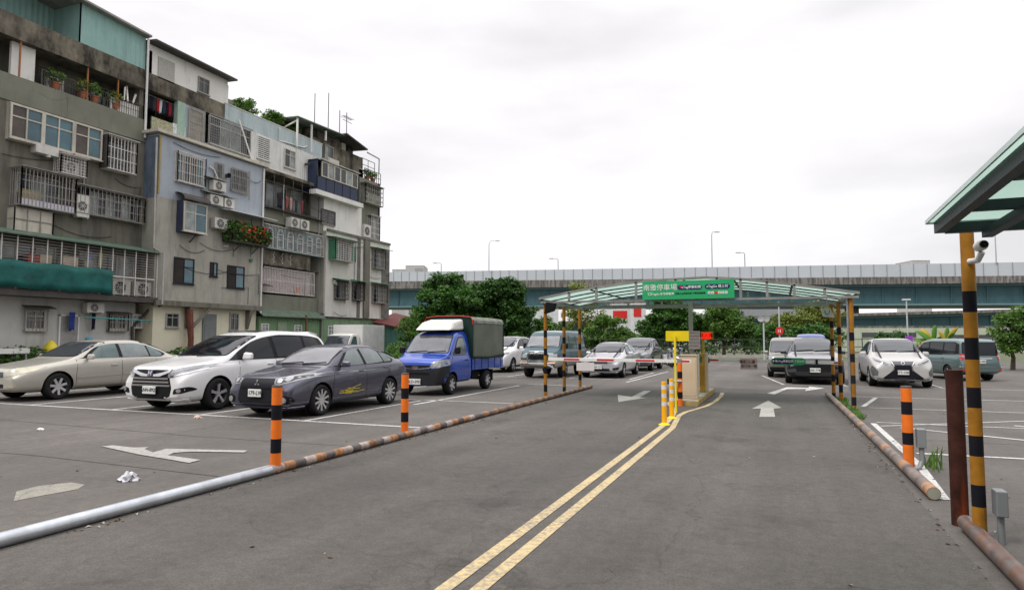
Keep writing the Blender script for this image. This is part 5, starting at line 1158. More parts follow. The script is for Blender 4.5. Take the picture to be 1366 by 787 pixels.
def strokes(S, pts, w, axis, off, name, mat, par, st=.06):
    L_, R_ = [], []
    for i, p in enumerate(pts):
        a = Vector(pts[max(i - 1, 0)]); b = Vector(pts[min(i + 1, len(pts) - 1)]); d = (b - a).normalized(); n = Vector((-d.y, d.x)) * w / 2
        q = Vector(p); L_.append((q.x + n.x, q.y + n.y)); R_.append((q.x - n.x, q.y - n.y))
    return patch(S, L_ + R_[::-1], axis, off, name, mat, par, st=st, skirt=.003)
def seams(S, lines, par, w=.010, side=('left', 'right')):
    for ln in lines:
        for sd in side: strokes(S, ln, w, sd, .0015, 'door_gap', seam, par)
def wheel(par, x, y, rw, width, spokes=7, m=None, style='spoke', rr=.66):
    sg = 1 if x > 0 else -1; m = m or alloy
    t = MB(); xo = x + sg * width / 2; xi = x - sg * width / 2; R = rw * rr
    prof = [(R, 0), (R + .01, .012), (rw * .86, .02), (rw * .955, 0), (rw, -.035), (rw, -width + .035), (rw * .95, -width), (R, -width)]
    t.lathe([(r, sg * h) for r, h in prof], (xo, y, rw), 'x', 40)
    wh = t.build('wheel', rubber, par, smooth=True)
    r_ = MB(); r_.lathe([(R + .004, 0), (R + .004, sg * .010), (R - .012, sg * .010), (R - .03, -sg * .03), (R - .035, -sg * width * .7), (.03, -sg * width * .72)], (xo, y, rw), 'x', 36, 0)
    r_.lathe([(.001, sg * .004), (.05, sg * .002), (.06, -sg * .02), (.06, -sg * .07)], (xo, y, rw), 'x', 18, 1)
    for i in range(spokes):
        a = 2 * math.pi * i / spokes + .3
        if style == 'solid':
            a2 = a + 2 * math.pi / spokes * .62; c0 = (xo - sg * .02,)
            for u in (a, (a + a2) / 2): pass
            mm = [(math.cos(a), math.sin(a)), (math.cos(a2), math.sin(a2))]
            q = [(xo - sg * .012, y + .045 * mm[0][0], rw + .045 * mm[0][1]), (xo - sg * .012, y + .045 * mm[1][0], rw + .045 * mm[1][1]), (xo - sg * .004, y + (R - .01) * mm[1][0], rw + (R - .01) * mm[1][1]), (xo - sg * .004, y + (R - .01) * mm[0][0], rw + (R - .01) * mm[0][1])]
            r_.hexa([(p[0] - sg * .02, p[1], p[2]) for p in q], q, 1)
        else:
            for da in ((-.11, .11) if style == 'twin' else (0,)):
                p = (xo - sg * .012, y + .04 * math.cos(a + da), rw + .04 * math.sin(a + da)); q = (xo - sg * .001, y + (R - .008) * math.cos(a + da * .8 + (.18 if style == 'twist' else 0)), rw + (R - .008) * math.sin(a + da * .8 + (.18 if style == 'twist' else 0)))
                wd = .028 if style == 'twin' else (R * 1.9 / spokes if style == 'fat' else .04)
                r_.bar(p, q, wd, .03, 1, up=(1, 0, 0))
    r_.build('rim', [alloy_d, m], wh, smooth=True); return wh
def mirror(par, S, s, z, m, size=(.22, .11, .15), x=None):
    for sg in (-1, 1):
        x0 = S.W / 2 * .93 if x is None else x; y = s - S.L / 2; w_, d_, h_ = size
        mb = MB(); mb.hexa([(sg * x0, y - d_ / 2, z), (sg * (x0 + w_), y - d_ * .3, z + .01), (sg * (x0 + w_), y + d_ / 2, z + .01), (sg * x0, y + d_ / 2, z)], [(sg * (x0 + .02), y - d_ * .3, z + h_ * .9), (sg * (x0 + w_ * .95), y - d_ * .15, z + h_ * .85), (sg * (x0 + w_ * .95), y + d_ / 2, z + h_ * .85), (sg * (x0 + .02), y + d_ / 2, z + h_)])
        o = mb.build('wing_mirror', m, par, bevel=.03); MB().bar((sg * (x0 - .12), y + .02, z + .0), (sg * (x0 + .04), y, z + .04), .04, .03).build('mirror_stalk', black, o)
def handle(par, S, s, z, m, w_=.17):
    for sg, ax in ((1, 'left'), (-1, 'right')):
        lo, no, ix, di = S.bvh.ray_cast(Vector((sg * 4, s - S.L / 2, z)), Vector((-sg, 0, 0)))
        if lo is None: continue
        MB().box(lo.x - sg * .01, lo.x + sg * .03, s - S.L / 2 - w_ / 2, s - S.L / 2 + w_ / 2, z - .014, z + .014).build('door_handle', m, par, bevel=.008)
def plate(par, S, body, z, w_=.36, h_=.155, axis='front', size=.115, x=0):
    sg = -1 if axis == 'front' else 1
    lo, no, ix, di = S.bvh.ray_cast(Vector((x, sg * (S.L / 2 + 3), z)), Vector((0, -sg, 0))); y = lo.y + sg * .03
    p = MB().box(x - w_ / 2, x + w_ / 2, y - .02, y, z - h_ / 2, z + h_ / 2).build('number_plate', platew, par, bevel=.006)
    t = text(body, size, 'plate_lettering', platek, p, squeeze=.93, bold=.0007)
    yy = y - .022 if sg < 0 else y + .002
    place_text(t, (x, yy if sg < 0 else yy, z), (math.pi / 2, 0, 0 if sg < 0 else math.pi)); return p
def wipers(par, S, zc, s, n=2):
    for x0, x1 in ((-.55, .02), (.05, .62)):
        pts = []
        for u in (0, .5, 1):
            x = x0 + (x1 - x0) * u; z = zc + .015 + .035 * u
            lo, no, ix, di = S.bvh.ray_cast(Vector((x, -S.L, z)), Vector((0, 1, 0)))
            if lo: pts.append(lo + no * .02)
        if len(pts) > 1: MB().tube(pts, .009, 6).build('wiper', black, par)
def disc(S, par, x, z, r, name, mat, axis='front', off=-.004, depth=.02):
    sg = -1 if axis == 'front' else 1
    return patch(S, [(x + r * math.cos(2 * math.pi * k / 18), z + r * math.sin(2 * math.pi * k / 18)) for k in range(18)], axis, .004 + depth * .7, name, mat, par, st=.03)
def spec(L, W, H, top, belt, roofw, fa, wb, rw, zb=.2, plan=None, beltw=.93, boxy=False, ra=None, archd=.24, cab=None, zbf=None):
    S = Car(); S.L, S.W, S.H = L, W, H; S.top = pch(top); S.belt = pch(belt); S.roofw = pch(roofw)
    S.plan = pch(plan or [(0, .79), (.04, .86), (.12, .915), (.35, .97), (.85, 1), (L - 1, 1), (L - .35, .975), (L - .1, .93), (L, .84)])
    S.zb = pch(zbf or [(0, zb + .10), (.12, zb + .02), (.4, zb), (L - .5, zb + .02), (L, zb + .14)]); S.axles = (-L / 2 + fa, -L / 2 + fa + wb); S.rw = rw; S.ra = ra or rw + .055; S.archd = archd; S.beltw = beltw; S.boxy = boxy
    S.cab = pch(cab); return S
def wheels(t, S, **k):
    for y in S.axles:
        for sg in (-1, 1): wheel(t, sg * (S.W / 2 - .125), y, S.rw, .215, **k)
def newcar(name, label, cat, group='parked cars'): return thing(name, (0, 0, 0), label, cat, group)
def put(t, x, y, rz=0, sc=1.0): t.location = (x, y, 0); t.rotation_euler.z = math.radians(rz); t.scale = (sc,) * 3
def wscreen(S, t, z0, z1, w0, w1, mat=wind, axis='front', name='windscreen', off=.010, curve=.0):
    pts = [(-w0, z0), (-w0 * .5, z0 - curve), (0, z0 - curve * 1.2), (w0 * .5, z0 - curve), (w0, z0), (w1, z1), (w1 * .5, z1 + curve * .5), (-w1 * .5, z1 + curve * .5), (-w1, z1)]
    patch(S, [(x * 1.035, z0 - .015 if z == z0 else z + (.012 if z >= z1 else -.012)) for x, z in pts], axis, .005, name + '_seal', black, t, rnd_=.05)
    return patch(S, pts, axis, off, name, mat, t, rnd_=.05)
# --- beige sedan
S = spec(4.82, 1.80, 1.47, [(0, .63), (.03, .72), (.10, .785), (.25, .82), (.6, .875), (1.15, .96), (1.35, 1.0), (1.75, 1.22), (2.15, 1.405), (2.6, 1.46), (3.1, 1.465), (3.5, 1.41), (3.95, 1.24), (4.3, 1.06), (4.7, 1.0), (4.79, .92), (4.82, .8)],
         [(0, .55), (.2, .68), (1.2, .88), (2, .93), (3.5, .98), (4.3, .97), (4.82, .76)], [(0, .55), (.3, .72), (1.25, .76), (1.9, .64), (2.5, .59), (3.3, .585), (3.8, .62), (4.3, .70), (4.82, .62)], .97, 2.72, .325, cab=[(0, 0), (1.3, 0), (2.1, 1), (3.4, 1), (4.2, 0), (4.82, 0)])
P_ = carpaint('champagne_paint', (.40, .385, .335), .35, .35); t = newcar('parked_car', 'champagne beige four door sedan at the far left, nose out of the picture', 'sedan'); BEIGE = t
b = make_body(S, P_); b.parent = t
wscreen(S, t, 1.045, 1.39, .69, .555); wscreen(S, t, 1.09, 1.39, .66, .54, sideg, 'rear', 'rear_window')
both(S, [(1.45, .99), (1.62, 1.0), (2.1, 1.33), (2.5, 1.40), (3.25, 1.40), (3.8, 1.24), (4.08, 1.05), (3.9, .99)], .005, 'window_surround', black, t, rnd_=.04)
both(S, [(1.72, .985), (2.17, 1.31), (2.46, 1.37), (2.60, 1.37), (2.60, .99)], .010, 'side_window', sideg_g, t, rnd_=.03); both(S, [(2.70, .99), (2.70, 1.375), (3.2, 1.375), (3.48, 1.30), (3.50, 1.0)], .010, 'side_window', sideg_l, t, rnd_=.03); both(S, [(3.55, 1.0), (3.54, 1.29), (3.75, 1.22), (3.95, 1.07), (3.90, 1.01)], .010, 'side_window', sideg_g, t, rnd_=.02)
seams(S, [[(1.42, .30), (1.40, .55), (1.45, .97)], [(2.65, .28), (2.65, .97)], [(3.72, .98), (3.70, .80), (3.45, .55), (3.30, .28)], [(1.42, .28), (3.3, .28)]], t)
both(S, [(1.44, .50), (2.62, .53), (2.62, .565), (1.44, .54)], .012, 'side_moulding', P_, t); both(S, [(2.68, .53), (3.38, .55), (3.38, .585), (2.68, .565)], .012, 'side_moulding', P_, t)
handle(t, S, 2.42, .80, P_); handle(t, S, 3.5, .83, P_); mirror(t, S, 1.72, .96, P_)
fboth(S, [(.42, .60), (.45, .73), (.66, .80), (.84, .82), (.845, .70), (.70, .62)], .008, 'headlight', lampy, t, rnd_=.03); fboth(S, [(.52, .34), (.54, .42), (.80, .42), (.78, .34)], .008, 'fog_lamp', lampy, t, rnd_=.02); patch(S, [(-.38, .58), (-.36, .70), (.36, .70), (.38, .58)], 'front', .01, 'grille', alloy_d, t, rnd_=.03); patch(S, [(-.4, .33), (-.4, .42), (.4, .42), (.4, .33)], 'front', .006, 'air_intake', black, t)
fboth(S, [(.5, .78), (.5, .95), (.82, .93), (.84, .8)], .008, 'tail_light', red_l, t, 'rear', rnd_=.03); plate(t, S, '7K-5310' if False else '', .5, axis='front') if False else None
wheels(t, S, spokes=7, style='fat'); put(t, -18.78, 13.42, 0, 1.085)
# --- white minivan
S = spec(4.83, 1.82, 1.69, [(0, .74), (.02, .83), (.08, .90), (.3, .955), (.95, 1.05), (1.1, 1.08), (1.6, 1.34), (2.05, 1.54), (2.5, 1.64), (3.0, 1.685), (3.8, 1.67), (4.45, 1.59), (4.62, 1.5), (4.76, 1.15), (4.81, .95), (4.83, .75)],
         [(0, .60), (.15, .74), (1.0, .94), (2, .98), (3.5, 1.02), (4.6, 1.06), (4.83, .70)], [(0, .55), (.3, .74), (1.05, .78), (1.8, .68), (2.5, .65), (4.3, .63), (4.83, .60)], .90, 2.90, .335, cab=[(0, 0), (1.0, 0), (2.0, 1), (4.5, 1), (4.83, .4)])
P_ = carpaint('pearl_white_paint', (.68, .68, .68), 0, .25, .06); t = newcar('parked_car', 'white minivan with chrome barred grille between the beige and the dark grey sedans', 'minivan')
b = make_body(S, P_); b.parent = t
wscreen(S, t, 1.13, 1.55, .71, .60, M('dark_windscreen', (.008, .008, .011), .04, ior=1.42)); wscreen(S, t, 1.12, 1.5, .64, .56, sideg, 'rear', 'rear_window')
both(S, [(1.02, 1.02), (1.25, 1.13), (1.7, 1.36), (2.1, 1.52), (2.6, 1.58), (3.9, 1.575), (4.4, 1.5), (4.62, 1.16), (4.5, 1.08), (3, 1.03)], .005, 'window_surround', black, t, rnd_=.04)
both(S, [(1.55, 1.03), (1.95, 1.42), (2.2, 1.50), (2.52, 1.53), (2.58, 1.05)], .010, 'side_window', sideg, t, rnd_=.03); both(S, [(2.70, 1.06), (2.64, 1.535), (3.65, 1.53), (3.66, 1.08)], .010, 'side_window', sideg, t, rnd_=.03); both(S, [(3.75, 1.09), (3.74, 1.53), (4.2, 1.5), (4.45, 1.18), (4.35, 1.12)], .010, 'side_window', sideg, t, rnd_=.03); both(S, [(1.12, 1.03), (1.5, 1.22), (1.46, 1.03)], .010, 'side_window', sideg, t, rnd_=.02)
seams(S, [[(1.5, .28), (1.45, .6), (1.5, 1.0)], [(2.63, .28), (2.63, 1.03)], [(3.72, 1.05), (3.72, .75), (3.4, .5), (3.36, .28)], [(1.5, .27), (3.36, .27)]], t)
handle(t, S, 2.42, .92, P_, .2); handle(t, S, 2.85, .92, P_, .2); mirror(t, S, 1.62, 1.03, P_, (.24, .12, .17))
# face
patch(S, [(-.52, .34), (-.56, .50), (-.52, .64), (-.46, .86), (.46, .86), (.52, .64), (.56, .50), (.52, .34), (.38, .28), (-.38, .28)], 'front', .006, 'grille', black, t, rnd_=.03)
for z, w_ in ((.60, .50), (.53, .53), (.67, .48)): patch(S, [(-w_, z), (-w_, z + .035), (w_, z + .035), (w_, z)], 'front', .022, 'grille_bar', chrome, t, skirt=.02)
patch(S, [(-.50, .80), (-.54, .87), (-.3, .80), (-.12, .77), (.12, .77), (.3, .80), (.54, .87), (.50, .80), (.25, .73), (-.25, .73)], 'front', .026, 'chrome_wing', chrome, t, skirt=.02)
patch(S, [(-.065, .73), (-.075, .85), (.075, .85), (.065, .73)], 'front', .04, 'emblem_plate', M('emblem_purple', (.06, .04, .09), .2, .5, coat=1), t, rnd_=.02)
for sg in (-1, 1): patch(S, [(sg * .04, .75), (sg * .05, .835), (sg * .032, .835), (sg * .024, .75)][::sg], 'front', .046, 'emblem_stroke', chrome, t, st=.02)
patch(S, [(-.03, .785), (-.03, .80), (.03, .80), (.03, .785)], 'front', .046, 'emblem_stroke', chrome, t, st=.02)
fboth(S, [(.46, .745), (.50, .84), (.66, .90), (.80, .955), (.885, 1.0), (.85, .90), (.76, .82), (.60, .76)], .008, 'headlight', lampg, t, rnd_=.02); fboth(S, [(.55, .79), (.56, .83), (.80, .915), (.80, .885)], .013, 'lamp_cluster', lampw, t); fboth(S, [(.47, .735), (.60, .75), (.78, .82), (.85, .89), (.86, .87), (.79, .79), (.61, .725), (.48, .71)], .012, 'chrome_strip', chrome, t)
fboth(S, [(.60, .38), (.63, .48), (.86, .53), (.885, .46), (.80, .40)], .006, 'fog_recess', black, t, rnd_=.03); [disc(S, t, sg * .74, .455, .04, 'fog_lamp', lampw) for sg in (-1, 1)]
fboth(S, [(.50, .22), (.52, .26), (.86, .29), (.90, .34), (.90, .28), (.84, .23)], .02, 'bumper_lip', P_, t, skirt=.02)
plate(t, S, 'ANN-8920', .455, size=.105); wipers(t, S, 1.07, 1.1); patch(S, [(-.35, 2.5), (-.35, 3.0), (.35, 3.0), (.35, 2.5)], 'top', .006, 'sunroof', sideg, t, rnd_=.05)
fboth(S, [(.56, .95), (.52, 1.25), (.70, 1.2), (.80, .95)], .008, 'tail_light', red_l, t, 'rear', rnd_=.03); patch(S, [(-.55, 1.56), (-.5, 1.62), (.5, 1.62), (.55, 1.56)], 'rear', .05, 'rear_spoiler', P_, t, skirt=.05)
wheels(t, S, spokes=5, style='twin', m=alloy); put(t, -12.87, 13.2, 0, 1.085)
# --- dark grey sedan
S = spec(4.57, 1.76, 1.49, [(0, .66), (.03, .75), (.10, .82), (.35, .875), (1.0, .975), (1.25, 1.015), (1.65, 1.24), (2.05, 1.41), (2.45, 1.475), (2.9, 1.48), (3.35, 1.42), (3.8, 1.25), (4.1, 1.125), (4.45, 1.09), (4.54, 1.0), (4.57, .85)],
         [(0, .57), (.2, .71), (1.2, .90), (2, .94), (3.3, 1.0), (4.2, 1.03), (4.57, .80)], [(0, .55), (.3, .72), (1.2, .76), (1.8, .64), (2.4, .58), (3.2, .57), (3.7, .62), (4.1, .70), (4.57, .62)], .96, 2.635, .325, zb=.2, cab=[(0, 0), (1.2, 0), (2.0, 1), (3.3, 1), (4.0, 0), (4.57, 0)])
P_ = carpaint('graphite_paint', (.075, .075, .105), .5, .26, .05); t = newcar('parked_car', 'dark grey sedan with yellow scrawl on the door and multi spoke wheels', 'sedan')
b = make_body(S, P_); b.parent = t
wscreen(S, t, 1.055, 1.405, .685, .545, M('hazy_windscreen', (.10, .10, .115), .05, var=.5, scale=1.2, ior=1.9)); wscreen(S, t, 1.15, 1.40, .64, .53, sideg, 'rear', 'rear_window')  # pale glass colour imitates the sky mirrored in this windscreen
both(S, [(1.42, 1.0), (1.6, 1.03), (2.05, 1.34), (2.4, 1.42), (3.1, 1.41), (3.6, 1.27), (3.9, 1.10), (3.75, 1.03)], .005, 'window_surround', black, t, rnd_=.04)
both(S, [(1.68, 1.0), (2.12, 1.32), (2.4, 1.385), (2.52, 1.385), (2.56, 1.02)], .010, 'side_window', sideg_l, t, rnd_=.03); both(S, [(2.67, 1.02), (2.62, 1.385), (3.05, 1.38), (3.33, 1.30), (3.38, 1.05)], .010, 'side_window', sideg_l, t, rnd_=.03); both(S, [(3.43, 1.05), (3.39, 1.28), (3.58, 1.23), (3.78, 1.10), (3.72, 1.06)], .010, 'side_window', sideg_g, t, rnd_=.02)
both(S, [(1.3, 1.0), (1.62, 1.05), (2.08, 1.365), (2.42, 1.445), (3.12, 1.435), (3.6, 1.30), (3.58, 1.28), (3.1, 1.41), (2.4, 1.42), (2.06, 1.34), (1.6, 1.025)], .007, 'roof_rail_strip', P_, t)
seams(S, [[(1.36, .30), (1.34, .6), (1.42, .98)], [(2.60, .28), (2.60, 1.0)], [(3.62, 1.02), (3.58, .82), (3.30, .55), (3.2, .28)], [(1.36, .27), (3.2, .27)]], t)
both(S, [(1.35, .23), (1.40, .30), (3.1, .30), (3.2, .40), (3.24, .24)], .02, 'side_skirt', P_, t, skirt=.02)
handle(t, S, 2.38, .88, P_); handle(t, S, 3.42, .92, P_); mirror(t, S, 1.7, .985, P_)
# front face
patch(S, [(-.40, .81), (-.43, .66), (-.50, .38), (-.40, .27), (.40, .27), (.50, .38), (.43, .66), (.40, .81)], 'front', .006, 'grille', M('grille_black', (.016, .016, .02), .5), t, rnd_=.03)
patch(S, [(-.42, .615), (-.43, .65), (.43, .65), (.42, .615)], 'front', .018, 'bumper_beam', M('grille_black', (.016, .016, .02), .5), t)
dm = MB(); lo = S.bvh.ray_cast(Vector((0, -5, .715)), Vector((0, 1, 0)))[0]; yy = lo.y - .02
for a in (90, 210, 330):
    a = math.radians(a); cx_, cz_ = .038 * math.cos(a), .715 + .038 * math.sin(a); u = Vector((math.cos(a), math.sin(a))); v_ = Vector((-u.y, u.x)); q = [(cx_ + (u * s1 + v_ * s2).x, cz_ + (u * s1 + v_ * s2).y) for s1, s2 in ((.037, 0), (0, .021), (-.037, 0), (0, -.021))]
    dm.prism(q, yy, yy + .012, 'y')
dm.build('emblem', chrome, t)
fboth(S, [(.44, .70), (.42, .80), (.56, .84), (.74, .90), (.865, .905), (.84, .80), (.72, .73), (.56, .69)], .008, 'headlight', lampg, t, rnd_=.025); fboth(S, [(.46, .715), (.45, .785), (.57, .82), (.80, .87), (.82, .84), (.70, .755), (.56, .71)], .010, 'lamp_reflector', lampd, t)
for sg in (-1, 1): disc(S, t, sg * .54, .765, .045, 'lamp_bulb', lampw); disc(S, t, sg * .67, .80, .045, 'lamp_bulb', lampw)
fboth(S, [(.57, .33), (.56, .44), (.66, .49), (.80, .45), (.82, .36), (.75, .31)], .006, 'fog_recess', black, t, rnd_=.03)
for sg in (-1, 1): disc(S, t, sg * .67, .39, .06, 'fog_lamp_ring', chrome); disc(S, t, sg * .67, .39, .045, 'fog_lamp', lampw, depth=.026)
patch(S, [(-.75, .215), (-.80, .255), (.80, .255), (.75, .215)], 'front', .03, 'bumper_lip', P_, t, skirt=.03)
plate(t, S, '3179-LW', .52, .33, .155, size=.115, x=-.02); wipers(t, S, 1.035, 1.2)
fboth(S, [(.48, .88), (.5, 1.03), (.80, 1.0), (.82, .88)], .008, 'tail_light', red_l, t, 'rear', rnd_=.03)
yscr = M('yellow_scrawl', (.50, .40, .03), .6); rnd = random.Random(9)
for i in range(11):
    s0 = rnd.uniform(1.5, 1.85); z0 = rnd.uniform(.38, .52); pts = [(s0 + .13 * k * rnd.uniform(.8, 1.2), z0 + rnd.uniform(-.012, .012) + .012 * k * (i % 3 - .6)) for k in range(rnd.randint(3, 6))]
    strokes(S, pts, .013, 'left', .003, 'yellow_scrawl', yscr, t, .05)
wheels(t, S, spokes=10, style='spoke', m=alloy, rr=.72); put(t, -9.87, 12.85, 0, 1.0)
# --- generic modern shape used for the further cars
def modern(label, paint, L, W, H, kind='suv', sc=1, pos=(0, 0), rz=0, pl_=None, name='parked_car', cat='SUV', win=wind, sg_=sideg, face=None, hood=None, rim='spoke'):
    k = H / 1.65
    if kind == 'suv':
        top = [(0, .70 * k), (.03, .82 * k), (.15, .93 * k), (.7, 1.04 * k), (1.15, 1.11 * k), (1.3, 1.15 * k), (1.75, 1.42 * k), (2.1, 1.57 * k), (2.6, 1.65 * k), (3.3, 1.64 * k), (L - .75, 1.57 * k), (L - .45, 1.46 * k), (L - .15, 1.15 * k), (L - .04, 1.0 * k), (L, .75 * k)]
        belt = [(0, .63 * k), (.15, .78 * k), (1.1, 1.02 * k), (2, 1.06 * k), (L - .6, 1.12 * k), (L, .7 * k)]; rf = [(0, .55), (.3, .76), (1.2, .80), (1.9, .68), (2.6, .64), (L - .8, .62), (L, .60)]
        cab = [(0, 0), (1.2, 0), (2, 1), (L - .6, 1), (L, .2)]; fa = .93
    elif kind == 'sedan':
        top = [(0, .74 * k), (.03, .83 * k), (.12, .90 * k), (.7, 1.0 * k), (1.25, 1.10 * k), (1.4, 1.14 * k), (1.9, 1.46 * k), (2.3, 1.60 * k), (2.7, 1.65 * k), (3.1, 1.64 * k), (3.6, 1.54 * k), (4.1, 1.28 * k), (4.3, 1.22 * k), (L - .08, 1.16 * k), (L, .9 * k)]
        belt = [(0, .64 * k), (.2, .78 * k), (1.2, 1.0 * k), (2, 1.05 * k), (4.2, 1.12 * k), (L, .85 * k)]; rf = [(0, .55), (.3, .72), (1.3, .76), (1.9, .62), (2.6, .58), (3.3, .58), (4.2, .70), (L, .62)]
        cab = [(0, 0), (1.3, 0), (2.1, 1), (3.4, 1), (4.2, 0), (L, 0)]; fa = .95
    else:                                   # van: tall box with a short nose
        top = [(0, .62), (.03, .80), (.12, .92 if kind == 'van' else .9), (.5, 1.0), (.62, 1.06), (1.2, H * .84), (1.6, H * .96), (2.2, H), (L - .5, H * .99), (L - .22, H * .95), (L - .08, H * .62), (L, H * .4)]
        belt = [(0, .56), (.12, .82), (.6, .96), (1.5, 1.0), (L - .2, 1.02), (L, .66)]; rf = [(0, .6), (.3, .74), (.7, .78), (1.4, .72), (2.2, .70), (L, .68)]; cab = [(0, 0), (.6, 0), (1.4, 1), (L - .1, 1), (L, .6)]; fa = .85
    S = spec(L, W, H, top, belt, rf, fa, L - 2 * fa - .12, .34 if kind == 'suv' else .31, zb=.22, cab=cab)
    t = newcar(name, label, cat); b = make_body(S, paint); b.parent = t; S.k = k
    zc = top[5][1] if kind != 'van' else 1.06
    wm = {'suv': .735, 'sedan': .685}.get(kind, .72); w1_ = {'suv': .615, 'sedan': .565}.get(kind, .65)
    wscreen(S, t, zc + .035, top[8][1] * .965 if kind != 'van' else H * .90, wm, w1_, win)
    zt = H * .925; zbel = belt[2][1] + .05
    if kind == 'suv': pts = [(1.55, zbel), (1.95, 1.34 * k), (2.3, 1.50 * k), (2.6, 1.545 * k), (3.4, 1.54 * k), (L - .8, 1.47 * k), (L - .42, 1.22 * k), (L - .6, 1.16 * k), (3, 1.08 * k)]
    elif kind == 'sedan': pts = [(1.65, zbel), (2.1, 1.44 * k), (2.5, 1.545 * k), (3.15, 1.54 * k), (3.65, 1.42 * k), (3.98, 1.22 * k), (3.8, 1.14 * k)]
    else: pts = [(.75, 1.03), (1.25, H * .80), (1.65, H * .90), (2.2, H * .925), (L - .55, H * .92), (L - .25, H * .86), (L - .22, 1.10), (2, 1.05)]
    both(S, pts, .005, 'window_surround', black, t, rnd_=.04)
    e = pts; x0, x1 = e[0][0] + .2, max(p[0] for p in e) - .18
    def ztop(s):
        f = [p for p in pts if p[1] > zbel + .12]; f = sorted(f); xs_ = [p[0] for p in f]; return float(np.interp(s, [pts[0][0]] + xs_ + [max(p[0] for p in pts)], [zbel] + [p[1] for p in f] + [zbel + .15])) - .035
    cuts = [x0, x0 + (x1 - x0) * .38, x0 + (x1 - x0) * .72, x1]
    for i in range(3):
        a, b_ = cuts[i] + (.05 if i else .06), cuts[i + 1] - .05; zb_ = zbel + .015 + .02 * i
        n = 4; up_ = [(a + (b_ - a) * j / n, max(ztop(a + (b_ - a) * j / n), zb_ + .03)) for j in range(n + 1)]
        both(S, [(a, zb_), *up_, (b_, zb_ + .01)], .010, 'side_window', sg_, t, rnd_=.02)
    dd = cuts[1]; seams(S, [[(S.axles[0] + L / 2 + .42, .3), (S.axles[0] + L / 2 + .40, .7), (pts[0][0] + .1, zbel - .03)], [(dd, .28), (dd, zbel)], [(cuts[2] + .1, zbel), (cuts[2] + .08, .75), (cuts[2] - .18, .32)]], t)
    handle(t, S, dd - .2, zbel - .1, paint); handle(t, S, cuts[2] - .05, zbel - .08, paint); mirror(t, S, pts[0][0] + .3, zbel - .02, face.get('mir', paint) if face else paint)
    both(S, [(S.axles[0] + L / 2 + .38, .22), (S.axles[0] + L / 2 + .38, .33), (S.axles[1] + L / 2 - .38, .33), (S.axles[1] + L / 2 - .38, .22)], .012, 'sill', black if kind == 'suv' else paint, t)
    if pl_: plate(t, S, pl_, .52 * k if kind != 'van' else .5, .34, .15, size=.11)
    wheels(t, S, spokes=5, style=rim, m=alloy); put(t, pos[0], pos[1], rz, sc); wipers(t, S, zc + .01, 1.2)
    if kind != 'van': fboth(S, [(.50, .9 * k), (.50, 1.06 * k), (.70, 1.04 * k), (.72, .9 * k)], .008, 'tail_light', red_l, t, 'rear', rnd_=.03)
    wscreen(S, t, 1.2 * k, 1.48 * k, .62, .54, sideg, 'rear', 'rear_window')
    return t, S
# silver sedan facing out behind the left barrier arm
pv = carpaint('silver_white_paint', (.50, .50, .52), .45, .28, .05)
t, S = modern('silver four door sedan facing the camera behind the left barrier arm', pv, 4.7, 1.78, 1.46, 'sedan', 1.0, (-6.9, 28.75), 0, 'ABR-7271', cat='sedan', sg_=sideg_g)
fboth(S, [(.42, .62), (.42, .70), (.66, .78), (.85, .80), (.84, .72), (.66, .64)], .008, 'headlight', lampg, t, rnd_=.02); patch(S, [(-.40, .60), (-.40, .68), (.40, .68), (.40, .60)], 'front', .008, 'grille', M('grille_purple_grey', (.10, .08, .10), .3), t, rnd_=.02)
patch(S, [(-.38, .635), (-.38, .65), (.38, .65), (.38, .635)], 'front', .02, 'grille_bar', chrome, t); patch(S, [(-.5, .30), (-.46, .40), (.46, .40), (.5, .30)], 'front', .006, 'air_intake', black, t, rnd_=.02); fboth(S, [(.60, .34), (.60, .42), (.84, .46), (.80, .36)], .006, 'fog_recess', black, t, rnd_=.02); patch(S, [(-.8, .245), (-.82, .275), (.82, .275), (.8, .245)], 'front', .03, 'bumper_lip', pv, t, skirt=.03)
# dark SUV behind it
pd = carpaint('dark_grey_paint', (.10, .105, .115), .5, .25, .05)
t, S = modern('dark grey SUV right behind the silver sedan', pd, 4.6, 1.82, 1.66, 'suv', 1.0, (-6.85, 35.0), 0, None, face={'mir': pd})
fboth(S, [(.5, .78), (.5, .88), (.86, .96), (.86, .86)], .008, 'headlight', lampg, t, rnd_=.02); patch(S, [(-.42, .55), (-.45, .88), (.45, .88), (.42, .55)], 'front', .006, 'grille', black, t, rnd_=.03)
# white SUV beside the truck
t, S = modern('white SUV partly hidden behind the blue truck', carpaint('clean_white_paint', (.66, .66, .66), 0, .25, .05), 4.75, 1.86, 1.72, 'suv', 1.0, (-12.85, 31.1), 0, None, cat='SUV')
fboth(S, [(.5, .80), (.5, .90), (.86, .98), (.88, .88)], .008, 'headlight', lampg, t, rnd_=.02); patch(S, [(-.42, .55), (-.45, .88), (.45, .88), (.42, .55)], 'front', .006, 'grille', black, t, rnd_=.03); both(S, [(2.2, 1.66), (2.2, 1.70), (4.1, 1.64), (4.1, 1.60)], .03, 'roof_rail', alloy, t, skirt=.03)
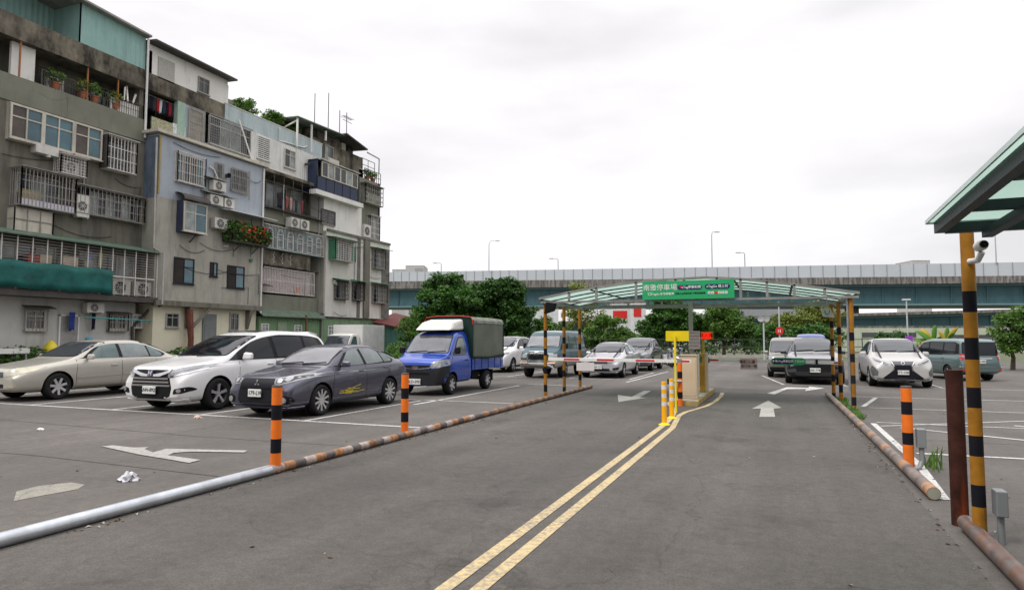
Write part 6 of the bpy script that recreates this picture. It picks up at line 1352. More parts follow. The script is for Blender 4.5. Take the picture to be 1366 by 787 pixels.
# black electric SUV behind the right arm, sky reflection painted on its hood
pb = carpaint('black_gloss_paint', (.007, .008, .010), 0, .25, .03, .3); ps = carpaint('bright_silver_paint', (.26, .26, .27), .8, .2, .03, 1)
t, S = modern('grille-less SUV with pale bonnet and black lower body behind the right barrier arm', pb, 4.9, 1.96, 1.64, 'suv', .99, (1.13, 27.95), 0, 'NBS-7785', rim='twin')
patch(S, [(-.80, .14), (-.86, .5), (-.86, 1.1), (-.78, 1.3), (.78, 1.3), (.86, 1.1), (.86, .5), (.80, .14)], 'top', .004, 'bonnet', ps, t, rnd_=.08)
fboth(S, [(.52, .80), (.56, .88), (.90, .95), (.93, .90), (.80, .82)], .008, 'headlight', lampg, t, rnd_=.02); patch(S, [(-.6, .32), (-.7, .42), (-.5, .46), (.5, .46), (.7, .42), (.6, .32)], 'front', .012, 'air_intake', M('satin_black', (.03, .03, .033), .5), t, rnd_=.03); fboth(S, [(.60, .45), (.64, .58), (.9, .52), (.84, .42)], .012, 'bumper_blade', M('satin_black2', (.06, .06, .065), .3), t, rnd_=.03)
both(S, [(1.2, 1.01), (1.3, 1.05), (4.3, 1.13), (4.3, 1.10)], .012, 'chrome_strip', chrome, t)
# pale grey SUV with big dark spindle grille
pl3 = carpaint('pale_silver_paint', (.42, .415, .405), .1, .4, .05, .2)
t, S = modern('pale silver SUV with a large dark hourglass grille on the right', pl3, 4.8, 1.92, 1.69, 'suv', .96, (3.72, 27.2), 0, 'BTT-1085', rim='twin')
patch(S, [(-.36, .88), (-.27, .72), (-.30, .62), (-.62, .34), (-.58, .29), (.58, .29), (.62, .34), (.30, .62), (.27, .72), (.36, .88)], 'front', .008, 'grille', M('grille_dark', (.015, .015, .02), .35), t, rnd_=.02)
for sg in (-1, 1):
    q = [(.36, .88), (.27, .72), (.31, .61), (.64, .33), (.60, .28), (.0, .275), (.0, .30), (.585, .305), (.60, .34), (.27, .61), (.235, .72), (.32, .88)]
    patch(S, [(sg * x, z) for x, z in q][::sg], 'front', .02, 'grille_frame', chrome, t, st=.04, skirt=.015)
patch(S, [(-.34, .78), (-.36, .90), (.36, .90), (.34, .78)], 'front', .016, 'grille_top', M('dark_silver', (.12, .12, .13), .3, .5), t, rnd_=.02); disc(S, t, 0, .845, .055, 'emblem_ring', chrome); disc(S, t, 0, .845, .04, 'emblem_core', alloy_d, depth=.026)
fboth(S, [(.42, .80), (.48, .86), (.70, .98), (.86, 1.02), (.84, .92), (.66, .82), (.5, .77)], .008, 'headlight', lampg, t, rnd_=.02); fboth(S, [(.50, .82), (.55, .85), (.82, .96), (.80, .92), (.62, .84)], .012, 'lamp_cluster', lampd, t)
fboth(S, [(.76, .42), (.74, .56), (.90, .76), (.94, .60), (.90, .40)], .008, 'bumper_inset', M('shadow_silver', (.14, .14, .14), .4, .3), t, rnd_=.03); fboth(S, [(.10, .255), (.10, .28), (.66, .29), (.92, .37), (.93, .33), (.68, .25)], .02, 'bumper_trim', chrome, t, skirt=.015)  # bumper insets in a darker silver than the body
# small silver minivan further back
t, S = modern('small beige silver minivan behind the black faced SUV', carpaint('beige_silver_paint', (.17, .165, .145), .4, .3, .1), 4.3, 1.7, 1.72, 'van', .97, (.32, 31.6), 0, None, cat='minivan')
fboth(S, [(.45, .70), (.5, .86), (.82, .92), (.84, .74)], .008, 'headlight', lampg, t, rnd_=.02); patch(S, [(-.3, .6), (-.3, .8), (.3, .8), (.3, .6)], 'front', .006, 'grille', black, t, rnd_=.02); patch(S, [(-.7, .25), (-.75, .46), (.75, .46), (.7, .25)], 'front', .014, 'bumper', black, t, rnd_=.03)
# grey green van seen from behind on the right
pg = carpaint('grey_green_paint', (.115, .175, .175), .4, .3, .1)
t, S = modern('grey green people carrier seen from behind at the right edge', pg, 4.6, 1.70, 1.74, 'van', .93, (6.45, 31.95), 0, None, cat='people carrier', sg_=sideg)
wscreen(S, t, 1.06, 1.58, .69, .63, sideg, 'rear', 'tailgate_window', .012); fboth(S, [(.64, .86), (.62, 1.10), (.68, 1.13), (.755, 1.11), (.765, .86)], .012, 'tail_lamp_red', red_l, t, 'rear', rnd_=.02); fboth(S, [(.64, .98), (.64, 1.06), (.755, 1.06), (.76, .98)], .018, 'tail_lamp_clear', lampw, t, 'rear')
patch(S, [(-.42, .90), (-.42, .95), (.42, .95), (.42, .90)], 'rear', .02, 'chrome_strip', chrome, t); plate(t, S, '6K-2952', .80, .34, .15, 'rear', .11); patch(S, [(-.82, .40), (-.84, .60), (.84, .60), (.82, .40)], 'rear', .03, 'rear_bumper', pg, t, skirt=.03, rnd_=.04); patch(S, [(-.8, .57), (-.8, .60), (.8, .60), (.8, .57)], 'rear', .036, 'bumper_trim', chrome, t)
both(S, [(1.2, .60), (1.2, .625), (3.4, .625), (3.4, .60)], .01, 'side_moulding', chrome, t); fboth(S, [(.62, .42), (.62, .50), (.80, .50), (.80, .42)], .034, 'reflector', red_l, t, 'rear')
t.rotation_euler.z = math.radians(180 + 17)
# --- teal four wheel drive van
pt = carpaint('teal_blue_paint', (.012, .055, .075), 0, .4, .15, .25); L = 4.5
S = spec(L, 1.70, 1.95, [(0, .66), (.03, .92), (.12, 1.06), (.35, 1.16), (.5, 1.22), (.85, 1.62), (1.05, 1.80), (1.4, 1.92), (2, 1.95), (L - .4, 1.95), (L - .15, 1.88), (L - .04, 1.2), (L, .8)],
         [(0, .6), (.1, .95), (.5, 1.12), (1.5, 1.14), (L - .1, 1.14), (L, .78)], [(0, .66), (.3, .76), (.6, .77), (1.2, .72), (2, .70), (L, .68)], .95, 2.35, .36, zb=.42, cab=[(0, 0), (.5, 0), (1.1, 1), (L - .1, 1), (L, .6)], plan=[(0, .86), (.05, .92), (.2, .97), (.6, 1), (L - .3, 1), (L, .92)], boxy=True)
t = newcar('parked_van', 'teal four wheel drive van with a chrome bull bar behind the striped canopy posts', 'van'); b = make_body(S, pt); b.parent = t
wscreen(S, t, 1.27, 1.72, .70, .66, M('pale_windscreen', (.16, .17, .18), .06, var=.3, ior=1.8)); 
both(S, [(.85, 1.20), (1.12, 1.62), (1.35, 1.74), (1.75, 1.74), (1.75, 1.20)], .010, 'side_window', sideg_l, t, rnd_=.04); both(S, [(1.85, 1.20), (1.85, 1.76), (2.8, 1.76), (2.8, 1.20)], .010, 'side_window', sideg_g, t, rnd_=.05); both(S, [(2.9, 1.20), (2.9, 1.76), (4.1, 1.76), (4.2, 1.25)], .010, 'side_window', sideg_l, t, rnd_=.05)
both(S, [(.05, .44), (.05, .76), (4.4, .76), (4.4, .44)], .004, 'grey_lower_panel', M('grey_lower_paint', (.28, .29, .28), .4), t); patch(S, [(-.8, .42), (-.8, .74), (.8, .74), (.8, .42)], 'front', .03, 'front_bumper', M('grey_bumper', (.30, .30, .28), .4), t, skirt=.03, rnd_=.04)
patch(S, [(-.62, 1.0), (-.62, 2.0), (.0, 1.2), (.62, 2.0), (.62, 1.0)], 'top', .003, 'roof_front', pt, t) if False else None
patch(S, [(-.68, 1.25), (-.69, L - .2), (.69, L - .2), (.68, 1.25)], 'top', .006, 'pale_roof', M('grey_roof_paint', (.30, .33, .34), .4), t, st=.12)
patch(S, [(-.42, .80), (-.42, 1.0), (.42, 1.0), (.42, .80)], 'front', .008, 'grille', black, t, rnd_=.02); fboth(S, [(.46, .82), (.46, .98), (.78, .98), (.78, .82)], .012, 'headlight', lampg, t, rnd_=.02); fboth(S, [(.46, .60), (.46, .68), (.76, .68), (.76, .60)], .038, 'indicator', amb_l, t, rnd_=.02)
yf = -L / 2 - .16; mb = MB(); mb.tube([(-.42, yf + .1, .5), (-.40, yf, .95), (-.30, yf, 1.08), (.30, yf, 1.08), (.40, yf, .95), (.42, yf + .1, .5)], .035, 10); mb.tube([(-.42, yf + .02, .62), (-.75, yf + .1, .62)], .03, 8).tube([(.42, yf + .02, .62), (.75, yf + .1, .62)], .03, 8).tube([(-.7, yf + .12, .42), (-.4, yf, .60), (.4, yf, .60), (.7, yf + .12, .42)], .032, 8)
mb.build('bull_bar', chrome, t, smooth=True)
for x in (-.2, .2): MB().lathe([(.001, .0), (.1, .0), (.1, .06), (.001, .08)], (x, yf - .02, .88), 'y', 16).build('spot_lamp', black, t)
plate(t, S, '8M-5172', .56, .32, .15, x=.5); wipers(t, S, 1.27, .5); mirror(t, S, .95, 1.2, black, (.22, .1, .26)); seams(S, [[(.75, .45), (.75, 1.15)], [(1.8, .45), (1.8, 1.75)]], t)
for y in S.axles:
    for sg in (-1, 1): wheel(t, sg * .74, y, .36, .23, 6, alloy, 'fat')
put(t, -9.18, 27.75, 0, 1.0)
# --- blue light truck
pbl = carpaint('bright_blue_paint', (.006, .05, .34), .15, .25, .06); L = 1.95
S = spec(L, 1.66, 1.86, [(0, .66), (.03, .90), (.10, 1.0), (.42, 1.12), (.56, 1.17), (.95, 1.58), (1.15, 1.76), (1.4, 1.83), (L - .12, 1.86), (L - .03, 1.82), (L, 1.75)],
         [(0, .6), (.1, .85), (.6, 1.08), (1.4, 1.10), (L, 1.10)], [(0, .6), (.3, .74), (.6, .76), (1.2, .69), (1.5, .68), (L, .67)], .72, 2.6, .30, zb=.34, zbf=[(0, .28), (.2, .30), (L, .32)], cab=[(0, 0), (.55, 0), (1.2, 1), (L, 1)], plan=[(0, .80), (.05, .87), (.15, .93), (.5, .99), (.8, 1), (L, 1)], boxy=True, ra=.37, archd=.3)
S.axles = (-L / 2 + .72,)
t = newcar('light_truck', 'bright blue light truck with a grey green canvas cargo cover', 'truck', None); b = make_body(S, pbl); b.parent = t; b.name = 'cab'
wscreen(S, t, 1.21, 1.71, .70, .62, M('grey_windscreen', (.07, .075, .085), .05, var=.5, ior=1.8)); both(S, [(.82, 1.13), (1.10, 1.50), (1.28, 1.66), (1.62, 1.67), (1.66, 1.12)], .002, 'window_seal', black, t, rnd_=.05); both(S, [(.88, 1.15), (1.14, 1.49), (1.30, 1.63), (1.58, 1.64), (1.62, 1.14)], .010, 'side_window', sideg_l, t, rnd_=.04)
bk = M('matt_black_plastic', (.022, .022, .026), .55)
patch(S, [(-.80, .31), (-.84, .60), (-.84, .84), (-.55, .74), (.55, .74), (.84, .84), (.84, .60), (.80, .31)], 'front', .025, 'front_bumper', bk, t, skirt=.025, rnd_=.04)
patch(S, [(-.42, .76), (-.46, .86), (.46, .86), (.42, .76)], 'front', .012, 'grille', black, t, rnd_=.02); patch(S, [(-.46, .775), (-.5, .80), (0, .755), (.5, .80), (.46, .775), (0, .73)], 'front', .035, 'grille_bar', chrome, t, skirt=.02); patch(S, [(-.12, .785), (-.06, .84), (.06, .84), (.12, .785), (.04, .76), (-.04, .76)], 'front', .05, 'emblem', chrome, t, skirt=.02, rnd_=.02)
fboth(S, [(.44, .78), (.50, .92), (.66, 1.0), (.80, 1.02), (.82, .86), (.70, .79)], .012, 'headlight', lampg, t, rnd_=.03); [disc(S, t, sg * .60, .87, .055, 'lamp_bulb', lampw, off=.016) for sg in (-1, 1)]; [disc(S, t, sg * .58, .47, .05, 'fog_lamp', lampw, off=.03) for sg in (-1, 1)]
patch(S, [(-.45, .60), (-.45, .66), (.45, .66), (.45, .60)], 'front', .03, 'bumper_slot', black, t); plate(t, S, 'BLD-2952', .40, .38, .16, size=.115); wipers(t, S, 1.2, .5)
seams(S, [[(.62, .5), (.66, .9), (.78, 1.10)], [(1.74, .4), (1.74, 1.66)], [(1.05, .38), (1.74, .38)]], t); both(S, [(.72, .72), (1.72, .76), (1.72, .80), (.72, .77)], .012, 'side_crease', pbl, t); handle(t, S, 1.62, .98, black, .12)
for sg in (-1, 1): MB().hexa([(sg * .84, -.20, 1.16), (sg * 1.02, -.20, 1.18), (sg * 1.02, -.12, 1.18), (sg * .84, -.12, 1.16)], [(sg * .84, -.20, 1.36), (sg * 1.02, -.20, 1.38), (sg * 1.02, -.12, 1.38), (sg * .84, -.12, 1.36)]).build('wing_mirror', black, t, bevel=.03)
# white wind fairing
MB().hexa([(-.62, -.02, 1.86), (.62, -.02, 1.86), (.64, .85, 1.88), (-.64, .85, 1.88)], [(-.52, .30, 2.12), (.52, .30, 2.12), (.58, .92, 2.22), (-.58, .92, 2.22)]).build('wind_fairing', M('dirty_white_plastic', (.55, .54, .50), .5, var=.1, streak=.2, stain=(.35, .32, .28)), t, bevel=.06)
y0, y1 = L / 2 + .06, L / 2 + 2.5
MB().box(-.83, .83, y0, y1, .66, .72).build('truck_bed', pbl, t)
for sg in (-1, 1):
    o = MB().box(sg * .80, sg * .83, y0, y1, .722, 1.02).build('drop_side', pbl, t, bevel=.006)
    r_ = MB()
    for k in range(5): y = y0 + .2 + k * (y1 - y0 - .4) / 4; r_.box(sg * .831, sg * .845, y - .015, y + .015, .68, 1.01)
    r_.box(sg * .831, sg * .842, y0, y1, .86, .875); r_.build('side_rib', pbl, o)
MB().box(-.80, .80, y1 - .03, y1, .722, 1.02).build('tailgate', pbl, t)
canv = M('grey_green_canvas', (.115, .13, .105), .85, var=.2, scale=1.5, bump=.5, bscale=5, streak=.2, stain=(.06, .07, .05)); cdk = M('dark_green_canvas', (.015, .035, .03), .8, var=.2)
mb = MB(); prof = [(-.835, .98), (-.835, 2.18), (-.78, 2.27), (-.4, 2.31), (0, 2.32), (.4, 2.31), (.78, 2.27), (.835, 2.18), (.835, .98)]
k = len(prof); n = 14
for i in range(n + 1):
    y = y0 + .01 + (y1 - y0) * i / n
    for x, z in prof: mb.v.append((x + (.008 * math.sin(i * 2.1) if abs(x) > .8 else 0), y, z + (.006 * math.sin(i * 1.7) if z > 2 else .02 * math.sin(i * .9) if z < 1.2 else 0)))
for i in range(n):
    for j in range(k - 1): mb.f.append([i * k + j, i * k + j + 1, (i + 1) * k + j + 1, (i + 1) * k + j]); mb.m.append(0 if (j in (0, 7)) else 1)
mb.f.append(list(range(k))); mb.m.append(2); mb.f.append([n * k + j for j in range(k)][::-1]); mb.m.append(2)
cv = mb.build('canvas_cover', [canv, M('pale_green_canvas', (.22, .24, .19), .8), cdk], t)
MB().box(.84, .852, y0 + .02, y1 - .02, 2.10, 2.16).box(-.852, -.84, y0 + .02, y1 - .02, 2.10, 2.16).build('window_strip', M('clear_vinyl', (.22, .23, .22), .3, var=.8, scale=5), cv)
MB().tube([(.86, y0, 1.05), (.87, (y0 + y1) / 2, 1.02), (.86, y1, 1.08)], .035, 8).build('rolled_hem', cdk, cv)
MB().tube([(-.84, y0 - .01, 2.05), (-.84, y0 - .01, 2.18), (-.78, y0 - .01, 2.28), (-.4, y0 - .01, 2.32), (.4, y0 - .01, 2.32), (.78, y0 - .01, 2.28), (.84, y0 - .01, 2.18), (.845, y0 - .01, 2.05)], .014, 6).build('red_trim', redm, cv)
MB().box(.838, .856, y0 - .005, y0 + .025, 1.0, 2.2).box(.838, .856, y1 - .02, y1 + .01, 1.0, 2.2).build('corner_strap', cdk, cv)
MB().box(-.30, -.2, L / 2 - .3, y1, .42, .62).box(.2, .30, L / 2 - .3, y1, .42, .62).box(-.6, .6, y0 + 1.15, y0 + 1.25, .30, .42).box(.35, .7, y0 + .25, y0 + .75, .38, .62).box(-.7, -.35, y0 + .2, y0 + .8, .38, .62).build('chassis', under, t)
MB().box(.40, .66, y0 + .1, y0 + .22, .40, .6).build('air_tank', alloy, t); MB().box(.60, .80, y0 + 1.62, y0 + 1.64, .25, .62).box(-.80, -.60, y0 + 1.62, y0 + 1.64, .25, .62).build('mud_flap', rubber, t)
for sg in (-1, 1): wheel(t, sg * .71, -L / 2 + .72, .30, .18, 6, alloy, 'fat', .58); wheel(t, sg * .71, -L / 2 + .72 + 2.5, .30, .18, 6, alloy, 'fat', .58)
put(t, -9.62, 17.42, 0, 1.0)
# --- white box truck at the far wall
S = spec(1.8, 1.62, 1.85, [(0, .7), (.03, .95), (.15, 1.05), (.4, 1.14), (.85, 1.62), (1.1, 1.78), (1.4, 1.83), (1.78, 1.83), (1.8, 1.78)], [(0, .62), (.1, .9), (.5, 1.08), (1.8, 1.1)], [(0, .6), (.4, .74), (1.1, .68), (1.8, .67)], .7, 2.4, .3, zb=.34, cab=[(0, 0), (.5, 0), (1.1, 1), (1.8, 1)], plan=[(0, .84), (.1, .93), (.5, 1), (1.8, 1)], boxy=True)
S.axles = (-.9 + .7,)
t = newcar('box_truck', 'small white box truck parked before the green lean-to', 'truck', None); b = make_body(S, carpaint('old_white_paint', (.56, .56, .53), 0, .4, .15)); b.parent = t; b.name = 'cab'
wscreen(S, t, 1.16, 1.68, .70, .62, wind); both(S, [(.7, 1.12), (1.0, 1.5), (1.2, 1.66), (1.5, 1.66), (1.52, 1.12)], .010, 'side_window', sideg_g, t, rnd_=.04)
MB().box(-.88, .88, .98, 3.7, .75, 2.30).build('cargo_box', ribbed('box_panel', (.56, .57, .56), .2, world=True, streak=.1), t, bevel=.02); MB().box(-.89, .89, .96, 1.02, .74, 2.31).build('box_trim', white, t); MB().box(-.89, .89, 3.7, 3.74, .74, 2.31).build('rear_door', white, t); MB().box(-.3, .3, .6, 3.6, .45, .7).build('chassis', under, t)
for sg in (-1, 1): wheel(t, sg * .7, -.2, .3, .18, 6, alloy, 'fat', .58); wheel(t, sg * .7, 2.6, .3, .18, 6, alloy, 'fat', .58)
put(t, -23.1, 31.0, 8, 1.05)
# ------------------------------------------------------------------ background
bark = M('bark', (.10, .08, .06), .95, var=.4, scale=6, bump=.6, bscale=12)
def blob_leaves(mb, c, r, n, s, rnd, flat=.8):
    for _ in range(n):
        v = Vector((rnd.gauss(0, 1), rnd.gauss(0, 1), rnd.gauss(0, 1))).normalized(); k = (rnd.random() ** .45)
        P = Vector(c) + Vector((v.x * r * k, v.y * r * k, v.z * r * flat * k))
        d = (Vector((rnd.gauss(0, 1), rnd.gauss(0, 1), rnd.gauss(0, .5) - .35)) + v * .6).normalized(); e = d.cross(Vector((rnd.gauss(0, .6), rnd.gauss(0, .6), 1))).normalized(); q = s * rnd.uniform(.6, 1.35)
        up_ = e.cross(d); w2 = e * q * .3; b = len(mb.v)
        mb.v += [tuple(P - d * q * .5), tuple(P + w2 + up_ * q * .06), tuple(P + d * q * .55 - up_ * q * .1), tuple(P - w2 + up_ * q * .06)]
        mb.f.append([b, b + 1, b + 2, b + 3]); mb.m.append(0)
def tree(pos, label, H, lobes, leaf, nclump=70, nl=70, s=.28, cr=.55, seed=0, trunk=.22, name='broadleaf_tree', group=None, cat='tree', th=None):
    """lobes: (dx, dy, z, rx, ry, rz) crown volumes; clumps of leaves are spread over them and joined by limbs"""
    rnd = random.Random(seed); x, y = pos; t = thing(name, (x, y, 0), label, cat, group)
    th = th or H * .35; tk = MB(); tk.tube([(x, y, 0), (x + .05, y, th * .5), (x - .05, y + .05, th)], [trunk, trunk * .8, trunk * .65], 9)
    cl = MB(); tot = sum(l[3] * l[5] for l in lobes)
    for (dx, dy, z, rx, ry, rz_) in lobes:
        base = Vector((x, y, th)); tip = Vector((x + dx, y + dy, z)); mid = (base + tip) / 2 + Vector((rnd.uniform(-.2, .2), rnd.uniform(-.2, .2), .2)); tk.tube([base, mid, tip], [trunk * .5, trunk * .3, trunk * .14], 6)
        for i in range(max(6, int(nclump * rx * rz_ / tot))):
            v = Vector((rnd.gauss(0, 1), rnd.gauss(0, 1), rnd.gauss(0, 1) * .9 + .1)).normalized(); k = rnd.uniform(.35, 1.0) ** .6
            c = Vector((x + dx + v.x * rx * k, y + dy + v.y * ry * k, z + v.z * rz_ * k))
            if c.z < .5: continue
            if i % 3 == 0: tk.tube([tip, (tip + c) / 2 + Vector((0, 0, .1)), c], [trunk * .12, trunk * .08, trunk * .04], 4)
            rr = cr * rnd.uniform(.55, 1.3); blob_leaves(cl, c, rr, int(nl * rr / cr), s, rnd, rnd.uniform(.5, .9))
    tk.build('trunk', bark, t, smooth=True); cl.build('crown', leaf, t, fix=False); return t
leaf_vd = leafmat('very_dark_leaves', (.014, .05, .009), (.065, .17, .024), .3)
def tpos(px_, depth): p = at(px_, depth); return (p.x, p.y)
def zat(y, depth): return HC + (451 - y) * depth / FP
# big dark twin crown
D = 41; c1 = tpos(592, D); sc_ = D / FP
tree(c1, 'large dark green tree, the left half of the big clump behind the blue truck', 5.6, [(0, 0, zat(405, D), 1.9, 1.8, 1.35), (-1.1, 0, zat(432, D), 1.5, 1.5, 1.1), (.9, 0, zat(425, D), 1.6, 1.6, 1.4), (.2, -.3, zat(382, D), 1.3, 1.2, .8), (1.5, -.2, zat(408, D), 1.2, 1.2, 1.1)], leaf_dk, 230, 130, .21, .48, 1, group='trees behind the car park')
c2 = tpos(665, D + 1)
tree(c2, 'large dark green tree, the right half of the big clump beside the white SUV', 5.6, [(0, 0, zat(405, D), 1.8, 1.8, 1.3), (1.1, 0, zat(425, D), 1.3, 1.5, 1.4), (-.5, 0, zat(425, D), 1.5, 1.6, 1.3), (.1, -.3, zat(388, D), 1.5, 1.2, .9), (1.1, -.4, zat(450, D), 1.0, 1.0, 1.0), (-.9, -.3, zat(395, D), 1.2, 1.2, .9)], leaf_vd, 230, 130, .21, .48, 2, group='trees behind the car park')
tree(tpos(548, 39), 'small round bush between the brown roofed shack and the blue truck', 2.6, [(0, 0, zat(437, 39), .85, .8, .85), (.1, -.2, zat(455, 39), .8, .8, .7)], leaf_md, 44, 60, .15, .32, 3, .07, 'bush', None, 'bush')
D = 62
tree(tpos(775, D), 'tall loose yellow green tree standing behind the left end of the canopy', 6.5, [(0, 0, zat(425, D), 1.9, 1.8, 1.7), (0, 0, zat(398, D), 1.5, 1.4, 1.1), (-.4, 0, zat(386, D), 1.0, 1, .6), (1.6, 0, zat(430, D), 1.4, 1.4, 1.0), (-1.4, 0, zat(448, D), 1.2, 1.2, .9)], leaf_yl, 75, 55, .26, .55, 4, .16, group='trees behind the car park')
tree(tpos(812, D - 4), 'mid green bushy tree behind the silver sedan', 4.5, [(0, 0, zat(440, D), 1.8, 1.6, 1.3), (1.0, 0, zat(452, D), 1.6, 1.4, .9), (-1.6, 0, zat(450, D), 1.4, 1.4, 1.0)], leaf_md, 90, 80, .25, .55, 5, .14, group='trees behind the car park')
tree(tpos(893, D), 'broad dark green tree behind the yellow sign board', 5.5, [(0, 0, zat(425, D), 2.4, 2.0, 1.6), (-1.5, 0, zat(438, D), 1.4, 1.5, 1.3), (1.5, 0, zat(435, D), 1.8, 1.6, 1.4), (-.3, 0, zat(408, D), 1.5, 1.4, .8)], leaf_dk, 150, 100, .26, .6, 6, .2, group='trees behind the car park')
tree(tpos(965, D - 2), 'bushy mid green tree right of the grey sign post', 4.8, [(0, 0, zat(435, D), 2.4, 2.0, 1.6), (1.6, 0, zat(440, D), 1.5, 1.5, 1.2), (-.5, 0, zat(418, D), 1.7, 1.4, .8)], leaf_md, 150, 100, .24, .55, 7, .18, group='trees behind the car park')
tree(tpos(1078, D), 'spreading yellow green tree behind the small silver minivan', 5.2, [(0, 0, zat(428, D), 2.6, 2.0, 1.1), (1.5, 0, zat(420, D), 1.6, 1.5, .7), (-2.2, 0, zat(432, D), 1.7, 1.5, 1.0), (.5, 0, zat(410, D), 1.3, 1.3, .5)], leaf_yl, 120, 75, .25, .52, 8, .18, group='trees behind the car park')
tree(tpos(1040, D - 5), 'low dark bush in front of the spreading yellow green tree', 3.2, [(0, 0, zat(450, 57), 2.2, 1.5, 1.2), (2.6, 0, zat(447, 57), 1.6, 1.5, 1.0)], leaf_dk, 80, 80, .24, .5, 9, .12, 'bush', None, 'bush')
tree(tpos(1349, 34), 'feathery bright green tree cut off by the right picture edge', 3.6, [(0, 0, zat(440, 34), .9, 1.1, 1.1), (.9, 0, zat(432, 34), 1.2, 1.2, 1.1), (.2, -.2, zat(452, 34), 1.1, 1, .9)], leaf_md, 90, 90, .16, .4, 10, .12, group=None)
for px_, lb, sd in ((735, 'low leafy tree just right of the big dark clump', 30), (722, 'hanging dark foliage right of the white SUV', 31)):
    tree(tpos(px_, 50), lb, 3.2, [(0, 0, zat(440, 50), 1.3 if sd == 30 else .9, 1.2, 1.0), (-.5, 0, zat(455, 50), 1.2, 1.1, 1.0)], leaf_md if sd == 30 else leaf_vd, 46, 70, .22, .45, sd, .1, group='trees behind the car park')
# dense hedge mass under the trees
rnd = random.Random(5); mb = MB()
for px_ in range(560, 1130, 6):
    d = 63 + rnd.uniform(-2, 2); p = at(px_, d)
    for _ in range(2): blob_leaves(mb, (p.x, p.y, rnd.uniform(.4, 2.1)), .9, 60, .26, rnd)
props(mb.build('hedge_growth', leaf_dk, fix=False), kind='stuff', label='dense undergrowth along the far edge of the car park')
# rooftop greenery
for px_, yy, X, w_, sd in ((325, 143, -32.6, .9, 40), (366, 160, -32.4, .75, 41), (392, 172, -32.0, .4, 42)):
    p = onx(px_, yy, X); tree((p.x, p.y), ['round green bush on the pale blue parapet, nearest the blue house', 'round green bush in the middle of the parapet roof', 'small plant by the dark roof canopy'][sd - 40], 1, [(0, 0, p.z, w_ * .9, w_ * 1.1, w_ * .65)], leaf_md, 30, 70, .16, .3, sd, .05, 'rooftop_bush', 'bushes growing on the roofs', 'bush', th=.3)
    o = bpy.data.objects.get('x')
# (the bushes stand in tubs on the roof slab)
for o in [o for o in bpy.data.objects if o.name.startswith('rooftop_bush')]:
    for k in kids(o):
        if k.name.startswith('trunk'): bpy.data.objects.remove(k)
    MB().lathe([(.25, 15.2), (.32, 15.75), (.34, 15.8), (.28, 15.8), (.001, 15.7)], (o.location.x, o.location.y, 0), n=14).build('tub', M('terracotta', (.28, .10, .05), .8), o, smooth=True)
for i, y in enumerate((20.0, 21.3, 21.9, 23.0)):
    potted((XA - .25, y, 13.2), ['trailing plant at the left of the open top balcony', 'leafy plant between the rusty balcony posts', 'reddish potted plant on the open top balcony', 'tall thin plant near the white balustrade panel'][i], .95, .6, 130, leaf_yl if i % 2 else leaf_md, None, 'plants on the open top balcony', None, .14, 50 + i)
# fence along the far edge
fn = thing('railing_fence', (-8, 55, 0), 'dark metal rail fence on a low concrete kerb along the far edge', 'fence')
p0, p1 = gp(560, 479), gp(1145, 476); p0 = Vector((p0.x, p0.y, 0)); p1 = Vector((p1.x, p1.y, 0))
p0 = Vector((*tpos(560, 52), 0)); p1 = Vector((*tpos(1150, 57), 0))
fm = M('dark_rail', (.07, .075, .075), .5, .5)
MB().bar(p0 + Vector((0, 0, .12)), p1 + Vector((0, 0, .12)), .3, .24).build('kerb', M('kerb_concrete', (.38, .36, .32), .9, var=.2), fn)
mb = MB()
for z in (1.55, .9, .45): mb.bar(p0 + Vector((0, 0, z)), p1 + Vector((0, 0, z)), .05, .06)
mb.build('rail', fm, fn)
for i in range(14):
    q = p0 + (p1 - p0) * i / 13; MB().box(q.x - .035, q.x + .035, q.y - .035, q.y + .035, .24, 1.7).build('fence_post', fm, fn)
fm2 = thing('railing_fence', (9, 45, 0), 'thin metal rail fence behind the pale silver SUV and the grey green van', 'fence')
q0, q1 = Vector((*tpos(1150, 44), 0)), Vector((*tpos(1420, 40), 0)); mb = MB()
for z in (1.6, .95): mb.bar(q0 + Vector((0, 0, z)), q1 + Vector((0, 0, z)), .04, .05)
mb.build('rail', fm, fm2)
for i in range(7): q = q0 + (q1 - q0) * i / 6; MB().box(q.x - .03, q.x + .03, q.y - .03, q.y + .03, 0, 1.65).build('fence_post', fm, fm2)
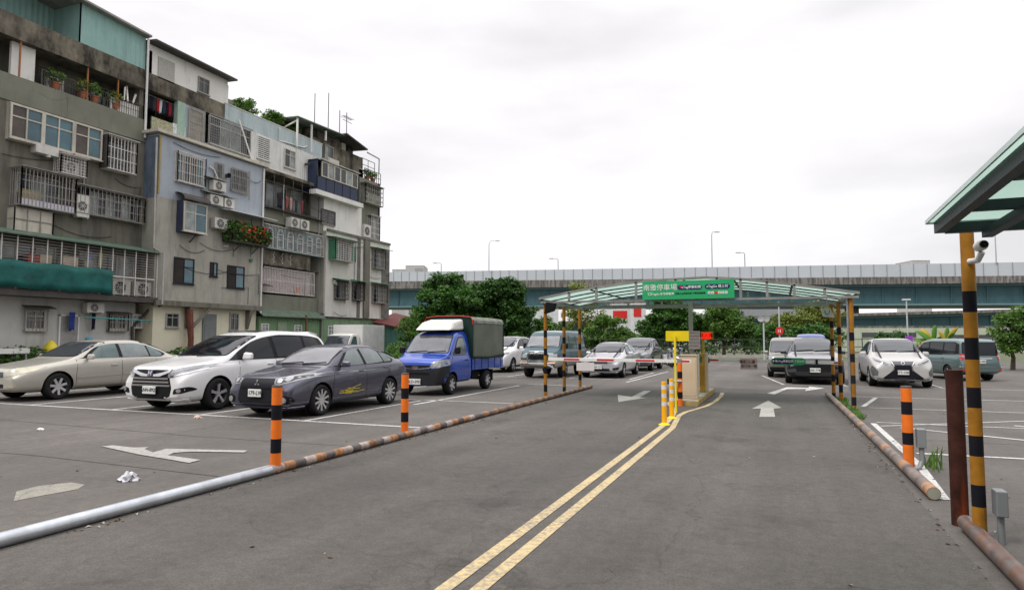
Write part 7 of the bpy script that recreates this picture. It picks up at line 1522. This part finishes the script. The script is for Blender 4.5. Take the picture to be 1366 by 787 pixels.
# viaducts
vt = M('teal_girder', (.045, .105, .120), .55, var=.15, scale=.4, streak=.4, stain=(.02, .05, .06), world=True); vt2 = M('teal_flange', (.13, .22, .24), .5, var=.1, world=True); vc = M('viaduct_concrete', (.20, .19, .175), .9, var=.25, scale=.3, streak=.9, stain=(.07, .065, .06), world=True, lo=.42, hi=.58)
vb = M('noise_barrier', (.42, .45, .48), .5, var=.06, scale=.2, world=True); vj = M('barrier_joint', (.22, .24, .26), .6)
def P3(px_, depth, y): p = at(px_, depth); return Vector((p.x, p.y, zat(y, depth)))
def viaduct(label, A_, B_, Ay, By, wdt, barrier=True):
    """A_,B_ = (pixel x, distance); Ay,By = image heights [barrier top, barrier bottom, fascia bottom, girder bottom] at either end"""
    t = thing('viaduct', at(A_[0], A_[1]).to_tuple()[:2] + (0,), label, 'viaduct'); a, b = at(*A_), at(*B_); d = Vector((b.x - a.x, b.y - a.y, 0)).normalized(); n = Vector((-d.y, d.x, 0))
    za = [zat(y, A_[1]) for y in Ay]; zb_ = [zat(y, B_[1]) for y in By]; a0 = Vector((a.x, a.y, 0)); b0 = Vector((b.x, b.y, 0))
    def slab(i, j, o0, o1, nm, m, dz=(0, 0), par=t):
        mb = MB(); q = lambda p, o, z: tuple(p + n * o + Vector((0, 0, z)))
        mb.hexa([q(a0, o0, za[j] + dz[1]), q(b0, o0, zb_[j] + dz[1]), q(b0, o1, zb_[j] + dz[1]), q(a0, o1, za[j] + dz[1])], [q(a0, o0, za[i] + dz[0]), q(b0, o0, zb_[i] + dz[0]), q(b0, o1, zb_[i] + dz[0]), q(a0, o1, za[i] + dz[0])]); return mb.build(nm, m, par)
    if barrier:
        bo = slab(0, 1, 0, .15, 'noise_barrier', vb)
        mb = MB(); L_ = (b0 - a0).length; k = int(L_ / 2)
        for i in range(k + 1):
            u = i / k; p = a0 + (b0 - a0) * u - n * .04; zt_, zl_ = za[0] + (zb_[0] - za[0]) * u, za[1] + (zb_[1] - za[1]) * u; mb.bar(p + Vector((0, 0, zl_)), p + Vector((0, 0, zt_)), .1, .06, up=tuple(d))
        sj = mb.build('panel_joint', vj, t); bo.data.materials.append(vj); k0 = len(bo.data.polygons); bm = bmesh.new(); bm.from_mesh(bo.data); bm.from_mesh(sj.data); bm.faces.ensure_lookup_table()
        for f in bm.faces[k0:]: f.material_index = 1
        bm.to_mesh(bo.data); bm.free(); bpy.data.objects.remove(sj); slab(0, 1, wdt - .15, wdt, 'noise_barrier', vb)
    slab(1, 2, -.1, wdt + .1, 'deck_fascia', vc); 
    gd = slab(2, 3, 1.3, wdt - 1.3, 'girder', vt); slab(2, 2, .9, wdt - .9, 'flange', vt2, (-.02, -.35)); slab(3, 3, 1.0, wdt - 1.0, 'flange', vt2, (.12, -.15))
    mb = MB(); k = int((b0 - a0).length / 5)
    for i in range(k + 1):
        u = i / k; p = a0 + (b0 - a0) * u + n * 1.2; mb.bar(p + Vector((0, 0, za[3] + (zb_[3] - za[3]) * u)), p + Vector((0, 0, za[2] + (zb_[2] - za[2]) * u - .36)), .25, .2, up=tuple(d))
    st_ = mb.build('stiffener', vt, t); bm = bmesh.new(); bm.from_mesh(gd.data); bm.from_mesh(st_.data); bm.to_mesh(gd.data); bm.free(); bpy.data.objects.remove(st_)
    for u in (.12, .34, .56, .78, .97):
        p = a0 + (b0 - a0) * u + n * wdt / 2; zz = za[3] + (zb_[3] - za[3]) * u
        MB().box(p.x - 1.1, p.x + 1.1, p.y - 1.1, p.y + 1.1, -.004, zz - .15).build('pier', vc, t)
    return t, a0, b0, za, zb_
vd, a0, b0, za, zb_ = viaduct('high teal steel viaduct with pale grey noise barriers across the whole background', (380, 160), (1480, 103), (364.5, 376, 386, 409), (347, 366, 375.5, 404), 16)
viaduct('lower teal ramp viaduct running under the high one', (560, 132), (1500, 92), (432, 433, 436, 450), (406, 408, 412, 438), 9, False)
def far_lamp(px_, depth, yb_, yt, label, arm_=2.2, cx=0):
    p = P3(px_, depth, yb_); q = P3(px_, depth, yt); t = thing('street_lamp', p, label, 'street lamp', 'lamps on the viaduct')
    MB().tube([p, p + (q - p) * .9, q + RT * .25 * arm_ + UP * 0, q + RT * arm_], [.11, .09, .07, .06], 7).build('lamp_post', steel, t, smooth=True); MB().bar(q + RT * arm_, q + RT * (arm_ + (.9 if arm_ > 0 else -.9)), .3, .14).build('lamp_head', M('lamp_head_grey', (.3, .3, .31), .5), t); return t
far_lamp(652, 140, 362, 320, 'tall lamp over the viaduct, above the big dark tree', 1.4); far_lamp(588, 150, 364, 350, 'small lamp on the viaduct nearest the houses', -1.0)
far_lamp(745, 140, 361, 344, 'small lamp on the viaduct left of the green sign', -1.0); far_lamp(996, 125, 356, 336, 'short lamp on the viaduct right of the green sign', -.8); far_lamp(952, 125, 356, 308, 'tallest lamp above the green sign', .6); far_lamp(1334, 108, 350, 300, 'thin lamp post under the edge of the glass canopy', .3)
# near lamp posts and poles
def simple_lamp(px_, depth, yt, label, head='lamp'):
    p = at(px_, depth); zt_ = zat(yt, depth); t = thing('lamp_post' if head == 'lamp' else 'signal_post', (p.x, p.y, 0), label, 'lamp post' if head == 'lamp' else 'pole')
    MB().tube([(p.x, p.y, 0), (p.x, p.y, zt_)], [.07, .05], 8).build('post', M('pale_post', (.42, .44, .46), .5), t, smooth=True); return t, p, zt_
t, p, z = simple_lamp(1211, 52, 400, 'slim pale lamp post behind the pale silver SUV'); MB().box(p.x - .3, p.x + .3, p.y - .1, p.y + .1, z, z + .1).build('lamp_head', white, t, bevel=.02)
t, p, z = simple_lamp(1019, 50, 424, 'post with two round loudspeakers behind the small minivan', 'sp')
for dx in (-.18, .22): MB().lathe([(.05, .25), (.1, .1), (.24, 0), (.2, .01), (.001, .05)], (p.x + dx, p.y - .1, z - .05), 'y', 14).build('loudspeaker', M('speaker_grey', (.33, .34, .34), .5), t, smooth=True)
t, p, z = simple_lamp(1040, 54, 402, 'thin pole with a small round red sign behind the black faced SUV', 'sign')
MB().lathe([(.001, 0), (.32, 0), (.32, .03), (.001, .03)], (p.x, p.y - .12, zat(441, 54)), 'y', 20).build('red_disc', redm, t); MB().box(p.x - .1, p.x - .05, p.y - .13, p.y - .125, zat(441, 54) - .12, zat(441, 54) + .12).box(p.x + .03, p.x + .1, p.y - .13, p.y - .125, zat(441, 54) - .12, zat(441, 54) + .12).build('sign_mark', white, t)
# shack behind the houses
sk = thing('shack', (*tpos(540, 50), 0), 'tin shack with a dark red sloping roof right of the apartment houses', 'shack')
a, b = at(500, 52), at(572, 47); 
MB().hexa([(a.x, a.y, 0), (b.x, b.y, 0), (b.x - 2, b.y + 5, 0), (a.x - 2, a.y + 5, 0)], [(a.x, a.y, zat(430, 50)), (b.x, b.y, zat(448, 50)), (b.x - 2, b.y + 5, zat(448, 50)), (a.x - 2, a.y + 5, zat(430, 50))]).build('wall', ribbed('teal_tin', (.10, .24, .20), .3, world=True, streak=.6, stain=(.12, .07, .05)), sk)
rfm = ribbed('dark_red_tin', (.13, .03, .025), .3, axis='x', world=True, streak=.4, stain=(.05, .03, .03))
MB().hexa([(a.x, a.y - .4, zat(430, 50)), (b.x + .6, b.y - .4, zat(447, 50)), (b.x - 2, b.y + 6, zat(435, 50)), (a.x - 2, a.y + 6, zat(413, 50))], [(a.x, a.y - .4, zat(428, 50)), (b.x + .6, b.y - .4, zat(445, 50)), (b.x - 2, b.y + 6, zat(433, 50)), (a.x - 2, a.y + 6, zat(411, 50))]).build('roof', rfm, sk)
for i, (px_, d, nm, hh) in enumerate(((527, 37, 'shrub in a blue pot beside the white box truck', 1.3), (535, 36, 'shrub in a low red pot beside the blue truck', .8), (541, 38, 'leafy potted shrub closest to the blue truck cab', 1.1))):
    p = at(px_, d); potted((p.x, p.y, 0), nm, hh, .8, 240, leaf_md, M('blue_pot', (.02, .03, .12), .4) if i == 0 else None, 'potted shrubs by the shack', None, .14, 60 + i)
# far buildings
def block(px0_, px1_, depth, yt, label, m, ybase=451, roofm=None, name='distant_building', dep=14, wins=None, zb0=0):
    a, b = at(px0_, depth), at(px1_, depth); t = thing(name, ((a.x + b.x) / 2, (a.y + b.y) / 2, 0), label, 'building'); z = zat(yt, depth); n = Vector((FW.x, FW.y, 0)).normalized() * dep
    MB().hexa([(a.x, a.y, zb0), (b.x, b.y, zb0), (b.x + n.x, b.y + n.y, zb0), (a.x + n.x, a.y + n.y, zb0)], [(a.x, a.y, z), (b.x, b.y, z), (b.x + n.x, b.y + n.y, z), (a.x + n.x, a.y + n.y, z)]).build('wall', m, t)
    MB().hexa([(a.x, a.y, z), (b.x, b.y, z), (b.x + n.x, b.y + n.y, z), (a.x + n.x, a.y + n.y, z)], [(a.x, a.y, z + .25), (b.x, b.y, z + .25), (b.x + n.x, b.y + n.y, z + .25), (a.x + n.x, a.y + n.y, z + .25)]).build('roof', roofm or vc, t)
    fw = -Vector((FW.x, FW.y, 0)).normalized() * .06
    for (u0, u1, y0_, y1_, mm, nm) in wins or []:
        p, q = at(px0_ + (px1_ - px0_) * u0, depth), at(px0_ + (px1_ - px0_) * u1, depth); z0_, z1_ = zat(y1_, depth), zat(y0_, depth)
        MB().hexa([(p.x, p.y, z0_), (q.x, q.y, z0_), (q.x + fw.x, q.y + fw.y, z0_), (p.x + fw.x, p.y + fw.y, z0_)], [(p.x, p.y, z1_), (q.x, q.y, z1_), (q.x + fw.x, q.y + fw.y, z1_), (p.x + fw.x, p.y + fw.y, z1_)]).build(nm, mm, t)
    return t
pgw = M('pale_green_wall', (.42, .46, .36), .8, var=.1, streak=.3, stain=(.25, .27, .2), world=True)
block(1120, 1420, 78, 437, 'long pale green low building under the teal ramp on the right', pgw, wins=[(.10, .17, 443, 449, glass_d, 'window'), (.175, .24, 443, 449, glass_d, 'window'), (.245, .34, 443, 449, glass_d, 'window'), (.50, .60, 446, 450, glass_d, 'window'), (.62, .70, 446, 450, glass_d, 'window')])
block(818, 843, 96, 405, 'white roofed stall building with a red sign panel behind the canopy', M('far_white', (.55, .56, .57), .6), wins=[(0, .75, 414, 424, redm, 'sign_panel')]); block(844, 862, 94, 404, 'narrow white building with a red sign behind the dark tree', M('far_white', (.55, .56, .57), .6), wins=[(.1, .65, 406, 422, redm, 'sign_panel')])
block(698, 745, 92, 412, 'low white roofed building behind the left canopy post', M('far_white', (.55, .56, .57), .6), dep=6)
block(800, 850, 110, 431, 'dark low building under the viaduct', M('far_dark', (.06, .06, .06), .8)); block(985, 1145, 150, 412, 'far grey low hall seen below the canopy roof', M('far_grey', (.33, .34, .36), .8))
block(540, 565, 330, 354, 'small pale rooftop block beyond the viaduct by the houses', M('far_block', (.42, .41, .41), .8), wins=[(.5, .95, 357, 364, M('far_shade', (.30, .30, .31), .8), 'window')]); block(522, 545, 340, 359, 'low pale rooftop beyond the viaduct beside the houses', M('far_block', (.42, .41, .41), .8)); block(1222, 1245, 300, 347, 'flat roofed box just above the viaduct barrier on the right', M('far_block', (.42, .41, .41), .8))  # small block has a greyer panel over part of its front
props(MB().hexa([(-500, 420, 0), (500, 620, 0), (480, 720, 0), (-520, 520, 0)], [(-500, 430, 9), (500, 630, 13), (480, 720, 9), (-520, 520, 7)]).build('hills', M('far_hills', (.10, .13, .12), .9, var=.3, scale=.02, world=True)), kind='structure')
# banana plants and flowers on the right
def banana(px_, depth, label, leavesz, seed):
    p = at(px_, depth); t = thing('banana_plant', (p.x, p.y, 0), label, 'plant', 'banana plants behind the car park'); rnd = random.Random(seed)
    MB().tube([(p.x, p.y, 0), (p.x + .03, p.y, 1.5)], [.13, .09], 9).build('stem', M('banana_stem', (.20, .24, .09), .7, var=.3), t, smooth=True)
    for k, (dx, dz, m) in enumerate(leavesz):
        mb = MB(); n = 8; w_ = .17; d = Vector((dx, rnd.uniform(-.3, .3), 0)); vs = []
        for i in range(n + 1):
            u = i / n; c = Vector((p.x, p.y, 1.3)) + d * u + Vector((0, 0, dz * (u - .25 * u * u * u))); w2 = w_ * math.sin(math.pi * min(1, .08 + u * .95)) ** .6; s = Vector((dz, .9, -dx)).normalized()
            vs += [c - s * w2 + Vector((0, 0, .06)), c, c + s * w2 + Vector((0, 0, .06))]
        mb.add(vs, [(3 * i + j, 3 * i + j + 1, 3 * i + 4 + j, 3 * i + 3 + j) for i in range(n) for j in (0, 1)]); o = mb.build('leaf', m, t, smooth=True); o.modifiers.new('s', 'SOLIDIFY').thickness = .012
    return t
bl_g = leafmat('banana_green', (.06, .20, .02), (.12, .30, .03), .35); bl_y = leafmat('banana_yellow', (.40, .28, .02), (.55, .40, .03), .3)
banana(1245, 37, 'banana plant with one long yellow leaf, nearest the pale silver SUV', [(-.9, .9, bl_g), (-.6, 1.1, bl_y), (.15, 1.35, bl_g), (-1.0, .25, bl_g), (.5, .5, bl_g)], 1); banana(1262, 36.5, 'banana plant with upright green and yellow leaves above the grey green van', [(.65, 1.15, bl_y), (.15, 1.2, bl_g), (-.4, .9, bl_y), (.4, .8, bl_g), (-.75, .3, bl_g)], 2)
tree(tpos(1246, 35), 'low mixed bush with red and yellow blossoms left of the grey green van', 1.4, [(0, 0, .9, .9, .7, .55), (-.5, -.1, .6, .6, .6, .4)], leaf_md, 34, 60, .16, .32, 70, .05, 'flowering_bush', None, 'bush')
fb = [o for o in bpy.data.objects if o.name.startswith('flowering_bush')][0]; rnd = random.Random(2)
for m_, nm in ((M('coral_petals', (.70, .10, .06), .5), 'red_blossoms'), (M('yellow_petals', (.70, .45, .03), .5), 'yellow_blossoms')):
    mb = MB()
    for i in range(7): p = at(1222 + rnd.uniform(0, 42), 34.2); blob_leaves(mb, (p.x, p.y, rnd.uniform(.9, 1.45)), .12, 30, .11, rnd)
    mb.build(nm, m_, fb, fix=False)
p = at(1213, 36); t = thing('purple_banner', (p.x, p.y, 0), 'purple upright banner behind the pale silver SUV', 'banner'); MB().box(p.x - .16, p.x + .16, p.y, p.y + .03, .9, 1.75).build('cloth', M('purple_cloth', (.28, .05, .42), .7), t); MB().tube([(p.x - .18, p.y, 0), (p.x - .18, p.y, 1.8)], .02, 6).build('pole', steel, t)
tree(tpos(1192, 48), 'dark round shrub behind the pale silver SUV roof', 1.9, [(0, 0, 1.55, 1.1, .8, .6)], leaf_vd, 30, 70, .16, .35, 71, .06, 'bush', None, 'bush')
# blue light lorry cab roof behind the black faced SUV
bt = copy_tree([o for o in bpy.data.objects if o.name.startswith('light_truck') and o.parent is None][0], loc=(1.55, 38.5, 0)); bt['label'] = 'blue light truck almost hidden behind the black faced SUV'; bt['group'] = 'light trucks'
[o for o in bpy.data.objects if o.name == 'light_truck'][0]['group'] = 'light trucks'
for k in kids(bt):
    if k.name.split('.')[0] in ('canvas_cover', 'wind_fairing'):
        for q in kids(k): bpy.data.objects.remove(q)
        bpy.data.objects.remove(k)
# scooters
def scooter(col_, label, loc, rz):
    t = thing('motor_scooter', (0, 0, 0), label, 'scooter', 'parked scooters'); m = carpaint('scooter_%s' % col_[0], col_[1], .2, .3)
    for y in (-.6, .6):
        w_ = MB(); w_.lathe([(.15, -.05), (.22, -.05), (.24, 0), (.22, .05), (.15, .05)], (0, y, .24), 'x', 20); wh = w_.build('wheel', rubber, t, smooth=True); MB().lathe([(.001, -.03), (.15, -.04), (.15, .04), (.001, .03)], (0, y, .24), 'x', 16).build('rim', alloy_d, wh)
    b = MB(); b.hexa([(-.13, .0, .32), (.13, .0, .32), (.12, .75, .42), (-.12, .75, .42)], [(-.12, .05, .66), (.12, .05, .66), (.07, .85, .72), (-.07, .85, .72)]); b.hexa([(-.14, -.45, .26), (.14, -.45, .26), (.14, .05, .26), (-.14, .05, .26)], [(-.14, -.45, .33), (.14, -.45, .33), (.14, .05, .33), (-.14, .05, .33)]); b.hexa([(-.17, -.50, .30), (.17, -.50, .30), (.16, -.42, .32), (-.16, -.42, .32)], [(-.12, -.42, .95), (.12, -.42, .95), (.11, -.36, .95), (-.11, -.36, .95)])
    b.build('body', m, t, bevel=.03); MB().hexa([(-.12, .08, .665), (.12, .08, .665), (.1, .72, .70), (-.1, .72, .70)], [(-.11, .1, .75), (.11, .1, .75), (.09, .70, .79), (-.09, .70, .79)]).build('seat', black, t, bevel=.03)
    MB().tube([(0, -.6, .24), (0, -.45, .7), (0, -.40, 1.0)], .03, 8).build('fork', steel, t); MB().tube([(-.33, -.32, 1.02), (0, -.42, 1.0), (.33, -.32, 1.02)], .02, 8).build('handlebar', black, t); MB().hexa([(-.12, -.58, .85), (.12, -.58, .85), (.12, -.4, .9), (-.12, -.4, .9)], [(-.1, -.52, 1.03), (.1, -.52, 1.03), (.1, -.4, 1.05), (-.1, -.4, 1.05)]).build('headlight_cowl', m, t, bevel=.02)
    for s in (-1, 1): MB().tube([(s * .25, -.34, 1.02), (s * .3, -.36, 1.18)], .01, 6).lathe([(.001, 0), (.055, 0), (.05, .02), (.001, .02)], (s * .31, -.36, 1.2), 'y', 12).build('mirror', black, t)
    MB().hexa([(-.12, -.78, .42), (.12, -.78, .42), (.12, -.45, .5), (-.12, -.45, .5)], [(-.06, -.72, .52), (.06, -.72, .52), (.06, -.45, .56), (-.06, -.45, .56)]).build('front_mudguard', m, t, bevel=.02)
    t.location = loc; t.rotation_euler.z = math.radians(rz); return t
sp = [(('black', (.015, .015, .018)), 'black scooter between the teal van and the silver sedan', tpos(783, 33.5), 55), (('red', (.35, .02, .015)), 'red scooter behind the black one near the teal van', tpos(788, 40), 70), (('grey', (.18, .18, .19)), 'grey scooter just right of the dark grey SUV', tpos(884, 38), 60), (('white', (.5, .5, .5)), 'pale scooter second to the right of the dark grey SUV', tpos(890, 40), 75), (('navy', (.02, .03, .08)), 'navy scooter nearly hidden by the yellow sign pole', tpos(898, 41.5), 80)]
for c, lb, p, rz_ in sp: scooter(c, lb, (p[0], p[1], 0), rz_)

# unseen blocks and trees added around the viewpoint for car paint to reflect
def reflection_block(x0, x1, y0, y1, h, label, m, face):
    t = thing('apartment_block', ((x0 + x1) / 2, (y0 + y1) / 2, 0), label, 'apartment block'); MB().box(x0, x1, y0, y1, 0, h).build('wall', m, t); MB().box(x0 - .3, x1 + .3, y0 - .3, y1 + .3, h, h + .3).build('roof', conc_b, t)
    nf = int(h / 3)
    for i in range(nf):
        z = 1.1 + 3 * i
        if face == 'y':
            n = int((x1 - x0) / 3.2)
            for j in range(n): x = x0 + (j + .5) * (x1 - x0) / n; f = MB().box(x - .85, x + .85, y1 - .02, y1 + .08, z, z + 1.4).build('window', cream, t); MB().box(x - .78, x + .78, y1 + .0, y1 + .09, z + .07, z + 1.33).build('pane', glass_d, f)
            MB().box(x0, x1, y1, y1 + .6, z - .9, z - .75).build('ledge', conc, t)
        else:
            n = int((y1 - y0) / 3.2)
            for j in range(n): y = y0 + (j + .5) * (y1 - y0) / n; f = MB().box(x0 - .08, x0 + .02, y - .85, y + .85, z, z + 1.4).build('window', cream, t); MB().box(x0 - .09, x0, y - .78, y + .78, z + .07, z + 1.33).build('pane', glass_d, f)
            MB().box(x0 - .6, x0, y0, y1, z - .9, z - .75).build('ledge', conc, t)
reflection_block(-46, -22, -38, -24, 15, 'grey apartment block behind the viewpoint on the left', conc, 'y'); reflection_block(-20, 2, -36, -22, 12, 'pale apartment block straight behind the viewpoint', conc2, 'y'); reflection_block(4, 28, -38, -24, 15, 'stained apartment block behind the viewpoint on the right', conc, 'y')
reflection_block(34, 46, -20, 2, 13, 'apartment block right of the car park nearest the entrance', conc2, 'x'); reflection_block(36, 48, 4, 18, 12, 'apartment block right of the car park further along', conc, 'x')
for i, (x, y) in enumerate([(-16, -17), (-7, -18), (12, -16), (27, -8), (29, 3), (30, 12)]):  # unseen street trees, added for paint and glass to reflect
    tree((x, y), ['street tree behind the viewpoint, far left', 'street tree behind the viewpoint, centre left', 'street tree behind the viewpoint, right', 'street tree right of the car park nearest the entrance', 'street tree right of the car park, second', 'street tree right of the car park, third'][i], 6, [(0, 0, 4.6, 2.2, 2.2, 1.7), (1, .5, 3.8, 1.6, 1.6, 1.2)], leaf_dk, 60, 45, .38, .7, 90 + i, .2)
